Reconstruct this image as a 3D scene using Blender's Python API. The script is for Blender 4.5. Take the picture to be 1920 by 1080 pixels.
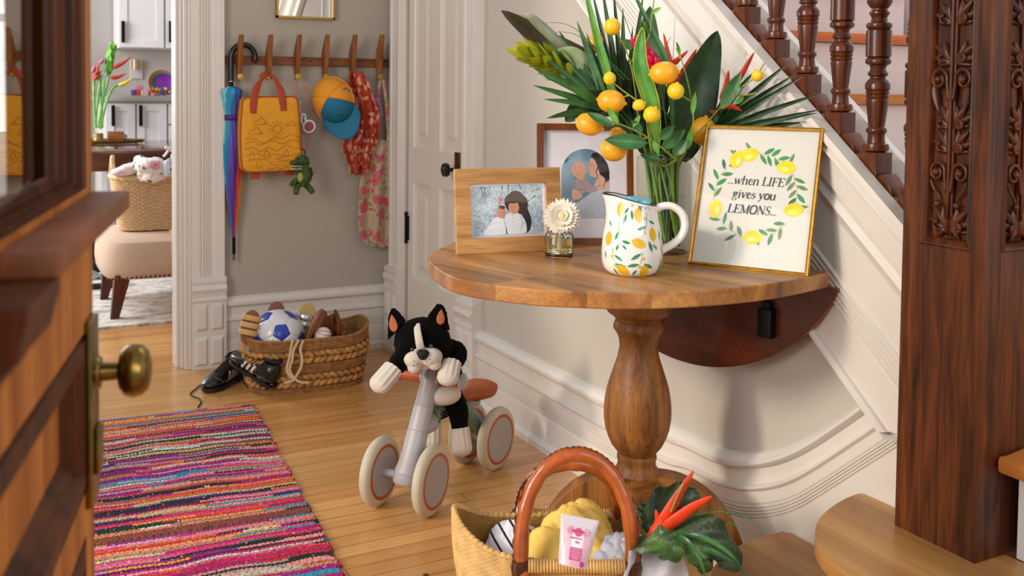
import bpy, bmesh, math, random
from math import sin, cos, pi, radians as rad
from mathutils import Vector as V, Matrix
random.seed(7)
for o in list(bpy.data.objects): bpy.data.objects.remove(o)
SC = bpy.context.scene
COL = SC.collection

# ------------------------------------------------------------------ camera
F_PX, YAW, PITCH, ROLL, CY, CAM_H = 1880., .4814, .0437, -.011, 251., 1.12
CW = V((sin(YAW)*cos(PITCH), cos(YAW)*cos(PITCH), -sin(PITCH)))
_r0 = V((cos(YAW), -sin(YAW), 0)); _d0 = CW.cross(_r0)
CR = _r0*cos(ROLL)+_d0*sin(ROLL); CD = _d0*cos(ROLL)-_r0*sin(ROLL)
CP = V((0, 0, CAM_H))
cam = bpy.data.cameras.new('camera'); camo = bpy.data.objects.new('camera', cam); COL.objects.link(camo)
m = Matrix.Identity(4)
for i in range(3):
    m[i][0] = CR[i]; m[i][1] = -CD[i]; m[i][2] = -CW[i]; m[i][3] = CP[i]
camo.matrix_world = m
cam.sensor_width = 36; cam.lens = F_PX/1920*36; cam.shift_y = (CY-540)/1920
cam.clip_start = .02; cam.clip_end = 60
cam.dof.use_dof = True; cam.dof.focus_distance = 2.45; cam.dof.aperture_fstop = 6.3
SC.camera = camo

# ------------------------------------------------------------------ light
SC.view_settings.view_transform = 'Standard'; SC.view_settings.look = 'None'
SC.view_settings.gamma = 1; SC.view_settings.use_curve_mapping = False
SC.view_settings.exposure = .25
wd = bpy.data.worlds.new('world'); SC.world = wd; wd.use_nodes = True
wd.node_tree.nodes['Background'].inputs[0].default_value = (.86, .93, 1, 1)
wd.node_tree.nodes['Background'].inputs[1].default_value = .46
def area(name, loc, target, sx, sy, power, color, spread=180):
    l = bpy.data.lights.new(name, 'AREA'); l.shape = 'RECTANGLE'; l.size = sx; l.size_y = sy
    l.energy = power; l.color = color; l.spread = rad(spread)
    o = bpy.data.objects.new(name, l); COL.objects.link(o); o.location = loc
    o.rotation_euler = (V(target)-V(loc)).to_track_quat('-Z', 'Y').to_euler()
    return o
area('side_window_light', (-1.7, 1.2, 1.6), (1.4, 1.9, .7), 1.2, 1.5, 42, (1, .95, .88))
area('hall_window_light', (.5, -1.6, 2.2), (1.2, 3.0, .6), 1.6, 1.4, 20, (1, .95, .9))
area('kitchen_window_light', (-.9, 6.2, 1.7), (1.2, 6.2, .8), 1.6, 1.4, 60, (.97, .98, 1))
area('stairwell_light', (2.1, 2.6, 3.2), (2.1, 2.0, .9), .8, .8, 10, (1, .93, .88))
sun = bpy.data.lights.new('sun', 'SUN'); sun.energy = 1.15; sun.angle = rad(7); sun.color = (1, .86, .68)
area('door_fill_light', (1.5, -1.3, 1.7), (.0, .8, .9), .7, .9, 11, (1, .88, .74))  # added fill behind the camera, warms the front door face; no real source
suno = bpy.data.objects.new('sun', sun); COL.objects.link(suno)
suno.rotation_euler = V((.92, .05, -.38)).to_track_quat('-Z', 'Y').to_euler()

# ------------------------------------------------------------------ geometry helpers
def ray(px, py): return CR*((px-960)/F_PX)+CD*((py-CY)/F_PX)+CW
def at(px, py, d): return CP+ray(px, py)*d                      # point d metres along the view axis
def on(px, py, ax, val):
    r = ray(px, py); i = 'xyz'.index(ax); return CP+r*((val-CP[i])/r[i])
def onpl(px, py, p0, n):
    r = ray(px, py); return CP+r*((V(p0)-CP).dot(V(n))/r.dot(V(n)))
def lin(h):
    h = h.lstrip('#'); c = [int(h[i:i+2], 16)/255 for i in (0, 2, 4)]
    return tuple([x/12.92 if x <= .04045 else ((x+.055)/1.055)**2.4 for x in c]+[1])
def frame(z, up=V((0, 0, 1))):
    z = V(z).normalized(); x = up.cross(z)
    if x.length < 1e-4: x = V((1, 0, 0))
    x.normalize(); y = z.cross(x)
    return Matrix((x, y, z)).transposed()

class MB:
    def __init__(s): s.bm = bmesh.new(); s.mi = 0
    def f(s, vs):
        try:
            fc = s.bm.faces.new(vs); fc.material_index = s.mi; fc.smooth = True; return fc
        except ValueError: return None
    def poly(s, pts): return s.f([s.bm.verts.new(p) for p in pts])
    def grid(s, rows, cu=False, cv=False):
        vs = [[s.bm.verts.new(p) for p in r] for r in rows]
        n, k = len(vs), len(vs[0])
        for i in range(n if cu else n-1):
            for j in range(k if cv else k-1):
                s.f([vs[i][j], vs[i][(j+1) % k], vs[(i+1) % n][(j+1) % k], vs[(i+1) % n][j]])
        return vs
    def box(s, c, size, R=None, bev=0):
        c = V(c); hx, hy, hz = [a/2 for a in size]; vs = []
        for sx in (-1, 1):
            for sy in (-1, 1):
                for sz in (-1, 1):
                    p = V((sx*hx, sy*hy, sz*hz))
                    vs.append(s.bm.verts.new(c+(R @ p if R is not None else p)))
        fs = [s.f([vs[i] for i in q]) for q in ((0, 1, 3, 2), (4, 6, 7, 5), (0, 4, 5, 1), (2, 3, 7, 6), (0, 2, 6, 4), (1, 5, 7, 3))]
        if bev: s._bev(fs, bev)
        return s
    def _bev(s, fs, bev, seg=2):
        es = {e for fc in fs if fc for e in fc.edges}
        r = bmesh.ops.bevel(s.bm, geom=list(es), offset=bev, segments=seg, affect='EDGES', profile=.6)
        for fc in r['faces']: fc.material_index = s.mi; fc.smooth = True
    def prism(s, pts, vec, bev=0):
        vec = V(vec); a = [s.bm.verts.new(V(p)) for p in pts]; b = [s.bm.verts.new(V(p)+vec) for p in pts]
        n = len(pts); fs = [s.f(a[::-1]), s.f(b)]+[s.f([a[i], a[(i+1) % n], b[(i+1) % n], b[i]]) for i in range(n)]
        if bev: s._bev(fs, bev)
        return s
    def lathe(s, prof, seg=32, c=(0, 0, 0), R=None, sx=1, sy=1, close=True):
        c = V(c); rows = []
        for r, z in prof:
            rows.append([c+((R @ V((r*cos(a)*sx, r*sin(a)*sy, z))) if R is not None else V((r*cos(a)*sx, r*sin(a)*sy, z))) for a in [2*pi*k/seg for k in range(seg)]])
        vs = s.grid(rows, cv=True)
        if close:
            if prof[0][0] > 1e-5: s.f(vs[0][::-1])
            if prof[-1][0] > 1e-5: s.f(vs[-1])
        return s
    def tube(s, pts, r, seg=8, closed=False, caps=True, flat=1, up=None):
        pts = [V(p) for p in pts]; n = len(pts)
        rs = r if isinstance(r, (list, tuple)) else [r]*n
        rows = []; x = None
        for i, p in enumerate(pts):
            t = (pts[(i+1) % n]-pts[i-1]) if closed else (pts[min(i+1, n-1)]-pts[max(i-1, 0)])
            if t.length < 1e-9: t = V((0, 0, 1))
            t.normalize()
            if x is None:
                u = V(up) if up is not None else (V((0, 0, 1)) if abs(t.z) < .9 else V((1, 0, 0)))
                x = u-t*u.dot(t)
            else: x = x-t*x.dot(t)
            if x.length < 1e-6: x = t.orthogonal()
            x.normalize(); y = t.cross(x)
            rows.append([p+(x*cos(a)*flat+y*sin(a))*rs[i] for a in [2*pi*k/seg for k in range(seg)]])
        vs = s.grid(rows, cu=closed, cv=True)
        if caps and not closed: s.f(vs[0][::-1]); s.f(vs[-1])
        return s
    def ell(s, c, rad3, R=None, seg=20, rings=12):
        c = V(c); rows = []
        for i in range(1, rings):
            t = pi*i/rings
            rows.append([V((rad3[0]*sin(t)*cos(a), rad3[1]*sin(t)*sin(a), -rad3[2]*cos(t))) for a in [2*pi*k/seg for k in range(seg)]])
        if R is not None: rows = [[R @ p for p in r] for r in rows]
        vs = s.grid([[c+p for p in r] for r in rows], cv=True)
        for k, z, rev in ((0, -1, 1), (-1, 1, 0)):
            q = V((0, 0, z*rad3[2])); q = R @ q if R is not None else q
            a = s.bm.verts.new(c+q); rr = vs[k]; n = len(rr)
            for j in range(n):
                s.f([rr[(j+1) % n], rr[j], a] if rev else [rr[j], rr[(j+1) % n], a])
        return s
    def leaf(s, base, tip, w, nrm, n=8, k=3, fold=.15, sag=0, wmax=.42, side=0):
        """a leaf blade from base to tip, w wide, with a folded midrib"""
        base, tip, nrm = V(base), V(tip), V(nrm); d = tip-base; L = d.length; t = d.normalized()
        nrm = (nrm-t*nrm.dot(t)).normalized(); x = t.cross(nrm); rows = []
        for i in range(n+1):
            u = i/n; ww = w*.5*max(.01, sin(pi*min(1, u**(math.log(.5)/math.log(wmax))))**.8)
            c = base+d*u+nrm*(sag*L*4*u*(1-u))+x*(side*L*4*u*(1-u))
            rows.append([c+x*(ww*j/k)+nrm*(fold*ww*abs(j)/k) for j in range(-k, k+1)])
        s.grid(rows); return s

def _blade(s, pts, w, nrm, prof=None, fold=.2, k=2, n=5, wave=0):
    """a long leaf blade following pts; prof(u) is its width along the length"""
    P = smooth_path(pts, n); N = len(P)-1; rows = []
    for i, p in enumerate(P):
        u = i/N; t = (P[min(i+1, N)]-P[max(i-1, 0)]).normalized(); nn = V(nrm); nn = (nn-t*nn.dot(t)).normalized(); x = t.cross(nn)
        ww = w*.5*(prof(u) if prof else max(.02, sin(pi*min(1, .08+u*.92))**.7))
        rows.append([p+x*(ww*j/k)+nn*(fold*ww*abs(j)/k+wave*ww*sin(u*22+j)*abs(j)/k) for j in range(-k, k+1)])
    s.grid(rows); return s
MB.blade = _blade

def smooth_path(pts, n=8, closed=False):
    pts = [V(p) for p in pts]; m = len(pts); out = []
    for i in range(m if closed else m-1):
        p0, p1, p2, p3 = (pts[(i-1) % m], pts[i], pts[(i+1) % m], pts[(i+2) % m]) if closed else (pts[max(i-1, 0)], pts[i], pts[i+1], pts[min(i+2, m-1)])
        for k in range(n):
            t = k/n; out.append(.5*((2*p1)+(p2-p0)*t+(2*p0-5*p1+4*p2-p3)*t*t+(3*p1-p0-3*p2+p3)*t**3))
    if not closed: out.append(pts[-1])
    return out
def interp(tab, x):
    for (a, b), (c, d) in zip(tab, tab[1:]):
        if x <= c: return b+(d-b)*max(0, (x-a))/(c-a) if c != a else d
    return tab[-1][1]

# ------------------------------------------------------------------ object helpers
def tag(o, label, cat, group=None, kind=None):
    if label: o['label'] = label
    if cat: o['category'] = cat
    if group: o['group'] = group
    if kind: o['kind'] = kind
    return o
def thing(name, label, cat, loc=(0, 0, 0), rot=(0, 0, 0), group=None, scale=1):
    o = bpy.data.objects.new(name, None); COL.objects.link(o); o.empty_display_size = .05
    o.location = loc; o.rotation_euler = rot; o.scale = (scale,)*3
    o.matrix_basis = Matrix.LocRotScale(V(loc), rot if not isinstance(rot, tuple) else __import__('mathutils').Euler(rot), V((scale,)*3))
    return tag(o, label, cat, group)
def part(name, mb, mats, parent=None, world=False, base=None, flat=False, bevel=0, solid=0, sub=0, label=None, wn=True, auto=True, offset=0):
    """one mesh object; world=True: vertices given in world space"""
    me = bpy.data.meshes.new(name); bm = mb.bm if isinstance(mb, MB) else mb
    bmesh.ops.recalc_face_normals(bm, faces=bm.faces[:])
    if world and parent is not None:
        M = Matrix.Identity(4); q = parent
        while q is not None: M = q.matrix_basis @ M; q = q.parent
        bm.transform(M.inverted())
    elif base is not None: bm.transform(Matrix.Translation(-V(base)))
    bm.to_mesh(me); bm.free()
    if not isinstance(mats, (list, tuple)): mats = [mats]
    for mt in mats: me.materials.append(mt)
    o = bpy.data.objects.new(name, me); COL.objects.link(o)
    if parent is not None: o.parent = parent
    elif base is not None: o.location = base
    if flat:
        for p in me.polygons: p.use_smooth = False
    if solid:
        md = o.modifiers.new('thickness', 'SOLIDIFY'); md.thickness = solid; md.offset = offset
    if sub:
        md = o.modifiers.new('subdiv', 'SUBSURF'); md.levels = sub; md.render_levels = sub
    if bevel:
        md = o.modifiers.new('bevel', 'BEVEL'); md.width = bevel; md.segments = 2; md.limit_method = 'ANGLE'; md.angle_limit = rad(35)
    if auto and not flat and not sub:
        try: me.set_sharp_from_angle(angle=rad(38))
        except Exception: pass
    if label: o['label'] = label
    return o
def struct(o): o['kind'] = 'structure'; return o
def dup(root, loc=None, rot=None, label=None, group=None):
    r = root.copy(); COL.objects.link(r)
    if loc is not None: r.location = loc
    if rot is not None: r.rotation_euler = rot
    if label: r['label'] = label
    if group: r['group'] = group
    def rec(a, b):
        for ch in [c for c in allobs if c.parent == a]:
            c = ch.copy(); COL.objects.link(c); c.parent = b; rec(ch, c)
    allobs = list(bpy.data.objects)
    rec(root, r); return r

# ------------------------------------------------------------------ material helpers
class NT:
    def __init__(s, name):
        s.m = bpy.data.materials.new(name); s.m.use_nodes = True; s.t = s.m.node_tree; s.b = s.t.nodes['Principled BSDF']
        s.c = s.t.nodes.new('ShaderNodeTexCoord')
    def n(s, ty, **kw):
        nd = s.t.nodes.new('ShaderNode'+ty)
        for k, v in kw.items():
            if hasattr(nd, k): setattr(nd, k, v)
            else: nd.inputs[k.replace('_', ' ')].default_value = v
        return nd
    def l(s, a, b): s.t.links.new(a, b)
    def map(s, scale=(1, 1, 1), rot=(0, 0, 0), loc=(0, 0, 0), src='Object'):
        m = s.n('Mapping'); s.l(s.c.outputs[src], m.inputs[0])
        m.inputs['Scale'].default_value = scale; m.inputs['Rotation'].default_value = rot; m.inputs['Location'].default_value = loc
        return m.outputs[0]
    def ramp(s, fac, stops, mode='LINEAR'):
        r = s.n('ValToRGB'); r.color_ramp.interpolation = mode; e = r.color_ramp.elements
        while len(e) < len(stops): e.new(.5)
        for x, (p, c) in zip(e, stops): x.position = p; x.color = lin(c) if isinstance(c, str) else c
        s.l(fac, r.inputs[0]); return r.outputs[0]
    def mix(s, fac, a, b, mode='MIX'):
        m = s.n('Mix', data_type='RGBA', blend_type=mode)
        for v, i in ((fac, 0), (a, 6), (b, 7)):
            if isinstance(v, str): v = lin(v)
            if hasattr(v, 'links') or hasattr(v, 'is_linked'): s.l(v, m.inputs[i])
            else: m.inputs[i].default_value = v
        return m.outputs[2]
    def math(s, op, a, b=0.):
        m = s.n('Math', operation=op)
        for v, i in ((a, 0), (b, 1)):
            if hasattr(v, 'is_linked'): s.l(v, m.inputs[i])
            else: m.inputs[i].default_value = v
        return m.outputs[0]
    def bump(s, h, strength=.3, dist=.002):
        b = s.n('Bump'); b.inputs['Strength'].default_value = strength; b.inputs['Distance'].default_value = dist
        s.l(h, b.inputs['Height']); s.l(b.outputs[0], s.b.inputs['Normal']); return b
    def set(s, rough=.5, metal=0, coat=0, sheen=0, trans=0, ior=None, spec=None, sss=0, alpha=None):
        i = s.b.inputs; i['Roughness'].default_value = rough; i['Metallic'].default_value = metal
        i['Coat Weight'].default_value = coat; i['Coat Roughness'].default_value = .12
        i['Sheen Weight'].default_value = sheen; i['Transmission Weight'].default_value = trans
        if ior: i['IOR'].default_value = ior
        if spec is not None: i['Specular IOR Level'].default_value = spec
        if sss: i['Subsurface Weight'].default_value = sss; i['Subsurface Radius'].default_value = (.01, .005, .003); i['Subsurface Scale'].default_value = 1
        return s
def plain(name, c, rough=.5, var=0, vs=8, bump=0, bs=60, **kw):
    t = NT(name); t.set(rough=rough, **kw)
    if var:
        nz = t.n('TexNoise', Scale=vs, Detail=4.); t.l(t.map(), nz.inputs[0])
        c0 = lin(c); a = tuple(x*(1-var) for x in c0[:3])+(1,); b = tuple(min(1, x*(1+var)) for x in c0[:3])+(1,)
        t.l(t.ramp(nz.outputs[0], [(.3, a), (.7, b)]), t.b.inputs[0])
    else: t.b.inputs[0].default_value = lin(c)
    if bump:
        nz = t.n('TexNoise', Scale=bs, Detail=5.); t.l(t.map(), nz.inputs[0]); t.bump(nz.outputs[0], bump)
    return t.m
def pane(name, base=.04, gain=.6, power=4., tint=(1, 1, 1, 1), rough=.015):
    """thin clear sheet: sees straight through, reflects more towards grazing"""
    t = NT(name); gl = t.n('BsdfGlossy', Roughness=rough); tr = t.n('BsdfTransparent'); tr.inputs[0].default_value = tint
    lw = t.n('LayerWeight'); f = t.math('ADD', t.math('MULTIPLY', t.math('POWER', lw.outputs[1], power), gain), base)
    lw.inputs[0].default_value = .5; ms = t.n('MixShader'); t.l(f, ms.inputs[0]); t.l(tr.outputs[0], ms.inputs[1]); t.l(gl.outputs[0], ms.inputs[2])
    t.l(ms.outputs[0], t.t.nodes['Material Output'].inputs[0]); return t.m
def wood(name, dark, light, rough=.4, axis='x', scale=1, grain=1, coat=0, bump=.15, fig=1., spec=.35):
    """long-grained wood with growth figure and pores, grain running along axis"""
    t = NT(name); t.set(rough=rough, coat=coat, spec=spec)
    i = 'xyz'.index(axis); s1 = [16.*scale]*3; s1[i] = 1.3*scale; s2 = [170.*scale]*3; s2[i] = 5.*scale
    n1 = t.n('TexNoise', Scale=1., Detail=6., Distortion=.7*fig); t.l(t.map(s1), n1.inputs[0])
    n2 = t.n('TexNoise', Scale=1., Detail=3.); t.l(t.map(s2), n2.inputs[0])
    dk, lt = lin(dark), lin(light); mid = tuple((a+b)/2 for a, b in zip(dk, lt))
    c = t.ramp(n1.outputs[0], [(.3, dk), (.5, mid), (.68, lt)])
    g = t.ramp(n2.outputs[0], [(.36, (.45, .4, .36, 1)), (.52, (1, 1, 1, 1))])
    c = t.mix(.55*grain, c, t.mix(1., c, g, 'MULTIPLY')); t.l(c, t.b.inputs[0])
    t.bump(n2.outputs[0], bump, .001); return t.m
# ------------------------------------------------------------------ shared materials
XW, YB = 1.539, 4.09
paint = plain('wall_paint', '#bfb7ac', .75, bump=.12, bs=220)
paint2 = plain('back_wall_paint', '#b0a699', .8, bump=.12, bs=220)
white = plain('trim_enamel', '#ddd6ce', .35, var=.02, vs=12, bump=.06, bs=60)
cream_door = plain('door_enamel', '#e0d8cd', .38, bump=.05, bs=60)
riser_white = plain('riser_paint', '#e9e4e4', .5, bump=.1, bs=30)
kit_white = plain('cabinet_paint', '#e3dfe2', .5)
black_metal = plain('black_metal', '#0d0d0f', .4, metal=.6)
brass = plain('aged_brass', '#7d6634', .28, var=.35, vs=30, metal=1, bump=.1, bs=80)
gold = plain('polished_brass', '#c9a24a', .25, metal=1)
dark_oak = wood('dark_oak', '#2a0f05', '#7c3a15', .33, 'z', 1.0, 1., coat=.3)
dark_oak_h = wood('dark_oak_level', '#2a0f05', '#743514', .38, 'y', 1.0, 1., coat=.18)
newel_wood = wood('newel_oak', '#260e05', '#713a16', .45, 'z', 3.4, 1.3, coat=.08)
tread_wood = wood('pine_tread', '#9a6b3c', '#c89558', .4, 'y', .7, .35, coat=.15)
tread_x = wood('pine_tread_across', '#a8601f', '#d08a44', .35, 'x', .7, .35, coat=.2)

# floor boards run along x
t = NT('floor_boards'); t.set(rough=.3, coat=.25); t.b.inputs['Coat Roughness'].default_value = .2
br = t.n('TexBrick', Scale=1., Mortar_Size=.0009, Bias=0., Brick_Width=1.15, Row_Height=.0565)
br.inputs['Mortar Smooth'].default_value = .1
br.offset = .37; br.inputs['Color1'].default_value = lin('#c78d50'); br.inputs['Color2'].default_value = lin('#d8a465'); br.inputs['Mortar'].default_value = lin('#5d3512')
t.l(t.map(), br.inputs[0])
n1 = t.n('TexNoise', Scale=1., Detail=5., Distortion=.8); t.l(t.map((1.6, 22, 1)), n1.inputs[0])
n2 = t.n('TexNoise', Scale=1., Detail=3.); t.l(t.map((6, 260, 1)), n2.inputs[0])
c = t.mix(.45, br.outputs[0], t.ramp(n1.outputs[0], [(.3, '#9a6330'), (.55, '#d9a466'), (.75, '#e2b57c')]), 'MULTIPLY')
c = t.mix(.55, br.outputs[0], t.mix(1., br.outputs[0], t.ramp(n1.outputs[0], [(.3, (.72, .62, .5, 1)), (.62, (1.1, 1.06, 1, 1))]), 'MULTIPLY'))
c = t.mix(.3, c, t.mix(1., c, t.ramp(n2.outputs[0], [(.35, (.6, .5, .4, 1)), (.55, (1, 1, 1, 1))]), 'MULTIPLY'))
t.l(c, t.b.inputs[0])
h = t.math('ADD', t.math('MULTIPLY', br.outputs[1], -1.), t.math('MULTIPLY', n2.outputs[0], .15)); t.bump(h, .4, .0012)
floor_mat = t.m

m = MB(); m.box((.6, 3.7, -.05), (5.2, 9.4, .1)); struct(part('floor', m, floor_mat, flat=True))

# ------------------------------------------------------------------ walls
xo = .685                                                      # right jamb of the dining room opening
m = MB(); m.box(((xo+XW+.4)/2, YB+.06, 1.5), (XW+.4-xo, .12, 3)); struct(part('wall_back', m, paint2, flat=True))
SL = .80; Y0, Z0 = 1.328, .885                                 # top edge of the stair string: a point of it and its slope
def ztop(y): return Z0+SL*(y-Y0)
m = MB()
def wp(pts, th=.12): m.prism([(XW, y, z) for y, z in pts], (th, 0, 0))
wp([(1.268, 0), (3.31, 0), (3.31, ztop(3.31)), (1.268, ztop(1.268))]); wp([(3.31, 2.15), (3.905, 2.15), (3.905, ztop(3.905)), (3.31, ztop(3.31))])
wp([(3.905, 0), (YB, 0), (YB, 3), (3.97, 3), (3.905, ztop(3.905))])
struct(part('wall_right', m, paint, flat=True))
m = MB(); m.box((2.86, 1.6, 1.5), (.1, 5.2, 3.4)); struct(part('wall_stairwell', m, plain('stairwell_paint', '#e6e2e6', .7, bump=.1, bs=60), flat=True))

m = MB(); m.box((-.85, 3.4, 1.5), (.1, 1.6, 3)); struct(part('wall_left', m, paint, flat=True))
# opening casing: jamb, fluted face, moulded base block
m = MB()
for x0, x1, y in ((.652, .664, YB+.02), (.664, .676, YB-.0), (.676, .690, YB-.022), (.690, .702, YB-.03)):
    m.prism([(x0, y, 0), (x1, y, 0), (x1, YB+.12, 0), (x0, YB+.12, 0)], (0, 0, 2.6), bev=.003)
struct(part('trim_1', m, white))
m = MB()
prof = [(.702, 0), (.702, .028), (.712, .028), (.735, .028), (.742, .022)]
for k in range(4): x = .744+k*.0095; prof += [(x, .021), (x+.002, .026), (x+.0065, .026), (x+.0085, .021)]
prof += [(.786, .022), (.793, .028), (.818, .028), (.822, .036), (.830, .036), (.833, .0)]
m.prism([(x, YB-d, .30) for x, d in prof], (0, 0, 2.3))
struct(part('trim_2', m, white))
def base_block(x0, x1, name, face, mat=None):
    """moulded plinth block; face(u, d, z) maps width, depth, height into the world"""
    m = MB(); w = x1-x0
    prof = [(0, .040), (.268, .040), (.272, .050), (.280, .050), (.284, .042), (.300, .046), (.318, .054), (.328, .050), (.334, .040), (.345, .046), (.357, .046), (.364, .032), (.366, .02)]
    rows = [[face(u, d, z) for u in (x0, x1)] for z, d in prof]; m.grid(rows)
    for u in (x0, x1): m.poly([face(u, d, z) for z, d in prof]+[face(u, 0, prof[-1][0]), face(u, 0, 0)])
    m.poly([face(x0, 0, .366), face(x0, .02, .366), face(x1, .02, .366), face(x1, 0, .366)])
    for u0 in (x0+w*.08, x0+w*.54):                            # four raised blocks
        for z0, z1 in ((.012, .128), (.152, .262)):
            u1 = u0+w*.38; a = [(u0, z0), (u1, z0), (u1, z1), (u0, z1)]; e = w*.07; f_ = .012
            b = [(u0+e, z0+f_), (u1-e, z0+f_), (u1-e, z1-f_), (u0+e, z1-f_)]
            A = [m.bm.verts.new(face(u, .040, z)) for u, z in a]; B = [m.bm.verts.new(face(u, .052, z)) for u, z in b]
            m.f(B)
            for i in range(4): m.f([A[i], A[(i+1) % 4], B[(i+1) % 4], B[i]])
    return struct(part(name, m, mat or white, flat=True))
base_block(.702, .836, 'trim_3', lambda u, d, z: V((u, YB-d, z)))

# ------------------------------------------------------------------ baseboards
BB = [(0, .030), (.022, .030), (.032, .017), (.100, .017)]
for k in range(4): z = .104+k*.0085; BB += [(z, .0135), (z+.0022, .018), (z+.0060, .018), (z+.0080, .0135)]
BB += [(.142, .017), (.172, .017), (.180, .024), (.187, .024), (.192, .013), (.200, .012), (.232, .012), (.236, .024), (.243, .029), (.252, .029), (.258, .022), (.266, .018), (.272, .008), (.274, 0)]
m = MB()
m.grid([[V((x, YB-d, z)) for x in (.836, XW)] for z, d in BB])
struct(part('baseboard_back', m, white, flat=True))

topc = [(904.4, 617.8), (1000, 666), (1070, 700), (1136, 733.1), (1200, 768), (1259.4, 798.3), (1290.7, 817.6), (1334, 839), (1372.6, 848), (1396.7, 849.4), (1440, 844), (1478.5, 832), (1517, 812.8), (1565, 781.5), (1616, 744), (1672, 703)]
botc = [(891.5, 695), (980, 741), (1045, 780), (1118, 820), (1180, 858), (1240, 897), (1290, 928), (1343.7, 956), (1372.6, 968), (1406.3, 974), (1449.6, 971.5), (1493, 958), (1541, 930), (1613, 884), (1683, 840), (1740, 802)]
T_ = [on(a, b, 'x', XW-.02) for a, b in topc]; B_ = [on(a, b, 'x', XW-.017) for a, b in botc]
T_[0] = V((XW, 3.165, .272)); B_[0] = V((XW, 3.165, .100))
for q in range(1, 6): T_[q].z = .272; B_[q].z = .100
T_ = smooth_path(T_, 12); B_ = smooth_path(B_, 12)
m = MB()
rows = []
for z, d in BB[3:]:
    f_ = (z-.100)/.174
    rw = []
    for a, b in zip(B_, T_):                                   # the band dies into the bead of the stair string
        p = V((XW-d, a.y+(b.y-a.y)*f_, a.z+(b.z-a.z)*f_))
        if p.z > max(min(ztop(p.y)-.440, 9), .462) : p.x = XW-.001
        rw.append(p)
    rows.append(rw)
m.grid(rows)
m.grid([[V((XW-.017, p.y, p.z)) for p in B_], [V((XW-.017, p.y, 0)) for p in B_]])
m.prism([(XW, 3.165, 0), (XW-.03, 3.165, 0), (XW-.03, 3.165, .018), (XW-.017, 3.165, .03), (XW, 3.165, .03)], (0, -1.45, 0))
struct(part('baseboard_right', m, white, auto=True))

# ------------------------------------------------------------------ stair string trim on the right wall
ST = [(-.012, .0), (-.012, .034), (0, .036), (.006, .036), (.010, .026), (.016, .026), (.026, .032), (.034, .024), (.038, .020), (.090, .020), (.093, .013), (.108, .012), (.125, .020), (.140, .013), (.150, .010), (.250, .010)]
for k in range(5): z = .256+k*.0135; ST += [(z, .010), (z+.004, .0155), (z+.009, .0155), (z+.0125, .010)]
ST += [(.328, .011), (.424, .011), (.425, .020), (.431, .026), (.439, .026), (.445, .018), (.446, 0)]
m = MB(); ya, yb_ = 1.262, 3.14
rows = []
for o_, d in ST:
    rows.append([V((XW-d-.004, y, ztop(y)-o_)) for y in (ya, yb_)])
m.grid(rows); m.poly([r[0] for r in rows]); m.poly([r[1] for r in rows])
# its lower end meets the rising baseboard: cut below the baseboard's line
o = struct(part('trim_4', m, white, flat=True))
bmx = bmesh.new(); bmx.from_mesh(o.data)
pa, pb = on(1616, 752, 'x', XW-.02), on(1661, 806, 'x', XW-.02); pc = on(1690, 818, 'x', XW-.02)
bmesh.ops.bisect_plane(bmx, geom=bmx.verts[:]+bmx.edges[:]+bmx.faces[:], plane_co=(XW, pb.y, pb.z-.004), plane_no=V((0, .10, 1)), clear_inner=True)
bmx.to_mesh(o.data); bmx.free()

# ------------------------------------------------------------------ panelled interior door with casing
d0, d1 = 3.31, 3.905
root = MB(); xf = XW+.012                                       # door face
def door_face(m, y0, y1, z0, z1, X, panels, dirn=-1, dep=.012, th=.04):
    ys = sorted({y0, y1}|{p[0] for p in panels}|{p[1] for p in panels}); zs = sorted({z0, z1}|{p[2] for p in panels}|{p[3] for p in panels})
    for i in range(len(ys)-1):
        for j in range(len(zs)-1):
            a, b, c_, d = ys[i], ys[i+1], zs[j], zs[j+1]
            if any(p[0] <= a and b <= p[1] and p[2] <= c_ and d <= p[3] for p in panels): continue
            m.poly([(X, a, c_), (X, b, c_), (X, b, d), (X, a, d)])
    for a, b, c_, d in panels:
        lv = [(0, 0), (.004, .006), (.014, .008), (.018, dep), (.040, dep), (.062, .004)]
        rings = [[m.bm.verts.new((X+q, y, z)) for y, z in ((a+e, c_+e), (b-e, c_+e), (b-e, d-e), (a+e, d-e))] for e, q in lv]
        for r0, r1 in zip(rings, rings[1:]):
            for k in range(4): m.f([r0[k], r0[(k+1) % 4], r1[(k+1) % 4], r1[k]])
        m.f(rings[-1])
m = MB()
pan = []
for ya_, yb2 in ((3.665, 3.845), (3.385, 3.575)):
    pan += [(ya_, yb2, .88, 2.0), (ya_, yb2, .34, .735)]
door_face(m, d0+.006, d1-.006, .004, 2.12, xf, pan)
m.box((xf+.025, (d0+d1)/2, 1.062), (.03, d1-d0-.012, 2.116))
dr = struct(part('door_2', m, cream_door, flat=True))
tag(dr, 'cream four panelled interior door behind the half round table', None)
kn = on(858, 318, 'x', xf); m = MB()
m.lathe([(.0, 0), (.012, 0), (.009, .004), (.007, .03), (.012, .036), (.024, .040), (.027, .048), (.024, .058), (.012, .064), (0, .065)], 24, kn, frame((-1, 0, 0)))
part('door_knob', m, plain('black_porcelain', '#070707', .12), dr)
m = MB(); m.box((xf-.003, kn.y-.005, kn.z-.01), (.006, .045, .15), bev=.002); part('lock_plate', m, brass, dr)
for z in (.55, 1.75):
    m = MB(); m.box((xf-.004, 3.895, z-.01), (.008, .02, .10)); m.tube([(xf-.009, 3.90, z-.065), (xf-.009, 3.90, z+.045)], .006, 8)
    m.ell((xf-.009, 3.90, z-.068), (.008, .008, .008)); m.ell((xf-.009, 3.90, z+.05), (.008, .008, .008)); part('hinge', m, black_metal, dr)
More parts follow.
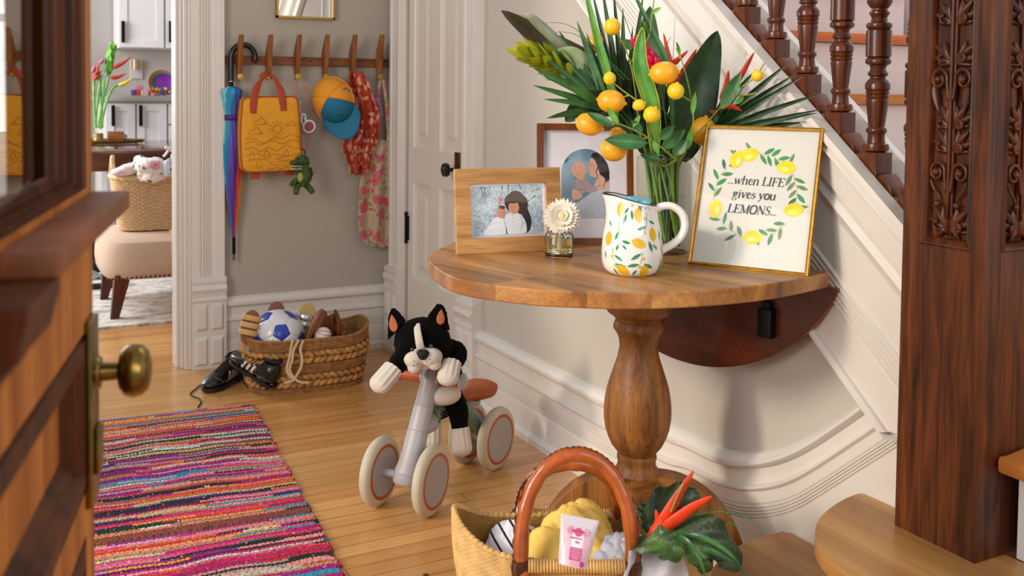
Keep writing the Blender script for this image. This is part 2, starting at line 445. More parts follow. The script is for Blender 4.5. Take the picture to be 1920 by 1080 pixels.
# casing: right and left uprights with plinth blocks
def casing(y0, y1, name, name2):
    w = y1-y0; pr = [(0, 0), (0, .016), (.10, .020), (.14, .026), (.26, .026), (.30, .018)]
    for k in range(4): u = .32+k*.095; pr += [(u, .018), (u+.02, .023), (u+.065, .023), (u+.085, .018)]
    pr += [(.72, .026), (.84, .026), (.86, .034), (.97, .034), (1, 0)]
    m = MB(); m.prism([(XW-d, y1-u*w, .36) for u, d in pr], (0, 0, 2.2)); struct(part(name, m, white))
    base_block(y0, y1, name2, lambda u, d, z: V((XW-d*.85, u, z)))
casing(3.165, 3.31, 'trim_5', 'trim_6'); casing(3.905, 4.05, 'trim_7', 'trim_8')

# ------------------------------------------------------------------ dining room shell
m = MB(); m.box((.9, 7.86, 1.5), (3.6, .12, 3)); struct(part('wall_dining', m, plain('kitchen_wall', '#c9c2c0', .7, var=.03, vs=20), flat=True))
m = MB(); m.box((2.1, 6, 1.5), (.1, 3.7, 3)); struct(part('wall_dining_right', m, paint, flat=True))
m = MB(); fx = .30
for a, b, c_, d in ((-.8, .28, 0, .8), (-.8, -.5, .8, 2.3), (.2, .28, .8, 2.3), (-.8, .28, 2.3, 3)): m.box(((a+b)/2, 7.3, (c_+d)/2), (b-a, .08, d-c_))
struct(part('wall_dining_left', m, plain('pale_wall', '#dfe3dc', .7), flat=True))
t = NT('daylight_pane'); t.b.inputs['Emission Color'].default_value = (.85, .95, .9, 1); t.b.inputs['Emission Strength'].default_value = 1.6
m = MB(); m.box((-.15, 7.33, 1.55), (.7, .01, 1.6)); w = struct(part('window_1', m, t.m, flat=True))
m = MB()
for x in (-.50, -.15, .20): m.box((x, 7.28, 1.55), (.04, .03, 1.6))
for z in (.79, 1.55, 2.3): m.box((-.15, 7.28, z), (.7, .03, .05))
part('window_frame', m, white, w)

# ------------------------------------------------------------------ staircase
st = thing('staircase', 'wooden staircase with white risers and rounded bottom steps behind the carved post', 'staircase', (1.5, 1.2, 0))
def slab(outline, z, th, nose=.012):
    m = MB(); m.prism([(x, y, z-th) for x, y in outline], (0, 0, th), bev=nose); return m
def tr_px(pts, z): return [(p.x, p.y) for p in (on(a, b, 'z', z) for a, b in pts)]
z1, z2, z3 = .18, .335, .515
o1 = [(1.50, 1.60), (1.38, 1.59), (1.27, 1.54), (1.19, 1.45), (1.14, 1.33), (1.12, 1.2), (1.11, 1.0), (1.11, .2), (1.50, .2)]
o1 = [tuple(p)[:2] for p in smooth_path([(a, b, 0) for a, b in o1[:7]], 5)]+o1[7:]; o1 = [(1.519, 1.60)]+o1+[(1.519, .2)]
part('tread', slab(o1, z1, .03), tread_wood, st, world=True)
c2 = tr_px([(1616, 923), (1585, 935), (1556, 953), (1535, 975), (1528, 1000), (1535, 1022), (1556, 1048), (1585, 1072)], z2)
c2 = [tuple(p)[:2] for p in smooth_path([(a, b, 0) for a, b in c2], 3)]; xe = c2[-1][0]-.01
o2 = c2+[(xe, .2), (1.535, .2), (1.535, 1.1), (1.519, 1.27)]
part('tread', slab(o2, z2, .032, .004), tread_wood, st, world=True)
m = MB(); m.prism([(max(1.13, x+.02) if x < 1.4 else x-.004, y-.02, 0) for x, y in o1], (0, 0, z1-.032)); part('riser', m, riser_white, st, world=True)
def inset(pts, d):
    c = V((1.45, .8, 0)); out = []
    for x, y in pts: out.append((min(x+d, 1.50), min(y-d*.8, 1.5) if y > 1.2 else y))
    return out
m = MB(); m.prism([(x, y, z1) for x, y in inset(o2, .028)], (0, 0, z2-z1-.033)); part('riser', m, riser_white, st, world=True)
m = MB(); m.box((1.60, .62, (z2+z3)/2-.015), (.12, .92, z3-z2-.03)); part('riser', m, riser_white, st, world=True)
m = MB(); m.prism([(1.497, 1.093, z3-.03), (1.497, .2, z3-.03), (2.8, .2, z3-.03), (2.8, 1.28, z3-.03), (1.628, 1.28, z3-.03), (1.628, 1.093, z3-.03)], (0, 0, .03), bev=.01); part('tread', m, tread_x, st, world=True)
RS, RN = .18, .225
orange = wood('varnished_tread', '#a84a14', '#d9702a', .3, 'x', .8, .4, coat=.3)
for k in range(9):
    y, z = 1.285+k*RN, .58+k*RS+ (0 if k else 0)
    m = MB(); zb = z-RS if k else z3
    m.box((2.18, y+.035, (zb+z-.03)/2), (1.2, .02, z-.03-zb)); part('riser', m, riser_white, st, world=True)
    m = MB(); m.box((2.18, y+RN/2, z-.014), (1.2, RN+.03, .028), bev=.008); part('tread', m, orange if k > 3 else tread_x, st, world=True)
# shoe rail under the balusters: follows the slope on the top of the string
m = MB(); x0, x1 = XW-.004, XW+.052
m.prism([(x0, 1.20, ztop(1.20)-.02), (x0, 3.2, ztop(3.2)-.02), (x0, 3.2, ztop(3.2)+.008), (x0, 1.20, ztop(1.20)+.008)], (x1-x0, 0, 0))
part('shoe_rail', m, dark_oak_h, st, world=True)
m = MB(); m.prism([(XW+.122, 1.28, .4), (XW+.122, 3.6, .4), (XW+.122, 3.6, ztop(3.6)), (XW+.122, 1.28, ztop(1.28))], (.02, 0, 0)); part('string_board', m, riser_white, st, world=True)
# ------------------------------------------------------------------ balusters
def baluster_profile():
    lo = [(.0165, 0), (.0235, .003), (.0250, .010), (.0235, .016), (.0175, .018), (.0165, .024), (.0160, .034), (.0165, .037), (.0195, .040), (.0200, .044), (.0180, .048), (.0150, .050)]
    lo += [(.0158, .054), (.0215, .100), (.0215, .104), (.0200, .106), (.0222, .109), (.0222, .112), (.0200, .114), (.0225, .117), (.0228, .120), (.0210, .122), (.0240, .125), (.0242, .134), (.0200, .141), (.0150, .146)]
    lo += [(.0150, .149), (.0190, .152), (.0195, .156), (.0165, .160), (.0145, .165), (.0165, .171), (.0235, .175), (.0250, .179), (.0235, .184), (.0200, .187), (.0245, .189)]
    mid = [(.0245, .189), (.0245, .240)]; top = [(r, .429-z) for r, z in lo[::-1]]
    return lo+mid+top
BP = baluster_profile()
bw = .022
def make_baluster(base):
    t = thing('baluster', '', 'baluster', base)
    m = MB(); m.box((0, 0, .035), (bw*2, bw*2, .080), bev=.002)
    part('lower_block', m, dark_oak, t)
    m = MB(); m.lathe([(r, z+.075) for r, z in BP], 28); part('turned_shaft', m, dark_oak, t)
    m = MB(); m.box((0, 0, .545), (bw*2, bw*2, .090), bev=.002); part('upper_block', m, dark_oak, t)
    m = MB(); h = .049/2                                        # humped filler piece towards the next baluster up the flight
    z0 = ztop(base.y)+.03-base.z
    pts = [(bw, -.01), (bw, .052), (bw+.010, .064), (bw+.026, .062), (.098-bw, .055), (.098-bw, .0)]
    pts = [(-bw, .010), (-bw, .030), (-bw-.014, .034), (-bw-.034, .010), (-bw-.049, -.03), (-bw-.049, -.062), (-bw, -.04)]
    m.prism([(-bw*.92, y, z) for y, z in pts], (bw*1.84, 0, 0), bev=.002); part('filler', m, dark_oak, t)
    return t
bl = ['turned wooden baluster beside the carved post, the rightmost one seen whole',
      'turned wooden baluster third from the carved post, its foot behind the palm fronds',
      'turned wooden baluster fourth from the carved post',
      'turned wooden baluster fifth from the carved post, only its lower half in view',
      'turned wooden baluster sixth from the carved post, only its foot in view', 'turned wooden baluster topmost of the flight, only its foot in view']
pos = [(1.427, 1.005), (1.524, 1.082), (1.622, 1.161), (1.720, 1.239), (1.818, 1.318), (1.916, 1.396)]
b0 = None
for i, (y, z) in enumerate(pos):
    p = V((XW+.022, y, z-.075))
    if b0 is None: b0 = make_baluster(p); b0['label'] = bl[0]; b0['group'] = 'balusters of the flight'
    else: dup(b0, p, label=bl[i])
dup(b0, V((XW+.022, 1.329, .925-.075)), label='turned wooden baluster half hidden directly behind the carved post')

# ------------------------------------------------------------------ newel post
NX, NY, NW = 1.457, 1.098, .167
nz0, nzt = .335, 1.60
newel = thing('newel_post', 'massive square dark oak post carved with leaf scrolls at the foot of the stairs', 'post', (NX+NW/2, NY+NW/2, nz0))
pz = .857
def leftf(u, d, z): return V((NX-d, NY+u, z))                  # face towards the hall
def frontf(u, d, z): return V((NX+u, NY-d, z))                 # face towards the steps
def newel_face(m, fc, u0, u1):
    rd = .014
    lv = [(0, 0), (.003, .004), (.006, .002), (.010, -.004), (.013, -.003), (.016, -rd)]
    def q(a, b, c_, d): m.poly([fc(a, 0, c_), fc(b, 0, c_), fc(b, 0, d), fc(a, 0, d)])
    q(0, NW, nz0, pz); q(0, u0, pz, nzt); q(u1, NW, pz, nzt)
    rings = [[m.bm.verts.new(fc(u, d, z)) for u, z in ((u0+e, nzt), (u0+e, pz+e), (u1-e, pz+e), (u1-e, nzt))] for e, d in lv]
    for r0, r1 in zip(rings, rings[1:]):
        for k in range(3): m.f([r0[k], r0[k+1], r1[k+1], r1[k]])
    m.f(rings[-1])
m = MB(); newel_face(m, leftf, .024, .131); newel_face(m, frontf, .043, .150)
m.poly([(NX+NW, NY, nz0), (NX+NW, NY+NW, nz0), (NX+NW, NY+NW, nzt), (NX+NW, NY, nzt)]); m.poly([(NX, NY+NW, nz0), (NX+NW, NY+NW, nz0), (NX+NW, NY+NW, nzt), (NX, NY+NW, nzt)])
m.poly([(NX, NY, nzt), (NX+NW, NY, nzt), (NX+NW, NY+NW, nzt), (NX, NY+NW, nzt)])
part('post_body', m, newel_wood, newel, world=True, flat=True)
carve = wood('carved_oak', '#2a0e04', '#6b3213', .36, 'z', 1.5, .8, coat=.2)
def acanthus(m, fc, uc, z, s, side, tilt=0.):
    """a spray of pointed lobes on one side of the stem"""
    d0 = -.012
    for ang, L, w in ((78, .040, .0125), (52, .047, .0135), (26, .042, .0125), (4, .030, .010)):
        a = rad(ang+tilt); du, dz = cos(a)*side, sin(a)
        b = (uc+side*.004*s, z); e = (b[0]+du*L*s, b[1]+dz*L*s)
        n = 6; rows = []
        for i in range(n+1):
            t = i/n; w_ = w*s*.5*sin(pi*min(1, .12+t*.88))**.7 if t < 1 else .0003
            cu = b[0]+(e[0]-b[0])*t+side*.006*s*sin(pi*t)*(.5 if ang > 60 else -.6); cz = b[1]+(e[1]-b[1])*t
            pu, pv = -dz, du
            rows.append([fc(cu+pu*w_*k, d0+(.004+.007*sin(pi*(.15+.85*t))) * (1-abs(k)**1.5)+(.002 if abs(k) == 1 else 0)-(.0025 if k == 0 else 0), cz+pv*w_*k) for k in (-1, -.6, 0, .6, 1)])
        m.grid(rows)
    sp = []                                                     # curled lowest lobe
    for i in range(12):
        t = i/11; a = rad(-10)+t*rad(230); r = .0075*s*(1-.45*t)
        sp.append(fc(uc+side*(.012*s+r*sin(a)+.006*s), d0+.008, z+.006*s+r*(cos(a))))
    m.tube(sp, [.0028*s*(1-.6*k/11)+.0008 for k in range(12)], 6)
def scroll(m, fc, uc, z, s, side, tail=True):
    d0 = -.010; pts = []
    for i in range(26):
        t = i/25
        if t < .25: k = t/.25; pts.append((uc+side*(.004+.004*k)*s, z-.03*s*(1-k)))
        else:
            k = (t-.25)/.75; a = rad(180)-k*rad(430); r = (.016*(1-.62*k))*s
            pts.append((uc+side*(.023*s+r*cos(a)), z+.004*s+r*sin(a)*1.15))
    m.tube([fc(u, d0+.006, zz) for u, zz in pts], [.0032*s]*25+[.002*s], 6)
    c = fc(uc+side*.023*s, d0+.009, z+.004*s); m.ell(c, (.0065*s,)*3, seg=12, rings=8)
    if tail:
        q = [(uc+side*(.036)*s, z-.010*s), (uc+side*.030*s, z-.024*s), (uc+side*.020*s, z-.034*s), (uc+side*.017*s, z-.044*s)]
        m.tube([fc(u, d0+.005, zz) for u, zz in smooth_path([(a, b, 0) for a, b in q], 4) for u, zz in [(u, zz)]] if False else [fc(p.x, d0+.005, p.y) for p in smooth_path([(a, b, 0) for a, b in q], 4)], .0024*s, 6)
        m.ell(fc(uc+side*.019*s, d0+.008, z-.050*s), (.006*s,)*3, seg=12, rings=8)
for fc, uc, nm in ((leftf, .0775, 'carved_panel'), (frontf, .0965, 'carved_panel')):
    m = MB()
    for du, w_ in ((-.0035, .0035), (.0035, .0035)):
        m.tube([fc(uc+du*(1+.0), -.010, pz+.02+(nzt-pz-.03)*k/20) for k in range(21)], w_, 6)
    m.tube([fc(uc, -.004, pz+.05+(nzt-pz-.06)*k/20) for k in range(21)], .003, 6)
    for sd in (-1, 1):
        s = 1.02
        acanthus(m, fc, uc, pz+.028, s*1.1, sd); m.tube([fc(uc+sd*.004, -.010, pz+.055), fc(uc+sd*.014, -.009, pz+.025), fc(uc+sd*.024, -.011, pz+.012)], [.004, .005, .002], 6)
        scroll(m, fc, uc, pz+.125, s, sd)
        acanthus(m, fc, uc, pz+.165, s, sd); acanthus(m, fc, uc, pz+.205, s, sd, 8)
        scroll(m, fc, uc, pz+.285, s*1.05, sd, False)
        m.leaf(fc(uc+sd*.034, -.004, pz+.283), fc(uc+sd*.026, -.006, pz+.235), .012, fc(0, 1, 0)-fc(0, 0, 0), fold=.4)
        acanthus(m, fc, uc, pz+.318, s*1.05, sd, -12); acanthus(m, fc, uc, pz+.385, s*1.05, sd)
        acanthus(m, fc, uc, pz+.43, s, sd, 8); scroll(m, fc, uc, pz+.50, s, sd)
    part(nm, m, carve, newel, world=True, auto=False)

# ------------------------------------------------------------------ open front door in the foreground
E0 = V((.090, 1.071, 0)); DU = V((.224, .9746, 0)).normalized(); DN = V((DU.y, -DU.x, 0))
def dp(t, d, z): return E0-DU*t+DN*d+V((0, 0, z))
def dbox(m, t0, t1, d0_, d1_, za, zb, bev=0):
    m.prism([dp(t0, d0_, za), dp(t1, d0_, za), dp(t1, d1_, za), dp(t0, d1_, za)], (0, 0, zb-za), bev=bev)
fd_v = wood('front_door_oak', '#7a3f14', '#c07a38', .5, 'z', 1.0, .8, coat=0, spec=.15)
fd_d = wood('front_door_moulding', '#210d05', '#5c2f16', .45, 'z', 1.2, .9, coat=0, spec=.15)
fd_h = plain('ledge_oak', '#784224', .55, var=.35, vs=26, bump=.15, bs=70)
def frame_panel(m, t0, t1, za, zb, lv):
    rings = [[m.bm.verts.new(dp(t, d, z)) for t, z in ((t0+e, za+e), (t1-e, za+e), (t1-e, zb-e), (t0+e, zb-e))] for e, d in lv]
    for r0, r1 in zip(rings, rings[1:]):
        for k in range(4): m.f([r0[k], r0[(k+1) % 4], r1[(k+1) % 4], r1[k]])
    return rings[-1]
m = MB()
W_ = .84
def q(t0, t1, za, zb): m.poly([dp(t0, 0, za), dp(t1, 0, za), dp(t1, 0, zb), dp(t0, 0, zb)])
gz0, gz1 = 1.022, 2.0
q(0, .034, 0, 2.1); q(W_-.034, W_, 0, 2.1); q(.034, W_-.034, gz1, 2.1); q(.034, W_-.034, .886, gz0); q(.034, .050, .13, .886); q(W_-.05, W_-.034, .13, .886)
q(.050, W_-.05, .690, .732); q(.034, W_-.034, 0, .13)
for a, b in ((0, -.045),):
    m.poly([dp(0, 0, 0), dp(0, -.045, 0), dp(0, -.045, 2.1), dp(0, 0, 2.1)]); m.poly([dp(W_, 0, 0), dp(W_, -.045, 0), dp(W_, -.045, 2.1), dp(W_, 0, 2.1)])
m.poly([dp(0, 0, 2.1), dp(0, -.045, 2.1), dp(W_, -.045, 2.1), dp(W_, 0, 2.1)]); m.poly([dp(0, -.045, 0), dp(W_, -.045, 0), dp(W_, -.045, gz0), dp(0, -.045, gz0)])
m.poly([dp(0, -.045, gz0), dp(.15, -.045, gz0), dp(.15, -.045, 2.1), dp(0, -.045, 2.1)])
fdoor = struct(part('door_1', m, fd_v, flat=True))
tag(fdoor, 'open oak front door in the left foreground, with a glazed upper half', None)
m = MB(); last = frame_panel(m, .050, W_-.05, .732, .886, [(0, 0), (.004, -.004), (.006, .001), (.022, .003), (.030, -.006), (.036, -.006), (.046, -.016)]); part('panel_moulding', m, fd_d, fdoor, flat=True)
m = MB(); m.poly([dp(.09, -.0155, .77), dp(W_-.09, -.0155, .77), dp(W_-.09, -.0155, .85), dp(.09, -.0155, .85)]); part('panel', m, fd_v, fdoor)
m = MB(); frame_panel(m, .050, W_-.05, .13, .690, [(0, 0), (.004, -.004), (.006, .001), (.022, .003), (.030, -.006), (.036, -.006), (.046, -.016)]); part('panel_moulding', m, fd_d, fdoor, flat=True)
m = MB(); m.poly([dp(.09, -.0155, .17), dp(W_-.09, -.0155, .17), dp(W_-.09, -.0155, .65), dp(.09, -.0155, .65)]); part('panel', m, fd_v, fdoor)
m = MB(); LV = [(0, 0), (.003, -.004), (.006, .000), (.026, .0006), (.030, -.004), (.052, -.003), (.056, -.008), (.080, -.006), (.086, -.010), (.106, -.009), (.114, -.0125), (.125, -.0135)]
rings = [[m.bm.verts.new(dp(t, d, z)) for t, z in ((.034+e, gz0+e*.17), (W_-.034-e*.5, gz0+e*.17), (W_-.034-e*.5, gz1-e*.5), (.034+e, gz1-e*.5))] for e, d in LV]
for r0, r1 in zip(rings, rings[1:]):
    for k in range(4): m.f([r0[k], r0[(k+1) % 4], r1[(k+1) % 4], r1[k]])
part('glazing_moulding', m, fd_d, fdoor, flat=True)
door_glass = pane('door_glass', .12, .85, 2.2)
m = MB(); m.poly([dp(.130, -.020, gz0+.018), dp(.60, .0129, gz0+.018), dp(.60, .0129, gz1-.05), dp(.130, -.020, gz1-.05)]); part('glass', m, door_glass, fdoor)
# ledge below the glass
m = MB(); dbox(m, .006, .385, 0, .036, .998, 1.016, bev=.003); part('ledge', m, fd_h, fdoor)
m = MB()
pr = [(0, .998), (.034, .998), (.034, .990), (.031, .978), (.029, .968), (.022, .962), (.016, .960), (.014, .948), (.006, .940), (0, .932)]
m.prism([dp(.375, d, z) for d, z in pr], -DU*.10); part('ledge_bracket', m, fd_d, fdoor, flat=True)
# lock plate, key cover and knob
m = MB(); dbox(m, .010, .055, 0, .007, .716, .896, bev=.002); pl_ = part('lock_plate', m, brass, fdoor)
m = MB(); dbox(m, .018, .045, .007, .012, .745, .790, bev=.002); part('key_cover', m, brass, pl_)
kc = dp(.018, .004, .838); R = frame(DN)
m = MB(); m.lathe([(.0, .0), (.015, 0), (.017, .003), (.015, .006), (.0095, .007), (.0090, .012), (.0085, .022), (.013, .024)], 28, kc, R); part('knob_shank', m, brass, fdoor)
m = MB(); m.lathe([(0, .020), (.010, .0215), (.019, .0235), (.0245, .029), (.0262, .036), (.0245, .044), (.019, .050), (.010, .0525), (0, .053)], 36, kc, R); part('door_knob', m, brass, fdoor)
# ------------------------------------------------------------------ half round drop leaf table
TZ = .76
t = NT('acacia_planks'); t.set(rough=.42, coat=.12)
ang = rad(15)
mp = t.map(rot=(0, 0, -ang))
br = t.n('TexBrick', Scale=1., Mortar_Size=0., Brick_Width=.085, Row_Height=.62); br.offset = 0; t.l(mp, br.inputs[0])
br.inputs['Color1'].default_value = (0, 0, 0, 1); br.inputs['Color2'].default_value = (1, 1, 1, 1)
sx = t.n('Mapping'); t.l(mp, sx.inputs[0]); sx.inputs['Scale'].default_value = (16, 2.2, 8)
off = t.n('VectorMath', operation='ADD'); t.l(sx.outputs[0], off.inputs[0])
sc_ = t.n('VectorMath', operation='SCALE'); t.l(br.outputs[0], sc_.inputs[0]); sc_.inputs['Scale'].default_value = 3.; t.l(sc_.outputs[0], off.inputs[1])
n1 = t.n('TexNoise', Scale=1., Detail=6., Distortion=1.1); t.l(off.outputs[0], n1.inputs[0])
s2 = t.n('Mapping'); t.l(mp, s2.inputs[0]); s2.inputs['Scale'].default_value = (220, 9, 220)
n2 = t.n('TexNoise', Scale=1., Detail=3.); t.l(s2.outputs[0], n2.inputs[0])
c = t.ramp(n1.outputs[0], [(.28, '#6b4422'), (.45, '#a06a36'), (.6, '#bb8344'), (.75, '#cf9a58')])
c = t.mix(.5, c, t.mix(1., c, t.ramp(br.outputs[0], [(0, (.62, .58, .55, 1)), (1, (1.12, 1.1, 1.05, 1))]), 'MULTIPLY'))
c = t.mix(.35, c, t.mix(1., c, t.ramp(n2.outputs[0], [(.38, (.45, .4, .35, 1)), (.52, (1, 1, 1, 1))]), 'MULTIPLY'))
t.l(c, t.b.inputs[0]); t.bump(n2.outputs[0], .15, .001); acacia = t.m
acacia_v = wood('acacia_turned', '#5f3716', '#a66d34', .5, 'z', 1.5, 1., coat=.04)
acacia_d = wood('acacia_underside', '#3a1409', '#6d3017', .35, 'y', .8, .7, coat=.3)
TC = V((1.215, 1.83, 0)); PC = V((1.235, 1.765, 0))
pp = [on(a, b, 'z', TZ) for a, b in [(858, 452), (822, 467), (803, 483), (820, 502), (851, 519), (900, 530), (1003, 542), (1080, 546), (1185, 549), (1300, 545), (1400, 537), (1480, 526), (1550, 512)]]
CH = V((-sin(ang), cos(ang), 0)); CNm = V((cos(ang), sin(ang), 0))
c1 = V((1.506, 1.488, TZ)); c2_ = c1+CH*.74
pts = smooth_path([c2_+V((-.03, .01, 0)), V((1.13, 2.235, TZ))]+pp, 4)+[c1, c2_]
table = thing('drop_leaf_table', 'round wooden pedestal table with its back leaf folded down against the stairs', 'table', PC)
m = MB(); m.prism([(p.x, p.y, TZ-.031) for p in pts], (0, 0, .031)); part('tabletop', m, acacia, table, world=True, bevel=.003)
o0 = c1+CNm*.004; hw = .372; Rl = .418
arc = []
for k in range(41):
    s_ = -hw+2*hw*k/40; arc.append((s_+hw-.02, max(0, math.sqrt(Rl*Rl-s_*s_)-.188)))
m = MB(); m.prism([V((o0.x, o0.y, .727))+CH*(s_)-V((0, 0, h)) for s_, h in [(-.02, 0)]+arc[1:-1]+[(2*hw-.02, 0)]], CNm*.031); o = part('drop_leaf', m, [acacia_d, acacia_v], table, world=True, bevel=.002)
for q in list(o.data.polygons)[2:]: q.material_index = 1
q = onpl(1442, 604, o0, CNm); m = MB(); m.box(q-CNm*.010, (.02, .034, .062), frame((0, 0, 1), CH), bev=.002); m.box(q-CNm*.008+V((0, 0, .03)), (.014, .02, .03), frame((0, 0, 1), CH)); part('leaf_support', m, black_metal, table, world=True)
prof = []
for cy_, r in ((940, 44), (935, 44), (925, 43), (905, 42), (885, 37), (862, 36), (848, 38), (835, 38), (826, 34), (818, 37), (780, 48.6), (740, 56), (700, 61), (650, 64), (600, 64.5), (550, 62.5), (500, 59), (450, 53), (400, 46.5), (350, 40), (300, 36.3), (260, 37.5), (230, 42), (215, 46.5), (205, 48.6), (195, 48.6), (180, 46.8), (168, 45), (160, 42.5), (152, 43), (142, 51), (130, 58), (120, 61.5), (108, 62.5), (60, 62.5), (40, 62.5)):
    prof.append((r*.00113, .703-(cy_/2.571)*.001133))
m = MB(); m.lathe(prof, 48, PC); part('turned_column', m, acacia_v, table, world=True)
m = MB(); m.lathe([(.085, .700), (.09, .705), (.09, .7285)], 32, PC); part('top_plate', m, acacia_v, table, world=True)
def leg(d, L):
    d = V((d[0], d[1], 0)).normalized(); s_ = V((-d.y, d.x, 0)); w = .027
    up = [(.0, .298), (.05, .298), (.11, .288), (.17, .258), (.22, .208), (.255, .140), (.272, .07), (.278, .0)]
    dn = [(.238, .0), (.230, .07), (.208, .13), (.17, .178), (.12, .208), (.05, .218), (0, .218)]
    up = smooth_path([(a, 0, b) for a, b in up], 4); dn = smooth_path([(a, 0, b) for a, b in dn], 4); k = L/.278
    m = MB(); m.prism([PC+d*(p.x*k)+V((0, 0, p.z))-s_*w for p in up+dn], s_*(2*w), bev=.004); return m
for d, L in (((.85, -.53), .255), ((-.85, .53), .235), ((-.53, -.85), .235), ((.53, .85), .25)): part('leg', leg(d, L), acacia_v, table, world=True)

# ------------------------------------------------------------------ framed pictures
class Art:
    """flat printed picture: coloured shapes in frame coordinates (metres)"""
    def __init__(s, y, mats): s.m = MB(); s.y = y; s.k = 0; s.mats = mats
    def shape(s, mi, pts, smooth=0):
        s.m.mi = mi; s.k += 1
        if smooth: pts = [(p.x, p.y) for p in smooth_path([(a, b, 0) for a, b in pts], smooth, True)]
        s.m.poly([(x, s.y-s.k*.000012, z) for x, z in pts])
    def ell(s, mi, cx, cz, rx, rz, a=0, n=28):
        s.shape(mi, [(cx+rx*cos(t)*cos(a)-rz*sin(t)*sin(a), cz+rx*cos(t)*sin(a)+rz*sin(t)*cos(a)) for t in [2*pi*k/n for k in range(n)]])
    def line(s, mi, pts, w, w2=None, sm=4):
        if len(pts) > 2 and sm: pts = [(p.x, p.y) for p in smooth_path([(a, b, 0) for a, b in pts], sm)]
        L, Rr = [], []; n = len(pts)
        for i, (x, z) in enumerate(pts):
            a, b = pts[max(i-1, 0)], pts[min(i+1, n-1)]; d = V((b[0]-a[0], b[1]-a[1], 0)).normalized(); ww = (w+(w2-w)*i/(n-1) if w2 is not None else w)/2
            L.append((x-d.y*ww, z+d.x*ww)); Rr.append((x+d.y*ww, z-d.x*ww))
        s.m.mi = mi; s.k += 1; y = s.y-s.k*.000012
        for i in range(n-1): s.m.poly([(L[i][0], y, L[i][1]), (Rr[i][0], y, Rr[i][1]), (Rr[i+1][0], y, Rr[i+1][1]), (L[i+1][0], y, L[i+1][1])])
    def leaf(s, mi, x, z, a, L, w):
        d = (cos(a), sin(a)); n = (-sin(a), cos(a)); pts = []
        for t in [k/8 for k in range(9)]: ww = w/2*sin(pi*t)**.8; pts.append((x+d[0]*L*t+n[0]*ww, z+d[1]*L*t+n[1]*ww))
        for t in [k/8 for k in range(7, 0, -1)]: ww = w/2*sin(pi*t)**.8; pts.append((x+d[0]*L*t-n[0]*ww, z+d[1]*L*t-n[1]*ww))
        s.shape(mi, pts)
def bars(m, w, h, b, th, y0=0, dome=0):
    for (A, B) in (((0, 0), (w, 0)), ((w, 0), (w, h)), ((w, h), (0, h)), ((0, h), (0, 0))):
        d = V((B[0]-A[0], 0, B[1]-A[1])).normalized(); n = V((-d.z, 0, d.x))
        a0, a1 = V((A[0], 0, A[1])), V((B[0], 0, B[1])); i0, i1 = a0+(d+n)*b, a1+(n-d)*b
        Y = V((0, y0, 0)); T = V((0, th, 0)); e = V((0, dome, 0))
        mo, mi_ = a0+(d+n)*b*.5-e, a1+(n-d)*b*.5-e
        for qd in ((a0+Y, a1+Y, mi_+Y, mo+Y), (mo+Y, mi_+Y, i1+Y, i0+Y), (a0+Y, a0+Y+T, a1+Y+T, a1+Y), (i0+Y, i1+Y, i1+Y+T, i0+Y+T), (a0+Y+T, i0+Y+T, i1+Y+T, a1+Y+T)): m.poly(qd)
def skin_m(n, c): return plain(n, c, .6)
thin_glass = pane('picture_glass', .012, .3, 5.)
oak_h = wood('light_oak', '#aa753a', '#d9a868', .5, 'x', 2.4, .9); oak_v = wood('light_oak_upright', '#b07a3c', '#d6a363', .5, 'z', 1.3, .7)
walnut = wood('walnut', '#5a2c12', '#8a4a22', .4, 'z', 1.6, .7)
mat_white = plain('picture_mat', '#e6e1ea', .8); pale = plain('print_paper', '#d6d3cb', .8)

# oak frame with the two children
w, h = .248, .187
fr = thing('photo_frame', 'light oak photo frame with two small children lying on a pale blanket', 'picture frame', (.903, 1.979, TZ+.0005), (-rad(8.1), 0, rad(-8.4)))
m = MB(); bars(m, w, h, .034, .014); o = part('frame', m, oak_h, fr, flat=True, bevel=.001)
m = MB(); m.box((w/2, .012, h/2), (w-.02, .004, h-.02)); part('backing', m, plain('backing_board', '#4a3524', .8), fr, flat=True)
cb = NT('blanket_print'); cb.set(rough=.35); nz = cb.n('TexNoise', Scale=260., Detail=3.); cb.l(cb.map(), nz.inputs[0])
nz2 = cb.n('TexNoise', Scale=26., Detail=3.); cb.l(cb.map(), nz2.inputs[0])
cb.l(cb.mix(.5, cb.ramp(nz.outputs[0], [(.4, '#6d8fa8'), (.6, '#d5e2ea')]), cb.ramp(nz2.outputs[0], [(.35, '#5f7d92'), (.6, '#c3d6e2')])), cb.b.inputs[0])
A = Art(.0095, [mat_white, cb.m, plain('photo_white', '#dfe3ea', .5), skin_m('photo_skin', '#cf9378'), plain('photo_hair_brown', '#3a2418', .6), plain('photo_shadow', '#22222a', .6), plain('photo_shade', '#aab6c4', .5), skin_m('photo_skin_pink', '#c98374'), plain('photo_lilac', '#c3c0d4', .5)])
A.shape(0, [(.03, .03), (w-.03, .03), (w-.03, h-.03), (.03, h-.03)])
A.shape(8, [(.036, .034), (.206, .036), (.204, .148), (.037, .143)])
A.shape(1, [(.040, .038), (.207, .042), (.206, .151), (.042, .147)])
for a, b in (((.06, .146), (.067, .118)), ((.068, .147), (.072, .112)), ((.125, .150), (.123, .120)), ((.11, .148), (.108, .125)), ((.15, .15), (.158, .13)), ((.19, .125), (.165, .108)), ((.2, .14), (.172, .132))): A.line(5, [a, ((a[0]+b[0])/2+.002, (a[1]+b[1])/2), b], .0022, .0004)
A.shape(5, [(.15, .10), (.168, .118), (.170, .095), (.178, .07), (.172, .045), (.155, .043), (.158, .075)], 4)
A.ell(4, .143, .113, .0215, .0235, .2); A.ell(4, .156, .104, .015, .021, -.2); A.ell(4, .126, .108, .010, .018, .2)
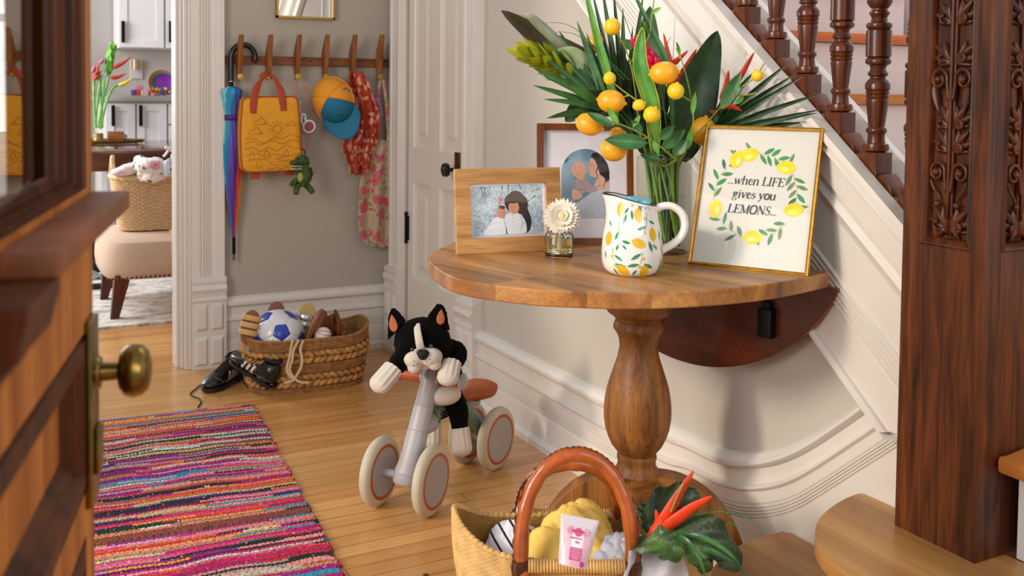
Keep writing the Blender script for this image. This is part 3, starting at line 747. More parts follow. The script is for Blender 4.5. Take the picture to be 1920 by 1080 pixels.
A.shape(2, [(.116, .080), (.130, .087), (.150, .084), (.163, .068), (.166, .046), (.158, .0405), (.122, .0405), (.114, .055)], 4)
A.ell(3, .137, .099, .0125, .0150, .1); A.ell(4, .137, .1125, .0125, .0045, .1)
for x in (.1325, .1415): A.ell(5, x, .100, .0012, .0009)
A.line(7, [(.134, .0925), (.137, .0918), (.140, .0928)], .0014)
A.ell(7, .137, .0965, .0014, .0016)
A.shape(2, [(.090, .076), (.104, .078), (.116, .070), (.118, .050), (.114, .0405), (.066, .040), (.074, .056)], 4)
A.line(6, [(.118, .0405), (.116, .06), (.110, .078)], .003, .001); A.line(5, [(.1185, .041), (.1175, .055)], .003, .001)
A.ell(7, .107, .088, .0105, .0130, .1); A.ell(4, .109, .100, .0075, .004, -.2)
for x in (.1035, .110): A.line(5, [(x-.0016, .0885), (x+.0016, .0883)], .0006)
A.line(5, [(.104, .0815), (.1075, .081)], .0008); A.line(7, [(.102, .106), (.106, .116), (.112, .115)], .006, .004); A.ell(7, .092, .081, .004, .003); A.ell(7, .104, .118, .003, .005, .3); A.ell(7, .109, .119, .0018, .004); A.line(6, [(.075, .060), (.095, .066), (.113, .064)], .0012, .0004)
for z in (.082, .075, .068): A.ell(5, .135-(z-.068)*.2, z, .0009, .0009)
A.line(6, [(.152, .080), (.156, .062), (.150, .045)], .002, .0006); A.line(6, [(.162, .066), (.150, .055)], .0015, .0005)
part('photograph', A.m, A.mats, fr, flat=True)
m = MB(); m.poly([(.03, .0075, .03), (w-.03, .0075, .03), (w-.03, .0075, h-.03), (.03, .0075, h-.03)]); part('glass', m, thin_glass, fr)
m = MB(); m.prism([(w*.42, .014, h*.75), (w*.58, .014, h*.75), (w*.62, .075, .012), (w*.38, .075, .012)], (0, .003, 0)); part('easel_back', m, plain('easel_card', '#2a211b', .8), fr, flat=True)

# walnut frame with the arched mat
w, h = .229, .285
fr = thing('photo_frame', 'dark walnut photo frame with an arched mat around a woman holding a baby', 'picture frame', (1.134, 2.036, TZ+.0005), (-rad(8.9), 0, rad(-23.8)))
m = MB(); bars(m, w, h, .015, .016); part('frame', m, walnut, fr, flat=True, bevel=.001)
m = MB(); m.box((w/2, .014, h/2), (w-.02, .004, h-.02)); part('backing', m, plain('backing_board_dark', '#2a1d14', .8), fr, flat=True)
nb = NT('backdrop_print'); nb.set(rough=.4); nz = nb.n('TexNoise', Scale=14.); nb.l(nb.map(), nz.inputs[0]); nb.l(nb.ramp(nz.outputs[0], [(.35, '#4f7089'), (.6, '#88a6bd')]), nb.b.inputs[0])
A = Art(.0105, [mat_white, nb.m, plain('print_dark_hair', '#1c1112', .6), skin_m('print_skin', '#d9a58e'), skin_m('print_skin_baby', '#dca590'), plain('print_mauve', '#a98e93', .6), plain('print_grey_dress', '#b9c0cc', .6, var=.08, vs=200), plain('print_bevel', '#f3efec', .5), plain('print_teal', '#3c5f6d', .6), plain('print_lip', '#a8524a', .6), plain('print_mauve_dark', '#7c646b', .6)])
A.shape(0, [(.012, .012), (w-.012, .012), (w-.012, h-.012), (.012, h-.012)])
ax0, ax1, az0, az1 = .0575, .1735, .060, .226; rr = (ax1-ax0)/2; ac = (ax0+ax1)/2
def arch(e):
    r = rr-e; return [(ac-r, az0+e), (ac+r, az0+e)]+[(ac+r*cos(a), az1-rr+r*sin(a)) for a in [pi*k/24 for k in range(25)]]
A.shape(7, arch(-.0018)); A.shape(1, arch(0))
def clipx(pts): return [(min(max(x, ax0+.0005), ax1-.0005), max(z, az0+.0005)) for x, z in pts]
def hair_clip(pts):
    out = []
    for x, z in pts:
        if z > az1-rr:
            d = math.hypot(x-ac, z-(az1-rr))
            if d > rr-.0008: x, z = ac+(x-ac)*(rr-.0008)/d, az1-rr+(z-az1+rr)*(rr-.0008)/d
        out.append((min(x, ax1-.0006), max(z, az0+.0006)))
    return out
A.shape(8, hair_clip([(.064, .196), (.070, .206), (.078, .204), (.074, .196), (.068, .190)]), 0)
A.shape(6, clipx([(.076, .092), (.10, .100), (.14, .130), (.1735, .140), (.1735, .0605), (.094, .0605), (.086, .075)]))
A.shape(3, clipx([(.140, .150), (.150, .166), (.1735, .160), (.1735, .134), (.150, .128), (.135, .134)]))
A.shape(3, [(.1235, .176), (.1225, .184), (.126, .190), (.1275, .202), (.136, .210), (.150, .205), (.152, .168), (.142, .158), (.1305, .160), (.126, .164), (.1245, .1665), (.1262, .169), (.1236, .171), (.1247, .174)])
A.shape(2, hair_clip([(.128, .207), (.134, .217), (.148, .222), (.162, .210), (.1728, .192), (.173, .172), (.173, .152), (.166, .146), (.160, .158), (.150, .165), (.146, .180), (.140, .196), (.134, .203)]))
A.line(2, [(.146, .182), (.141, .170), (.145, .158), (.138, .148)], .0028, .0005); A.line(2, [(.160, .170), (.163, .150), (.158, .136), (.164, .128)], .003, .0004)
A.line(2, [(.128, .1875), (.1325, .189)], .0013, .0004); A.line(2, [(.1275, .1842), (.131, .1835)], .0010, .0004); A.line(9, [(.1250, .1690), (.1295, .1700)], .0018, .0006)
A.shape(5, [(.092, .152), (.104, .157), (.120, .150), (.134, .134), (.150, .142), (.152, .132), (.134, .122), (.112, .122), (.086, .100), (.078, .094), (.080, .104), (.094, .120), (.091, .136)], 3)
A.line(10, [(.094, .128), (.108, .130), (.122, .123)], .0022, .0005); A.line(10, [(.104, .150), (.112, .139), (.125, .134)], .0015, .0004)
A.ell(4, .0995, .176, .0175, .0200, .12); A.ell(4, .1155, .172, .003, .005); A.ell(4, .104, .160, .010, .008)
for x, z in ((.0925, .1765), (.1035, .1785)): A.ell(7, x, z, .0026, .0017); A.ell(8, x, z, .0014, .0015)
A.line(9, [(.0955, .1660), (.0985, .1648), (.1015, .1665)], .0022, .001); A.ell(3, .0972, .1708, .0022, .0017)
A.line(10, [(.089, .181), (.0945, .182)], .0007); A.line(10, [(.1005, .1835), (.106, .1835)], .0007)
A.shape(3, [(.084, .126), (.090, .130), (.103, .121), (.108, .113), (.102, .107), (.090, .106), (.083, .114)], 3)
for k in range(3): A.line(10, [(.088+k*.001, .1115+k*.0045), (.103, .1105+k*.0045)], .0006)
A.ell(3, .148, .133, .006, .0035, .5)
part('photograph', A.m, A.mats, fr, flat=True)
m = MB(); m.poly([(.014, .009, .014), (w-.014, .009, .014), (w-.014, .009, h-.014), (.014, .009, h-.014)]); part('glass', m, thin_glass, fr)
m = MB(); m.prism([(w*.42, .016, h*.7), (w*.58, .016, h*.7), (w*.62, .06, .012), (w*.38, .06, .012)], (0, .003, 0)); part('easel_back', m, plain('easel_card_dark', '#1c1613', .8), fr, flat=True)

# lemon wreath print
w, h = .252, .303
fr = thing('art_print', 'gold framed print of a lemon wreath around the words when life gives you lemons', 'picture', (1.296, 1.681, TZ+.0005), (-rad(17.1), 0, rad(-59.8)))
m = MB(); bars(m, w, h, .0065, .014, 0, .0015); part('frame', m, plain('antique_gold', '#b98a35', .33, var=.25, vs=60, metal=.9, bump=.2, bs=300), fr, flat=True)
m = MB(); m.box((w/2, .012, h/2), (w-.008, .003, h-.008)); part('backing', m, plain('backing_black', '#14110f', .8), fr, flat=True)
def wash(n, a, b): return plain(n, a, .7, var=.14, vs=90)
A = Art(.0085, [pale, plain('print_rule', '#d3cec4', .8), plain('print_lemon', '#f0ce1c', .7, var=.12, vs=60), plain('print_lemon_light', '#f6e37c', .7), plain('print_leaf_green', '#3f8a52', .7, var=.2, vs=80), plain('print_leaf_olive', '#6c8a5c', .7, var=.2, vs=80), plain('print_twig', '#b09a4e', .7), plain('print_ink', '#3a3d42', .7), plain('print_leaf_dark', '#2f6b45', .7, var=.2, vs=80)])
A.shape(0, [(.004, .004), (w-.004, .004), (w-.004, h-.004), (.004, h-.004)])
for a, b in (((.018, .020), (w-.018, .020)), ((w-.018, .020), (w-.018, h-.018)), ((w-.018, h-.018), (.018, h-.018)), ((.018, h-.018), (.018, .020))): A.line(1, [a, b], .0006)
wx, wz, wr = .124, .156, .089
def wpos(deg, r=1.): return (wx+wr*r*cos(rad(deg))*.98, wz+wr*r*sin(rad(deg)))
for a0, a1 in ((96, 56), (36, -6), (-34, -70), (-96, -146), (-168, -228)):
    A.line(6, [wpos(a0+(a1-a0)*k/6, 1+.025*sin(k*2.2)) for k in range(7)], .0014, .0007)
rng = random.Random(4)
for a0, a1, n in ((92, 60, 6), (36, -2, 7), (-34, -68, 5), (-98, -144, 6), (-170, -236, 8)):
    for k in range(n):
        dg = a0+(a1-a0)*(k+.5)/n; sd = 1 if k % 2 else -1; x, z = wpos(dg)
        A.leaf(rng.choice((4, 4, 5, 8)), x, z, rad(dg-90)+sd*rad(48)+(0 if a0 > a1 else pi)+rng.uniform(-.2, .2), rng.uniform(.023, .030), rng.uniform(.0074, .0094))
for dg, a, r in ((123, 1.35, 1.), (104, .35, 1.0), (46, -.1, .98), (-16, .2, 1.), (-86, .1, .98), (-158, 1.5, 1.)):
    x, z = wpos(dg, r); A.leaf(5, x+.004, z+.006, rad(dg)+.4, .026, .007)
    pts = [((.0185 if abs(cos(q)) < .94 else .0215)*cos(q), .0145*sin(q)) for q in [2*pi*k/16 for k in range(16)]]
    A.shape(2, [(x+p*cos(a)-q*sin(a), z+p*sin(a)+q*cos(a)) for p, q in pts], 2)
    A.shape(3, [(x+(p*.45-.003)*cos(a)-(q*.35-.004)*sin(a), z+(p*.45-.003)*sin(a)+(q*.35-.004)*cos(a)) for p, q in pts[::2]], 2)
GL = {  # stroke lettering: (advance, [(weight, curved, points)])
 'w': (.72, [(1, 0, [(.06, .5), (.2, 0)]), (0, 0, [(.2, 0), (.36, .48)]), (1, 0, [(.34, .5), (.48, 0)]), (0, 0, [(.48, 0), (.66, .5)]), (0, 0, [(0, .5), (.14, .5)]), (0, 0, [(.58, .5), (.72, .5)])]),
 'h': (.56, [(1, 0, [(.1, .78), (.1, 0)]), (0, 0, [(.02, .78), (.1, .78)]), (0, 0, [(.02, 0), (.2, 0)]), (0, 1, [(.1, .34), (.2, .47), (.34, .5)]), (1, 1, [(.32, .5), (.42, .42), (.43, .28), (.43, 0)]), (0, 0, [(.35, 0), (.53, 0)])]),
 'n': (.56, [(1, 0, [(.1, .5), (.1, 0)]), (0, 0, [(.02, .5), (.1, .5)]), (0, 0, [(.02, 0), (.2, 0)]), (0, 1, [(.1, .34), (.2, .47), (.34, .5)]), (1, 1, [(.32, .5), (.42, .42), (.43, .28), (.43, 0)]), (0, 0, [(.35, 0), (.53, 0)])]),
 'e': (.45, [(1, 1, [(.25, .5), (.12, .44), (.07, .26), (.12, .07), (.25, 0)]), (0, 1, [(.25, 0), (.36, .04), (.40, .12)]), (0, 1, [(.25, .5), (.35, .44), (.39, .28)]), (0, 0, [(.39, .28), (.07, .28)])]),
 'g': (.5, [(1, 1, [(.22, .5), (.11, .43), (.10, .28), (.22, .2)]), (1, 1, [(.22, .2), (.33, .28), (.34, .43), (.22, .5)]), (0, 1, [(.15, .21), (.08, .12), (.18, .05), (.32, .02), (.42, -.06), (.36, -.19), (.2, -.23), (.06, -.17), (.07, -.07), (.16, .02)]), (0, 1, [(.31, .44), (.38, .5), (.46, .5)])]),
 'i': (.28, [(1, 0, [(.13, .5), (.13, 0)]), (0, 0, [(.04, .5), (.13, .5)]), (0, 0, [(.05, 0), (.22, 0)]), (2, 0, [(.13, .63), (.13, .71)])]),
 'v': (.5, [(1, 0, [(.08, .5), (.25, 0)]), (0, 0, [(.25, 0), (.42, .5)]), (0, 0, [(.01, .5), (.17, .5)]), (0, 0, [(.34, .5), (.5, .5)])]),
 's': (.38, [(0, 1, [(.33, .38), (.28, .48), (.18, .5), (.09, .44), (.09, .35)]), (1, 1, [(.09, .36), (.17, .28), (.29, .22), (.31, .12)]), (0, 1, [(.31, .12), (.26, .02), (.16, 0), (.07, .04), (.05, .14)])]),
 'y': (.5, [(1, 0, [(.08, .5), (.26, .02)]), (0, 1, [(.43, .5), (.3, .14), (.2, -.14), (.08, -.2)]), (2, 0, [(.06, -.2), (.1, -.17)]), (0, 0, [(.01, .5), (.17, .5)]), (0, 0, [(.35, .5), (.5, .5)])]),
 'o': (.5, [(1, 1, [(.25, .5), (.10, .43), (.06, .25), (.10, .07), (.25, 0)]), (1, 1, [(.25, 0), (.40, .07), (.44, .25), (.40, .43), (.25, .5)])]),
 'u': (.56, [(1, 1, [(.1, .5), (.1, .16), (.13, .05), (.24, 0)]), (0, 1, [(.24, 0), (.36, .04), (.43, .16)]), (1, 0, [(.43, .5), (.43, 0)]), (0, 0, [(.02, .5), (.1, .5)]), (0, 0, [(.35, .5), (.43, .5)]), (0, 0, [(.43, 0), (.53, 0)])]),
 'L': (.56, [(1, 0, [(.14, .75), (.14, 0)]), (0, 0, [(.03, .75), (.25, .75)]), (0, 0, [(.03, 0), (.52, 0)]), (0, 0, [(.52, 0), (.54, .18)])]),
 'I': (.30, [(1, 0, [(.14, .75), (.14, 0)]), (0, 0, [(.03, .75), (.25, .75)]), (0, 0, [(.03, 0), (.25, 0)])]),
 'F': (.54, [(1, 0, [(.14, .75), (.14, 0)]), (0, 0, [(.03, .75), (.52, .75)]), (0, 0, [(.52, .75), (.52, .58)]), (0, 0, [(.14, .39), (.38, .39)]), (0, 0, [(.38, .30), (.38, .48)]), (0, 0, [(.03, 0), (.25, 0)])]),
 'E': (.58, [(1, 0, [(.14, .75), (.14, 0)]), (0, 0, [(.03, .75), (.52, .75)]), (0, 0, [(.52, .75), (.52, .58)]), (0, 0, [(.14, .39), (.38, .39)]), (0, 0, [(.38, .30), (.38, .48)]), (0, 0, [(.03, 0), (.53, 0)]), (0, 0, [(.53, 0), (.55, .18)])]),
 'M': (.84, [(0, 0, [(.12, .75), (.12, 0)]), (1, 0, [(.12, .75), (.42, .02)]), (0, 0, [(.42, .02), (.70, .75)]), (1, 0, [(.70, .75), (.70, 0)]), (0, 0, [(.02, .75), (.14, .75)]), (0, 0, [(.70, .75), (.80, .75)]), (0, 0, [(.03, 0), (.21, 0)]), (0, 0, [(.6, 0), (.8, 0)])]),
 'O': (.70, [(1, 1, [(.35, .76), (.14, .66), (.07, .375), (.14, .09), (.35, -.01)]), (1, 1, [(.35, -.01), (.56, .09), (.63, .375), (.56, .66), (.35, .76)])]),
 'N': (.70, [(0, 0, [(.12, .75), (.12, 0)]), (1, 0, [(.12, .75), (.58, .0)]), (0, 0, [(.58, .0), (.58, .75)]), (0, 0, [(.02, .75), (.14, .75)]), (0, 0, [(.03, 0), (.21, 0)]), (0, 0, [(.49, .75), (.67, .75)])]),
 'S': (.50, [(0, 1, [(.42, .58), (.37, .71), (.24, .76), (.11, .70), (.09, .56)]), (1, 1, [(.09, .57), (.19, .43), (.36, .34), (.42, .2)]), (0, 1, [(.42, .2), (.37, .05), (.22, -.01), (.08, .06), (.06, .2)])]),
 '.': (.20, [(2, 0, [(.1, .0), (.1, .08)])]), ' ': (.26, [])}
def lettering(A, mi, text, cx, z, size, slant=.16):
    W = sum(GL[c][0] for c in text)*size; x = cx-W/2
    for ch in text:
        adv, st_ = GL[ch]
        for wt, cv, pts in st_:
            A.line(mi, [(x+(p+q*slant)*size, z+q*size) for p, q in pts], (.045, .112, .11)[wt]*size, None, 4 if cv else 0)
        x += adv*size
lettering(A, 7, '...when LIFE', .122, .178, .0235); lettering(A, 7, 'gives you', .122, .149, .0235); lettering(A, 7, 'LEMONS...', .122, .117, .0235)
part('print', A.m, A.mats, fr, flat=True)
m = MB(); m.poly([(.005, .007, .005), (w-.005, .007, .005), (w-.005, .007, h-.005), (.005, .007, h-.005)]); part('glass', m, thin_glass, fr)
# ------------------------------------------------------------------ flower diffuser jar
clear = NT('clear_glass'); clear.set(rough=.0, trans=1, ior=1.45); clear.b.inputs[0].default_value = (.96, 1, .97, 1); clear = clear.m
oil = NT('pale_oil'); oil.set(rough=.0, trans=1, ior=1.33); oil.b.inputs[0].default_value = (.93, .90, .68, 1); oil = oil.m
water = NT('water'); water.set(rough=.0, trans=1, ior=1.33); water.b.inputs[0].default_value = (.9, .96, .88, 1); water = water.m
petal_w = plain('dried_petal', '#f2ead8', .7, sss=0)
jc = V((1.099, 1.876, TZ))
jar = thing('diffuser_jar', 'small square shouldered glass jar of pale oil holding a cream paper flower', 'jar', jc)
m = MB(); m.lathe([(.0, .0), (.028, .0), (.031, .003), (.0315, .046), (.030, .050), (.026, .052), (.0255, .056), (.024, .056), (.0238, .050), (.0285, .046), (.0285, .009), (.026, .007), (0, .007)], 40); part('glass_jar', m, clear, jar)
m = MB(); m.lathe([(0, .0072), (.0255, .0072), (.0282, .0092), (.0282, .040), (0, .040)], 40); part('oil', m, oil, jar)
fl = thing('paper_flower', 'cream dried gerbera flower standing in the small oil jar', 'flower', jc+V((0, 0, .008)))
m = MB(); m.tube([(0, 0, .004), (.001, 0, .03), (.002, -.004, .062)], .0038, 8)
for k in range(26):
    a = 2*pi*k/26+random.uniform(-.1, .1); m.tube([(0, 0, .006), (cos(a)*.010, sin(a)*.010, .004+random.uniform(-.001, .004)), (cos(a)*.019, sin(a)*.019, .001+random.uniform(0, .005))], .0009, 4)
part('wick_stem', m, petal_w, fl)
hc = V((.002, -.006, .078)); nd = V((-.46, -.80, .40)).normalized(); FM = frame(nd)
m = MB()
for ring, (n, L, w_, tilt) in enumerate(((30, .042, .0095, .06), (28, .038, .009, .28), (22, .030, .008, .55), (18, .020, .006, .85))):
    for k in range(n):
        a = 2*pi*(k+.5*ring)/n+random.uniform(-.04, .04); d = FM @ V((cos(a)*cos(tilt), sin(a)*cos(tilt), sin(tilt))); nn = FM @ V((-cos(a)*sin(tilt), -sin(a)*sin(tilt), cos(tilt)))
        m.leaf(hc+d*.006, hc+d*L*random.uniform(.93, 1.05), w_, nn, 5, 1, .25, -.05, wmax=.68)
part('petals', m, petal_w, fl, auto=False)
m = MB(); m.ell(hc+nd*.008, (.010, .010, .006), FM, 16, 8)
for k in range(40): a = k*2.4; r = .010*math.sqrt(k/40); m.ell(hc+nd*(.0125-.3*r)+FM @ V((r*cos(a), r*sin(a), 0)), (.0012,)*3, seg=6, rings=4)
part('flower_heart', m, plain('flower_heart', '#e6d3a8', .8), fl)

# ------------------------------------------------------------------ lemon pitcher
pc = V((1.128, 1.640, TZ)); PR = V((CR.x, CR.y, 0)).normalized(); PB = V((-PR.y, PR.x, 0))   # spout points to -PR
pit = thing('pitcher', 'white ceramic pitcher painted with lemons and leaves, black rim and loop handle', 'pitcher', pc)
prof = [(0, .044), (.004, .050), (.012, .0565), (.024, .0600), (.040, .0608), (.060, .0600), (.080, .0575), (.100, .0538), (.118, .0500), (.132, .0478), (.142, .0470), (.16, .0475)]
def pr_(a, u, off=0):
    """surface point: a = angle from the spout, u = 0 bottom .. 1 rim"""
    zt = .146+.012*cos(a); z = u*zt; r = interp(prof, z)
    sp = max(0, cos(a))**10*max(0, (u-.62)/.38)**1.4*.0135; r += sp+off
    return -PR*(r*cos(a))+PB*(r*sin(a))+V((0, 0, z))
m = MB(); rows = [[pr_(2*pi*k/64, u) for k in range(64)] for u in [i/28 for i in range(29)]]
rows.insert(0, [q*.96 for q in rows[0]]); m.grid(rows, cv=True); m.poly(rows[0])
m.grid([[pr_(2*pi*k/64, u, -.0042) for k in range(64)] for u in (1, .95, .8, .6, .3, .05)], cv=True); m.poly([pr_(2*pi*k/64, .05, -.0042) for k in range(64)])
ceramic = plain('white_glaze', '#eeebe6', .12, coat=.6)
part('body', m, ceramic, pit)
m = MB(); m.tube([pr_(2*pi*k/64, 1.0, -.0020) for k in range(64)], .0021, 8, closed=True); part('rim', m, plain('black_rim', '#141210', .2), pit)
hp = [(.0475, .128), (.060, .134), (.080, .133), (.098, .118), (.1035, .095), (.096, .073), (.080, .058), (.066, .050), (.057, .044)]
m = MB(); m.tube([PR*x+V((0, 0, z)) for x, z in smooth_path([(a, b, 0) for a, b in hp], 5) for x, z in [(x, z)]] if False else [PR*p.x+V((0, 0, p.y)) for p in smooth_path([(a, b, 0) for a, b in hp], 5)], .0078, 14, flat=1.25, up=PB); part('handle', m, ceramic, pit)
m = MB(); MM = [plain('glaze_lemon', '#e8b81e', .2, var=.12, vs=60, coat=.4), plain('glaze_leaf', '#2f8f5c', .2, var=.2, vs=60, coat=.4), plain('glaze_blossom', '#dfb25c', .2), plain('glaze_stem', '#5d9a6a', .2)]
def dec(mi, pts, off=.00035):
    m.mi = mi; n = len(pts); cx = sum(p[0] for p in pts)/n; cz = sum(p[1] for p in pts)/n
    def sp(x, z): return pr_(x/.057, min(.965, z/(.146+.012*cos(x/.057))), off)
    c = m.bm.verts.new(sp(cx, cz)); mid = [m.bm.verts.new(sp((x+cx)/2, (z+cz)/2)) for x, z in pts]; rim = [m.bm.verts.new(sp(x, z)) for x, z in pts]
    for i in range(n): j = (i+1) % n; m.f([c, mid[i], mid[j]]); m.f([mid[i], rim[i], rim[j], mid[j]])
def dleaf(x, z, a, L, w_=.30):
    p = []
    for t in (0, .2, .4, .6, .8, 1): p.append((x+cos(a)*L*t-sin(a)*L*w_/2*sin(pi*t), z+sin(a)*L*t+cos(a)*L*w_/2*sin(pi*t)))
    for t in (.8, .6, .4, .2): p.append((x+cos(a)*L*t+sin(a)*L*w_/2*sin(pi*t), z+sin(a)*L*t-cos(a)*L*w_/2*sin(pi*t)))
    dec(1, p)
def dlemon(x, z, a, s=1.):
    dec(0, [(x+(u*cos(a)-v*sin(a))*s, z+(u*sin(a)+v*cos(a))*s) for u, v in [((.0150 if abs(cos(q)) > .96 else .0128)*cos(q), .0092*sin(q)) for q in [2*pi*k/18 for k in range(18)]]], .0005)
def dstem(pts):
    m.mi = 3; r0 = []
    for (x, z), (x2, z2) in zip(pts, pts[1:]):
        d = V((x2-x, z2-z, 0)).normalized()*.0006
        m.poly([pr_(a/.057, b/(.146+.012*cos(a/.057)), .0003) for a, b in ((x-d.y, z+d.x), (x+d.y, z-d.x), (x2+d.y, z2-d.x), (x2-d.y, z2+d.x))])
def dstar(x, z):
    dec(2, [(x+(.0052 if k % 2 else .002)*cos(2*pi*k/10), z+(.0052 if k % 2 else .002)*sin(2*pi*k/10)) for k in range(10)])
# x runs round the body in metres from the spout: the camera faces about x = -.09
X0 = -.090
def mx(px): return X0+math.asin(max(-.93, min(.93, (px-1188)/57.)))*.057*1.0
def mz(py): return (516-py)*.001062
L_ = [(1183, 402, 1.45), (1183, 452, .4), (1154, 437, 1.5), (1222, 393, 1.5), (1237, 447, 1.6), (1212, 503, .7), (1170, 505, 1.3), (1141, 378, 1.7)]
for a, b, c_ in L_: dlemon(mx(a), mz(b), c_, 1. if a not in (1154,) else .95)
for pts in ([(1163, 397), (1166, 420), (1176, 442)], [(1176, 468), (1178, 485), (1182, 497)], [(1223, 415), (1221, 432), (1217, 448)], [(1228, 463), (1229, 480), (1220, 493)], [(1139, 445), (1138, 465), (1136, 480)]):
    dstem([(mx(a), mz(b)) for a, b in pts])
for a, b, an, L in ((1152, 372, -1.3, .022), (1158, 378, -1.0, .018), (1170, 388, .5, .019), (1182, 382, -2.0, .018), (1198, 392, -1.7, .02), (1204, 388, -.9, .018), (1208, 400, -1.2, .022), (1160, 412, 3.6, .018), (1166, 422, -.3, .022), (1164, 448, -1.9, .024), (1156, 455, -2.4, .017), (1178, 470, -.6, .024), (1174, 489, 3.6, .024), (1181, 490, -.2, .024), (1205, 496, .2, .024), (1226, 475, 3.7, .021), (1216, 448, 3.4, .02), (1220, 430, -1.2, .021), (1218, 452, -1.2, .018), (1214, 455, 3.9, .014), (1235, 425, .9, .014), (1228, 500, -2.0, .017), (1139, 430, -1.4, .02), (1137, 485, -1.2, .02), (1136, 495, -.9, .02), (1136, 450, 2.6, .012), (1186, 500, -1., .016), (1178, 500, -2.0, .016), (1240, 470, -1.7, .016), (1130, 365, .3, .012)): dleaf(mx(a), mz(b), an, L)
for a, b in ((1168, 408), (1171, 434), (1174, 480), (1181, 495), (1196, 384), (1219, 427), (1224, 495), (1229, 478), (1137, 463)): dstar(mx(a), mz(b))
for x in (.02, .07, .12, .17): dlemon(x, .10, 1.4); dlemon(x+.02, .05, .5); dleaf(x, .08, -.5, .02); dleaf(x+.02, .12, -1.2, .02); dleaf(x+.01, .04, 3.4, .02)
part('painted_lemons', m, MM, pit, auto=False)
cube_m = plain('blue_wax', '#74cfe6', .25, sss=.3)
for i, (x, y, z, a) in enumerate(((.006, .0, .130, .3), (-.018, .008, .131, .9), (.024, .014, .128, .1), (-.004, -.021, .1305, 1.2), (.021, -.016, .127, .6), (-.002, .024, .131, .2))):
    m = MB(); m.box((0, 0, 0), (.019, .019, .016), bev=.003)
    o = part('wax_cube', m, cube_m, base=(0, 0, 0)); o.location = pc+PR*x+PB*y+V((0, 0, z+.011)); o.rotation_euler = (.15*sin(i), .12*cos(i), a)
    tag(o, 'pale blue cube in the mouth of the lemon pitcher', 'cube', 'blue cubes filling the pitcher')
# ------------------------------------------------------------------ glass vase and its bouquet
VC = V((1.345, 1.835, TZ))
thin_water = pane('thin_water', .03, .5, 4., (.9, .95, .88, 1)); vase_glass = pane('vase_glass', .05, .55, 3., (.95, .98, .95, 1))
vase = thing('vase', 'tall clear cylindrical glass vase packed with green stems on the table', 'vase', VC)
m = MB(); m.lathe([(0, 0), (.058, 0), (.0615, .003), (.0615, .213)], 48, close=False); m.tube([(.0612*cos(a), .0612*sin(a), .213) for a in [2*pi*k/48 for k in range(48)]], .0010, 6, closed=True); part('glass', m, vase_glass, vase)
m = MB(); m.lathe([(.0605, .125), (0, .125)], 48, close=False); part('water', m, thin_water, vase)
MOUTH = V((VC.x, VC.y, TZ+.205))
def leafmat(n, c, c2, vein=None, rough=.4):
    t = NT(n); t.set(rough=rough, coat=.1); a = t.n('TexNoise', Scale=22., Detail=4.); t.l(t.map(), a.inputs[0])
    t.l(t.ramp(a.outputs[0], [(.35, c), (.65, c2)]), t.b.inputs[0])
    w_ = t.n('TexWave', Scale=60., Distortion=1.5); t.l(t.map(), w_.inputs[0]); t.bump(w_.outputs[0], .1, .001); return t.m
g_dark = leafmat('dark_green_leaf', '#112a17', '#264b22'); g_mid = leafmat('green_leaf', '#1f4b22', '#3d7633'); g_bright = leafmat('bright_green_leaf', '#3f8f2f', '#7ab94a')
g_yel = leafmat('yellow_green_bract', '#93a61d', '#c7bd2c'); g_bronze = leafmat('bronze_leaf', '#2b3a18', '#5a3c22'); g_stem = plain('green_stem', '#6f8f2e', .5, var=.2); g_twig = plain('citrus_twig', '#8a9a35', .6, var=.25)
g_stemd = plain('dark_stem', '#37562a', .5, var=.3, vs=30)
lemon_m = plain('lemon_skin', '#f2a91c', .38, var=.08, vs=25, bump=.25, bs=260, coat=.1); lemon_y = plain('yellow_lemon_skin', '#f8c822', .36, var=.07, vs=25, bump=.25, bs=260, coat=.1)
hel_red = plain('heliconia_bract', '#b8301c', .4, var=.25, vs=30); hel_or = plain('heliconia_orange', '#d63c16', .4, var=.2, vs=30); gin_m = plain('ginger_bract', '#e3174f', .35, var=.15, vs=40); g_light = leafmat('pale_green_leaf', '#7e9a5e', '#a9b98a')
TOCAM = -CW
srng = random.Random(11)
def stem_in(p, r=.0022, mat=None, ox=None):
    a = srng.uniform(0, 2*pi); rr = srng.uniform(.012, .044); mo = MOUTH+V((cos(a)*rr, sin(a)*rr, 0)); b_ = a+pi+srng.uniform(-.8, .8); bo = V((VC.x+cos(b_)*.035, VC.y+sin(b_)*.035, TZ+.014))
    return [V(p), V(p).lerp(mo, .55)+V((0, 0, -.012)), mo, bo]
def spx(lst): return [at(*q) for q in lst]
def mk_stem(root, p, r=.0024, mat=None):
    m = MB(); m.tube(smooth_path(stem_in(p), 6), r, 6); part('stem', m, mat or g_stemd, root, world=True)
def bq(name, label, cat, group=None): return thing(name, label, cat, MOUTH-V((0, 0, .19)), group=group)
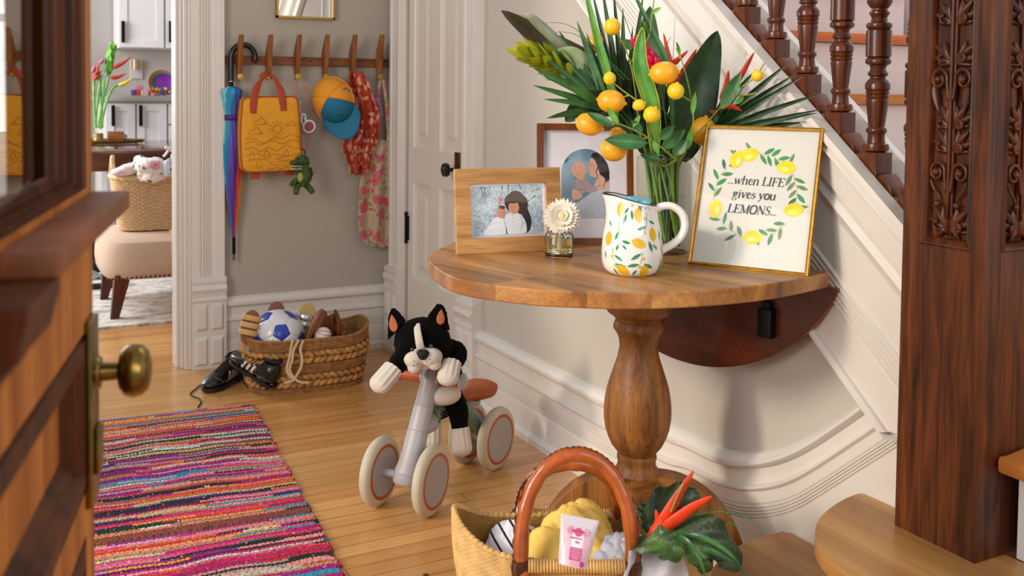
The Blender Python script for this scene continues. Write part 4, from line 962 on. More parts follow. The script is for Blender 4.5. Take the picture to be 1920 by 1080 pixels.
# --- broad leaves
for lab, pts, w_, mt, nm in (
    ('large upright dark green leaf right of the lemons, pointed at the top', [(1268, 300, 2.24), (1292, 215, 2.22), (1315, 140, 2.22), (1345, 58, 2.2)], .105, g_dark, 'broad_leaf'),
    ('broad dark leaf standing at the back of the bouquet behind the pink flower', [(1222, 290, 2.3), (1216, 190, 2.32), (1213, 100, 2.32), (1219, 12, 2.34)], .085, g_mid, 'broad_leaf'),
    ('long bronze green leaf reaching out to the upper left of the bouquet', [(1180, 230, 2.3), (1110, 140, 2.28), (1030, 85, 2.26), (940, 20, 2.2)], .075, g_bronze, 'broad_leaf'),
    ('narrow yellow edged leaf upright in front of the pink flower', [(1228, 290, 2.16), (1222, 200, 2.13), (1200, 120, 2.12), (1204, 52, 2.12)], .034, g_bright, 'narrow_leaf'),
    ('pale round leaf among the palm blades at the left of the bouquet', [(1150, 200, 2.24), (1105, 155, 2.2), (1060, 110, 2.18), (1045, 92, 2.18)], .085, g_light, 'round_leaf'),
    ('dark lobed leaf hanging low at the left above the walnut frame', [(1160, 200, 2.2), (1120, 195, 2.16), (1085, 205, 2.15), (1060, 228, 2.15)], .060, g_dark, 'round_leaf')):
    r = bq(nm, lab, 'leaf'); P = spx(pts); m = MB()
    m.blade(P, w_, TOCAM+V((.25, 0, .1)), (lambda u: max(.03, sin(pi*min(1, .10+.90*u**.85))**.75)) if 'narrow' not in nm else None, .22, 4, 6); part('blade', m, mt, r, world=True, auto=False)
    if nm == 'narrow_leaf':
        m = MB(); Q = smooth_path(P, 6); N = len(Q)-1
        for sd in (-1, 1):
            L2 = []
            for i, p in enumerate(Q):
                u = i/N; ww = .034*.5*max(.02, sin(pi*min(1, .08+u*.92))**.7); tt = (Q[min(i+1, N)]-Q[max(i-1, 0)]).normalized(); nn = TOCAM-tt*TOCAM.dot(tt); x = tt.cross(nn.normalized()); L2.append(p+x*ww*sd+nn.normalized()*.004)
            m.tube(L2, .0014, 5)
        part('yellow_edge', m, g_yel, r, world=True)
    mk_stem(r, P[0], .003)
# --- fan palms: blades radiating from a hub
def fan(lab, hub, tips, w_, mt, droop=0, name='palm_frond', group=None):
    r = bq(name, lab, 'palm leaf', group); H = at(*hub); m = MB()
    for i, q in enumerate(tips):
        T = at(*q); mid = H.lerp(T, .5)+TOCAM*.006*((i % 3)-1)+V((0, 0, droop*(.5+.5*(i % 2))))
        m.blade([H, mid, T], w_*srng.uniform(.85, 1.1), TOCAM+V((srng.uniform(-.5, .5), srng.uniform(-.3, .3), srng.uniform(-.2, .6))), lambda u: max(.05, min(1, u*4+.25)*(1-u**2.6)), .5, 2, 5)
    part('blades', m, mt, r, world=True, auto=False); mk_stem(r, H, .0026); return r
fan('fan of glossy palm blades spreading left over the walnut frame', (1140, 205, 2.17), [(1048, 58, 2.2), (1082, 40, 2.18), (1100, 62, 2.2), (1022, 75, 2.16), (1008, 100, 2.12), (1000, 128, 2.1), (1000, 160, 2.1), (1018, 142, 2.14), (1020, 186, 2.1), (1025, 222, 2.1), (1118, 70, 2.22), (1035, 95, 2.2)], .019, g_mid, .004)
fan('fan of dark palm blades standing upright at the top of the bouquet', (1172, 235, 2.28), [(1108, -25, 2.32), (1128, -30, 2.3), (1150, -20, 2.32), (1168, 15, 2.28), (1186, 50, 2.26), (1206, -10, 2.34), (1142, 75, 2.2), (1128, 62, 2.24), (1160, 80, 2.18), (1182, 95, 2.2)], .017, g_dark)
fan('spray of dark palm blades reaching right above the lemon print', (1322, 258, 2.23), [(1478, 118, 2.12), (1486, 142, 2.12), (1506, 143, 2.09), (1540, 175, 2.03), (1540, 205, 2.03), (1532, 212, 2.045), (1508, 229, 2.09), (1470, 228, 2.13), (1392, 128, 2.18), (1418, 130, 2.17)], .0175, g_dark, .006)
m = MB(); r = bq('long_blade', 'long pale green blade crossing the top left of the bouquet', 'leaf'); m.blade(spx([(1160, 250, 2.2), (1138, 140, 2.16), (1118, 70, 2.15), (1092, -40, 2.14)]), .021, TOCAM+V((.4, 0, 0)), None, .35, 2, 6); part('blade', m, g_bright, r, world=True, auto=False); mk_stem(r, at(1160, 250, 2.2))
m = MB(); r = bq('long_blade', 'long green blade arching down in front of the dark leaf behind the pink flower', 'leaf'); m.blade(spx([(1262, 250, 2.2), (1250, 125, 2.17), (1222, 60, 2.17), (1180, -30, 2.17)]), .017, TOCAM+V((.4, 0, 0)), None, .35, 2, 6); part('blade', m, g_mid, r, world=True, auto=False); mk_stem(r, at(1262, 250, 2.2))
# dark centre of the bunch
fan('dense dark green foliage filling the middle of the bouquet', (1222, 300, 2.29), [(1150, 120, 2.28), (1172, 105, 2.3), (1190, 120, 2.3), (1206, 130, 2.3), (1228, 110, 2.3), (1246, 125, 2.3), (1264, 120, 2.3), (1160, 180, 2.26), (1185, 170, 2.26), (1280, 170, 2.3), (1235, 150, 2.24), (1210, 160, 2.24), (1256, 160, 2.26), (1140, 170, 2.3), (1290, 200, 2.3), (1175, 140, 2.27), (1305, 215, 2.3)], .026, g_dark, name='foliage')
# grass
r = bq('grass_blades', 'thin wiry grass blades rising above the bouquet', 'grass'); m = MB()
for q in ([(1255, 230, 2.25), (1262, 110, 2.25), (1266, 30, 2.25)], [(1170, 150, 2.2), (1080, 55, 2.2), (1022, 42, 2.2)], [(1180, 150, 2.2), (1090, 70, 2.2), (1035, 60, 2.2)], [(1200, 120, 2.25), (1160, 10, 2.25), (1110, -20, 2.25)], [(1240, 200, 2.2), (1285, 260, 2.2), (1330, 290, 2.2)], [(1230, 120, 2.25), (1252, 80, 2.25), (1258, 68, 2.25)]):
    P = smooth_path(spx(q), 8); m.tube(P, [.0013*(1-.8*i/len(P)) for i in range(len(P))], 5)
part('blades', m, g_mid, r, world=True)
# bud spike
r = bq('flower_bud', 'closed grey purple bud pointing up and left beside the bronze leaf', 'flower bud'); P = smooth_path(spx([(1075, 110, 2.2), (1045, 78, 2.19), (1010, 45, 2.18), (990, 29, 2.17), (972, 26, 2.17)]), 5)
m = MB(); m.tube(P, [.012*max(.06, sin(pi*(.25+.75*i/(len(P)-1))))**.9 for i in range(len(P))], 10); part('bud', m, plain('bud_skin', '#8b8f78', .5, var=.3, vs=25), r, world=True); mk_stem(r, P[0])
# conebush
r = bq('conebush_flower', 'yellow green conebush head of overlapping bracts at the far left of the bouquet', 'flower'); ax0_, ax1_ = at(1085, 145, 2.2), at(955, 80, 2.10); A_ = (ax1_-ax0_); An = A_.normalized(); u1 = An.orthogonal().normalized(); u2 = An.cross(u1); m = MB()
for k in range(30):
    f_ = k/29; a = k*2.4; b = ax0_+A_*(f_*.62); sprd = .30+.35*(1-f_); d = (An+(u1*cos(a)+u2*sin(a))*sprd).normalized(); nn = (u1*cos(a)+u2*sin(a))
    m.leaf(b+nn*.004, b+nn*.004+d*(.062+.012*srng.random()), .024, -nn+TOCAM*.2, 6, 2, .25, -.05, wmax=.55)
part('bracts', m, g_yel, r, world=True, auto=False); mk_stem(r, ax0_, .003)
# ginger
r = bq('ginger_flower', 'pink red ginger flower head near the top of the bouquet', 'flower'); a0_, a1_ = at(1238, 142, 2.2), at(1192, 74, 2.18); A_ = a1_-a0_; An = A_.normalized(); u1 = An.orthogonal().normalized(); u2 = An.cross(u1); m = MB()
for k in range(34):
    f_ = k/33; a = k*2.4; nn = (u1*cos(a)+u2*sin(a)); b = a0_+A_*(f_*.85)+nn*.003; d = (An*(.9+.8*f_)+nn*(.75-.45*f_)).normalized(); L = .034-.008*f_
    Q = [b, b+d*L*.5+nn*.003, b+d*L]; m.tube(smooth_path(Q, 3), [.002, .0045, .0062, .0068, .0060, .0038, .0008], 8)
part('bracts', m, gin_m, r, world=True); mk_stem(r, a0_, .0035)
# heliconias
def heli(lab, stem, bracts):
    r = bq('heliconia', lab, 'flower'); m = MB(); P = smooth_path(spx(stem), 6); m.tube(P, .0032, 8)
    for q0, q1, w_, bend in bracts:
        a, b = at(*q0), at(*q1); mid = a.lerp(b, .45)+V((0, 0, bend)); Q = smooth_path([a, mid, b], 8); n = len(Q)-1
        m.tube(Q, [w_*max(.05, (1-i/n)**.6*min(1, .55+i/n*2)) for i in range(n+1)], 8, flat=.45, up=TOCAM)
    part('bracts', m, hel_red if 'dark' not in lab else hel_or, r, world=True); mk_stem(r, P[0], .003); return r
heli('orange red heliconia spike with a dark open bract in the middle of the bouquet', [(1272, 250, 2.26), (1262, 190, 2.25), (1262, 130, 2.25)], [((1264, 150, 2.24), (1244, 62, 2.23), .009, 0), ((1266, 160, 2.24), (1306, 92, 2.24), .013, -.004), ((1262, 120, 2.24), (1290, 95, 2.22), .008, 0)])
heli('red heliconia with three pointed bracts standing at the right of the bouquet', [(1325, 235, 2.24), (1352, 205, 2.22), (1360, 175, 2.20)], [((1356, 190, 2.20), (1366, 132, 2.19), .012, -.004), ((1362, 178, 2.2), (1414, 98, 2.15), .011, -.006), ((1350, 200, 2.2), (1392, 208, 2.14), .010, .006), ((1345, 212, 2.2), (1330, 208, 2.2), .008, 0)])
# --- lemon branches
def lemon(m, c, rx, ry, ax=(1, 0, 0)):
    ax = V(ax).normalized(); R = frame(ax); L = rx; W = ry; prof = []
    for i in range(17):
        t = pi*i/16; z = -L*cos(t); rr_ = W*sin(t)**.92
        prof.append((max(rr_, 0), z))
    prof = [(0, -L*1.10), (W*.09, -L*1.085), (W*.15, -L*1.02)]+prof[1:-1]+[(W*.17, L*1.03), (W*.12, L*1.12), (0, L*1.15)]
    m.lathe(prof, 22, c, R)
def branch(lab, twigs, lemons, leaves, lm=lemon_m):
    r = bq('lemon_branch', lab, 'branch'); m = MB()
    for q in twigs:
        P = smooth_path(spx(q), 6); m.tube(P, [.0021*(1-.45*i/len(P)) for i in range(len(P))], 6)
    part('twig', m, g_twig, r, world=True)
    for px, py, rx, ry, d, ang_, *y in lemons:
        m = MB(); s_ = d/F_PX; lemon(m, at(px, py, d), max(rx, ry)*s_*.93, min(rx, ry)*s_, CR*cos(rad(ang_))-CD*sin(rad(ang_))+TOCAM*.25)
        part('lemon', m, lemon_y if y else lemon_m, r, world=True)
    for x0, y0, x1, y1, w_, d in leaves:
        m = MB(); a, b = at(x0, y0, d), at(x1, y1, d-.01); m.leaf(a, b, w_*d/F_PX, TOCAM+V((srng.uniform(-.3, .3), 0, srng.uniform(0, .5))), 9, 3, .3, -.05, wmax=.45)
        part('leaf', m, g_bright if w_ < 15 else g_mid, r, world=True, auto=False)
    mk_stem(r, at(*twigs[0][0]), .0026, g_twig); return r
branch('lemon branch reaching left over the walnut frame with two big lemons and serrated leaves', [[(1268, 300, 2.15), (1215, 258, 2.10), (1160, 232, 2.08), (1110, 222, 2.07)], [(1215, 258, 2.10), (1190, 262, 2.08), (1160, 262, 2.08)]],
       [(1105, 233, 28, 21, 2.10, -20), (1150, 281, 26, 22, 2.10, -10), (1157, 253, 15, 15, 2.16, 20)],
       [(1215, 268, 1133, 262, 31, 2.06), (1152, 236, 1100, 211, 20, 2.06), (1160, 234, 1138, 200, 12, 2.07), (1205, 248, 1182, 225, 16, 2.1), (1225, 265, 1235, 290, 12, 2.1), (1240, 300, 1200, 290, 18, 2.12)])
branch('lemon branch in the middle with a big pale lemon and small round ones', [[(1236, 300, 2.16), (1222, 235, 2.12), (1200, 195, 2.1), (1168, 170, 2.1), (1150, 155, 2.1)], [(1222, 235, 2.12), (1224, 215, 2.1)], [(1180, 178, 2.1), (1150, 190, 2.1)]],
       [(1143, 147, 13, 12, 2.10, 100, 1), (1146, 190, 28, 22, 2.10, -10), (1198, 197, 13, 11, 2.09, 20, 1), (1222, 215, 17, 16, 2.08, 60, 1)],
       [(1238, 262, 1262, 235, 20, 2.12), (1240, 280, 1285, 242, 24, 2.14), (1262, 292, 1288, 262, 22, 2.14), (1200, 215, 1186, 240, 9, 2.1), (1222, 285, 1236, 245, 16, 2.16)])
branch('lemon branch with a large lemon touching a small one below the pink flower', [[(1285, 285, 2.17), (1300, 235, 2.14), (1292, 165, 2.12), (1272, 92, 2.12)], [(1296, 190, 2.12), (1270, 175, 2.12)], [(1276, 110, 2.12), (1268, 90, 2.12)]],
       [(1245, 137, 29, 22, 2.11, 5), (1267, 171, 17, 16, 2.10, 80, 1)],
       [(1298, 215, 1304, 172, 11, 2.12), (1280, 290, 1262, 245, 22, 2.16), (1290, 280, 1296, 240, 12, 2.14), (1276, 100, 1268, 78, 6, 2.12)])
branch('tall lemon twig with one yellow lemon above the palm fan at the top left', [[(1200, 250, 2.2), (1185, 130, 2.18), (1163, 72, 2.16), (1150, 60, 2.16)], [(1180, 120, 2.18), (1215, 72, 2.17), (1222, 30, 2.17), (1229, -20, 2.17)]],
       [(1148, 50, 17, 16, 2.12, 80, 1), (1114, 82, 22, 16, 2.24, 60)],
       [(1222, 25, 1240, 14, 9, 2.17), (1216, 60, 1205, 38, 8, 2.17), (1172, 90, 1196, 78, 20, 2.2), (1168, 74, 1200, 100, 18, 2.2)])
branch('lemon twig leaning right with a small lemon at its tip above the palm spray', [[(1290, 270, 2.2), (1330, 225, 2.17), (1375, 175, 2.13), (1412, 148, 2.1), (1434, 118, 2.09)], [(1372, 180, 2.13), (1400, 178, 2.12), (1418, 174, 2.11)]],
       [(1420, 142, 12, 11, 2.09, 20, 1), (1318, 246, 29, 24, 2.22, 80)],
       [(1352, 205, 1390, 135, 26, 2.12), (1370, 182, 1388, 165, 9, 2.12), (1395, 180, 1378, 196, 9, 2.13)])
# extra stems seen through the glass
r = bq('greenery_bundle', 'bundle of green flower stems seen through the vase glass', 'greenery'); m = MB()
for k in range(22):
    a = 2*pi*k/22+srng.uniform(-.2, .2); rr = srng.uniform(.02, .052); b_ = a+srng.uniform(.3, 1.2); P = [VC+V((cos(a)*rr, sin(a)*rr, .205+srng.uniform(0, .03))), VC+V((cos(b_)*rr*.7, sin(b_)*rr*.7, .1)), VC+V((cos(b_+.6)*rr*.8, sin(b_+.6)*rr*.8, .014))]
    m.tube(smooth_path(P, 5), srng.uniform(.0022, .0048), 7)
part('stem', m, g_stem, r, world=True)
# ------------------------------------------------------------------ things on the back wall
def W(px, py, off=0): return on(px, py, 'y', YB-off)
rack_w = wood('rack_wood', '#5d2f14', '#96592c', .45, 'x', 1.4, .8); rack_v = wood('rack_stick_wood', '#6e3a18', '#a86a34', .45, 'z', 1.4, .8)
rk = thing('coat_rack', 'wooden wall rack with six tilted pegs ending in brass discs', 'coat rack', W(577, 114, .01))
a, b = W(424.4, 103.4, .022), W(730, 126, .022)
m = MB(); m.box(((a.x+b.x)/2, YB-.011, 1.228*0+(a.z+b.z)/2), (b.x-a.x, .021, abs(a.z-b.z))); part('rail', m, rack_w, rk, world=True, bevel=.0015)
for px in (583, 722):
    m = MB(); m.ell(W(px, 115, .022), (.0035, .001, .0035)); part('screw', m, black_metal, rk, world=True)
for px, pxt, kx in ((450.5, 452.5, 452), (505.5, 507, 507.8), (559, 561, 561.9), (611.5, 614, 612), (663, 666.5, 664), (713.5, 717, 716)):
    t_ = W(pxt, 64.5, .085); c_ = W(px, 115, .06); z0 = W(px, 150, .05).z; x = c_.x; w_ = .0088
    pts = [(.022, c_.z+.035), (.075, t_.z), (.088, t_.z), (.066, c_.z-.01), (.050, z0), (.040, z0), (.022, c_.z-.022)]
    m = MB(); m.prism([(x-w_, YB-d, z) for d, z in pts], (2*w_, 0, 0)); pg = part('peg', m, rack_v, rk, world=True, bevel=.0015)
    kz = W(kx, 144, .056).z; m = MB(); m.lathe([(0, 0), (.006, 0), (.006, .006), (.0128, .008), (.0132, .012), (.012, .0145), (0, .015)], 24, (x+.001, YB-.044, kz), frame((0, -1, 0))); part('brass_disc', m, plain('brass_disc', '#b99a4a', .35, metal=.85), rk, world=True)
m = MB()
# wall mirror
mr = thing('wall_mirror', 'small rectangular mirror in a thin brass frame above the coat rack', 'mirror', W(572, 20, .0))
x0, x1, z0 = W(518.5, 34, .02).x, W(628, 34, .02).x, W(573, 35, .02).z; z1_ = z0+.42
m = MB(); 
for c_, s_ in ((((x0+x1)/2, z0+.004), (x1-x0, .009)), (((x0+x1)/2, z1_), (x1-x0, .009)), ((x0+.004, (z0+z1_)/2), (.008, z1_-z0)), ((x1-.004, (z0+z1_)/2), (.008, z1_-z0))): m.box((c_[0], YB-.013, c_[1]), (s_[0], .022, s_[1]))
part('frame', m, plain('brass_frame', '#b08d45', .3, metal=.9), mr, world=True, flat=True)
m = MB(); m.box(((x0+x1)/2, YB-.010, (z0+z1_)/2), (x1-x0-.012, .004, z1_-z0-.012)); part('mirror_glass', m, plain('mirror_silver', '#f2f4f2', .01, metal=1), mr, world=True, flat=True)

# umbrella
ur = thing('umbrella', 'closed rainbow umbrella hanging by its black crook handle from the leftmost peg', 'umbrella', W(433, 150, .04))
hp = smooth_path([W(a, b, .038) for a, b in ((433.5, 152), (433.2, 120), (434, 103), (440, 90), (452, 84), (466, 86), (476, 97), (478.5, 110), (475.5, 116))], 5)
m = MB(); m.tube(hp, [.0112]*(len(hp)-6)+[.0112, .0115, .0118, .012, .0115, .010], 14); part('handle', m, plain('umbrella_handle', '#0b0b0c', .3), ur, world=True)
m = MB(); m.tube([W(433.5, 146, .038), W(433.5, 153, .038)], .0105, 16); part('collar', m, plain('silver_collar', '#c9cbd0', .25, metal=1), ur, world=True)
m = MB(); m.tube([W(433.6, 153, .038), W(434, 164, .038)], .008, 12); part('shaft', m, black_metal, ur, world=True)
ucol = ['#6fc6e0', '#1793b5', '#2f5fb0', '#5b2f9a', '#4a1f80', '#c2332a', '#e2622a', '#f0a524', '#e8cf30', '#4aa03c']
UM = [plain('umbrella_cloth_'+str(['pale_blue', 'turquoise', 'blue', 'purple', 'violet', 'red', 'orange', 'amber', 'yellow', 'green'][i]), c, .5) for i, c in enumerate(ucol)]
m = MB(); T0, T1 = W(433.6, 162, .038), W(438.5, 444, .032); rt = [(0, .012), (.02, .034), (.035, .041), (.055, .038), (.19, .026), (.22, .026), (.40, .036), (.55, .036), (.75, .026), (.92, .012), (1, .007)]
rows = []; NS = 80; NU = 48
for i in range(NU+1):
    u = i/NU; c = T0.lerp(T1, u); R_ = interp(rt, u); rw = []
    for k in range(NS):
        a = 2*pi*k/NS; rw.append(c+V((cos(a), sin(a)*.75, 0))*R_*(1+.17*(((a*10/(2*pi)-u*1.2) % 1)-.5))*(1 if u > .04 else .9+.25*((a*10/(2*pi)) % 1)))
    rows.append([m.bm.verts.new(p) for p in rw])
for i in range(NU):
    for k in range(NS):
        u = i/NU; a = (k+.5)/NS; sec = int((((a-.5) % 1)*(7+8*min(1, u*1.6))+u*1.3) % 10); m.mi = sec
        m.f([rows[i][k], rows[i][(k+1) % NS], rows[i+1][(k+1) % NS], rows[i+1][k]])
m.mi = 5; m.f(rows[0])
part('canopy', m, UM, ur, world=True, auto=False)
m = MB(); c = T0.lerp(T1, .205); m.grid([[c+V((cos(a)*.0285, sin(a)*.022, dz)) for a in [2*pi*k/40 for k in range(40)]] for dz in (-.011, .011)], cv=True); part('strap', m, UM[4], ur, world=True, solid=.001)
m = MB(); m.tube([T1, W(438.6, 476, .03)], .0065, 12); part('ferrule', m, black_metal, ur, world=True)
m = MB(); m.tube([W(438.6, 476, .03), W(438.7, 488, .03)], .0052, 12); part('tip', m, plain('dull_metal', '#77706a', .4, metal=.8), ur, world=True)

# backpack
canvas = plain('mustard_canvas', '#e09a1e', .75, var=.06, vs=30, bump=.25, bs=500); rust = plain('rust_webbing', '#a8401c', .7, bump=.3, bs=600); stitch = plain('stitch_thread', '#b5691a', .7)
bp = thing('backpack', 'mustard yellow child backpack with rust straps and an embroidered mountain scene', 'backpack', W(508, 318, .06))
def fb(px, py, off=0): return W(px, py, .125+off)
m = MB(); cx, cz = (fb(508, 252).x, fb(508, 252).z); outl = []
bx = [(456, 200), (459, 188), (470, 183.5), (508, 182.5), (545, 182), (555, 185), (559, 196), (563, 250), (566, 295), (563, 312), (553, 319), (510, 321.5), (470, 322.5), (459, 318), (455, 305), (453, 250)]
P = smooth_path([fb(a, b) for a, b in bx], 3, True); c0 = V((cx, YB-.125, cz)); rows = []
for off, sc_ in ((.128, .2), (.1315, .75), (.130, .93), (.125, .985), (.112, 1.01), (.09, 1.02), (.05, 1.02), (.02, 1.0), (.012, .93)):
    rows.append([V((c0.x+(p.x-c0.x)*sc_, YB-off, c0.z+(p.z-c0.z)*sc_)) for p in P])
m.grid(rows, cv=True); m.f([v for v in m.bm.verts[:len(P)]]); part('bag_body', m, canvas, bp, world=True)
m = MB(); m.tube([V((c0.x+(p.x-c0.x)*1.015, YB-.114, c0.z+(p.z-c0.z)*1.015)) for p in P], .0028, 6, closed=True); part('piping', m, rust, bp, world=True)
def ribbon(m, pts, w_, up=(0, -1, 0), th=.0012):
    m.tube(smooth_path(pts, 5), w_/2, 8, flat=th/w_*2, up=up)
for nm, pts in (('handle', [(474.5, 213, .005), (476, 190, .006), (479, 172, .0), (487, 155, -.03), (497, 142, -.055), (504, 140, -.06)]), ('handle', [(532.5, 208, .005), (530, 188, .006), (527, 172, 0), (520, 155, -.03), (512, 143, -.055), (505, 140, -.06)])):
    m = MB(); P2 = smooth_path([fb(a, b, o) for a, b, o in pts], 4); n = len(P2); m.tube(P2, [.0155 if i < n*.42 else .0155-.0075*min(1, (i/n-.42)*5) for i in range(n)], 8, flat=.16, up=(0, -1, 0)); part(nm, m, rust, bp, world=True)
m = MB(); ribbon(m, [fb(489, 146, -.045), fb(494, 141, -.04), fb(499, 137, -.045)], .024); part('handle_wrap', m, rust, bp, world=True)
for px, py in ((478.5, 329), (543, 322)):
    m = MB(); p = fb(px, py, -.03); m.box(p, (.034, .012, .030), bev=.003); part('strap_end', m, rust, bp, world=True)
m = MB()
def emb(pts, r=.0011, sm=4, closed=False):
    P2 = smooth_path([fb(a, b, .0062) for a, b in pts], sm, closed); m.tube(P2, r, 5, closed=closed)
emb([(519+7.5*cos(t), 242+7.5*sin(t)) for t in [2*pi*k/12 for k in range(12)]], closed=True)
for k in range(12): a = 2*pi*k/12; emb([(519+10.5*cos(a), 242+10.5*sin(a)), (519+15*cos(a), 242+15*sin(a))], sm=1)
for cx_, cy_, s_ in ((489, 229, 1.), (480, 247, 1.), (546, 233, .7)): emb([(cx_-13*s_, cy_+4*s_), (cx_-11*s_, cy_-2*s_), (cx_-4*s_, cy_-3*s_), (cx_, cy_-9*s_), (cx_+6*s_, cy_-5*s_), (cx_+8*s_, cy_), (cx_+13*s_, cy_+3*s_), (cx_, cy_+4*s_)], closed=True)
emb([(459, 262), (468, 259), (480, 262), (497, 268), (514, 257), (528, 260), (545, 252), (560, 258)], sm=3); emb([(459, 270), (475, 265), (487, 272), (500, 266), (514, 264), (530, 270), (548, 262), (562, 266)], sm=3); emb([(459, 280), (474, 276), (488, 284), (503, 276), (520, 283), (536, 272), (550, 278), (563, 276)], sm=3); emb([(460, 292), (480, 288), (498, 293), (520, 289), (543, 292), (564, 286)]); emb([(462, 302), (490, 298), (510, 304), (540, 300), (562, 302)]); emb([(530, 292), (515, 297), (528, 301), (506, 306), (524, 312), (500, 318)]); emb([(540, 292), (522, 298), (540, 302), (520, 307), (540, 312), (520, 318)])
for tx, ty, s_ in ((472, 296, 1), (500, 293, 1.1), (537, 290, .9), (486, 309, 1.1)):
    emb([(tx, ty-12*s_), (tx-5*s_, ty-4*s_), (tx-3*s_, ty-4*s_), (tx-6*s_, ty+3*s_), (tx+6*s_, ty+3*s_), (tx+3*s_, ty-4*s_), (tx+5*s_, ty-4*s_), (tx, ty-12*s_)], sm=1); emb([(tx, ty+3*s_), (tx, ty+7*s_)], sm=1)
part('embroidery', m, stitch, bp, world=True)

# dinosaur key ring toy
dg = plain('dinosaur_plush', '#3c5424', .85, var=.35, vs=45, bump=.3, bs=400); dgb = plain('dinosaur_belly', '#9aa850', .85, var=.2, vs=60)
dn = thing('toy_dinosaur', 'little green plush dinosaur with open toothy mouth hanging below the backpack', 'toy', W(563, 365, .13))
def dw(px, py, off=.13): return W(px, py, off)
m = MB()
m.ell(dw(566, 300, .135), (.030, .026, .021)); m.ell(dw(551, 305, .15), (.018, .016, .010)); m.ell(dw(557, 324, .145), (.020, .014, .008)); m.ell(dw(570, 318, .13), (.020, .02, .026))
m.tube([dw(570, 312), dw(571, 326), dw(567, 340), dw(566, 350)], [.020, .027, .030, .018], 14)
m.tube([dw(560, 345, .14), dw(556, 354, .15), dw(555, 364, .16)], [.012, .013, .011], 10); m.tube([dw(572, 345, .14), dw(581, 354, .15), dw(587, 362, .15)], [.013, .014, .011], 10)
m.tube([dw(560, 334, .15), dw(550, 342, .16), dw(546, 348, .165)], [.009, .011, .010], 10); m.tube([dw(570, 338, .16), dw(568, 346, .17), dw(567, 350, .17)], [.009, .010, .009], 10)
m.tube([dw(577, 338, .12), dw(584, 325, .115), dw(583, 315, .11)], [.014, .009, .003], 8)
o = part('plush_body', m, dg, dn, world=True); md = o.modifiers.new('remesh', 'REMESH'); md.mode = 'VOXEL'; md.voxel_size = .0026; md.use_smooth_shade = True; md = o.modifiers.new('smooth', 'SMOOTH'); md.iterations = 3
m = MB(); m.ell(dw(555, 314.5, .158), (.017, .013, .009)); part('mouth', m, plain('dinosaur_mouth', '#0c0808', .8), dn, world=True)
m = MB()
for k in range(6):
    for dy in (-1, 1): p = dw(546.5+k*3.6, 314.5+dy*3.3, .171-abs(k-1.5)*.001); m.lathe([(.0030, 0), (0, .0065)], 6, p, frame((0, 0, dy)))
part('teeth', m, plain('felt_tooth', '#efe9dc', .8), dn, world=True)
m = MB(); m.ell(dw(572, 296.5, .155), (.004,)*3); m.ell(dw(560, 298, .158), (.0035,)*3); part('eye', m, plain('toy_eye', '#060606', .15), dn, world=True)
m = MB(); m.ell(dw(563, 333, .158), (.013, .008, .020)); part('belly', m, dgb, dn, world=True)
m = MB()
for a, b in ((576, 306), (579, 316), (581, 326)): p = dw(a, b, .13); m.prism([p, p+V((.012, 0, .006)), p+V((.004, 0, -.012))], (0, .003, 0))
part('spines', m, plain('felt_black', '#10100f', .8), dn, world=True)
m = MB(); m.tube([dw(564.5+7.5*cos(a), 287+8*sin(a), .128) for a in [2*pi*k/24 for k in range(24)]], .0022, 6, closed=True); part('ring', m, black_metal, dn, world=True)
m = MB(); m.tube(smooth_path([fb(562, 232, .004), fb(563, 250, .008), dw(563, 268, .135), dw(565, 280, .13)], 4), .0018, 6); m.ell(dw(563.5, 258, .137), (.004,)*3); part('cord', m, rust, dn, world=True)

# child's sunglasses on a cord
sg = thing('sunglasses', 'white framed child sunglasses with pink lenses dangling from a coral cord', 'sunglasses', W(580, 237, .07))
def sw(px, py, off=.075): return W(px, py, off)
m = MB(); m.tube(smooth_path([sw(558, 148, .06), sw(555, 165), sw(556, 185), sw(563, 203), sw(566, 212)], 5), .0016, 6); m.tube(smooth_path([sw(565, 148, .06), sw(571, 160), sw(574, 172), sw(576, 188), sw(583, 205), sw(590, 222), sw(589, 238), sw(583, 252), sw(578, 268), sw(574, 281)], 5), .0016, 6)
m.ell(sw(573, 166), (.006, .005, .010)); part('cord', m, plain('coral_cord', '#d0604c', .6), sg, world=True)
wf = plain('white_plastic', '#e6e2e0', .3)
for (px, py, rx, rz, yaw) in ((579.5, 237, .0235, .0235, .2), (569, 223, .009, .02, 1.1)):
    m = MB(); c = sw(px, py, .08); m.tube([c+V((rx*cos(a), -.004*sin(a), rz*sin(a))) for a in [2*pi*k/28 for k in range(28)]], .0038, 8, closed=True); part('rim', m, wf, sg, world=True)
    m = MB(); m.lathe([(0, .001), (rx*.9, 0), (0, -.001)], 24, c, frame((0, -1, 0)), sx=1, sy=rz/rx); part('lens', m, plain('pink_lens' if px > 575 else 'blue_lens', '#8e4a5e' if px > 575 else '#5c86a0', .15), sg, world=True)
m = MB(); m.tube([sw(570, 221, .085), sw(575, 228, .09)], .003, 6); m.tube(smooth_path([sw(566, 215, .06), sw(562, 205, .04), sw(563, 190, .04)], 4), .003, 6); part('temple', m, wf, sg, world=True)

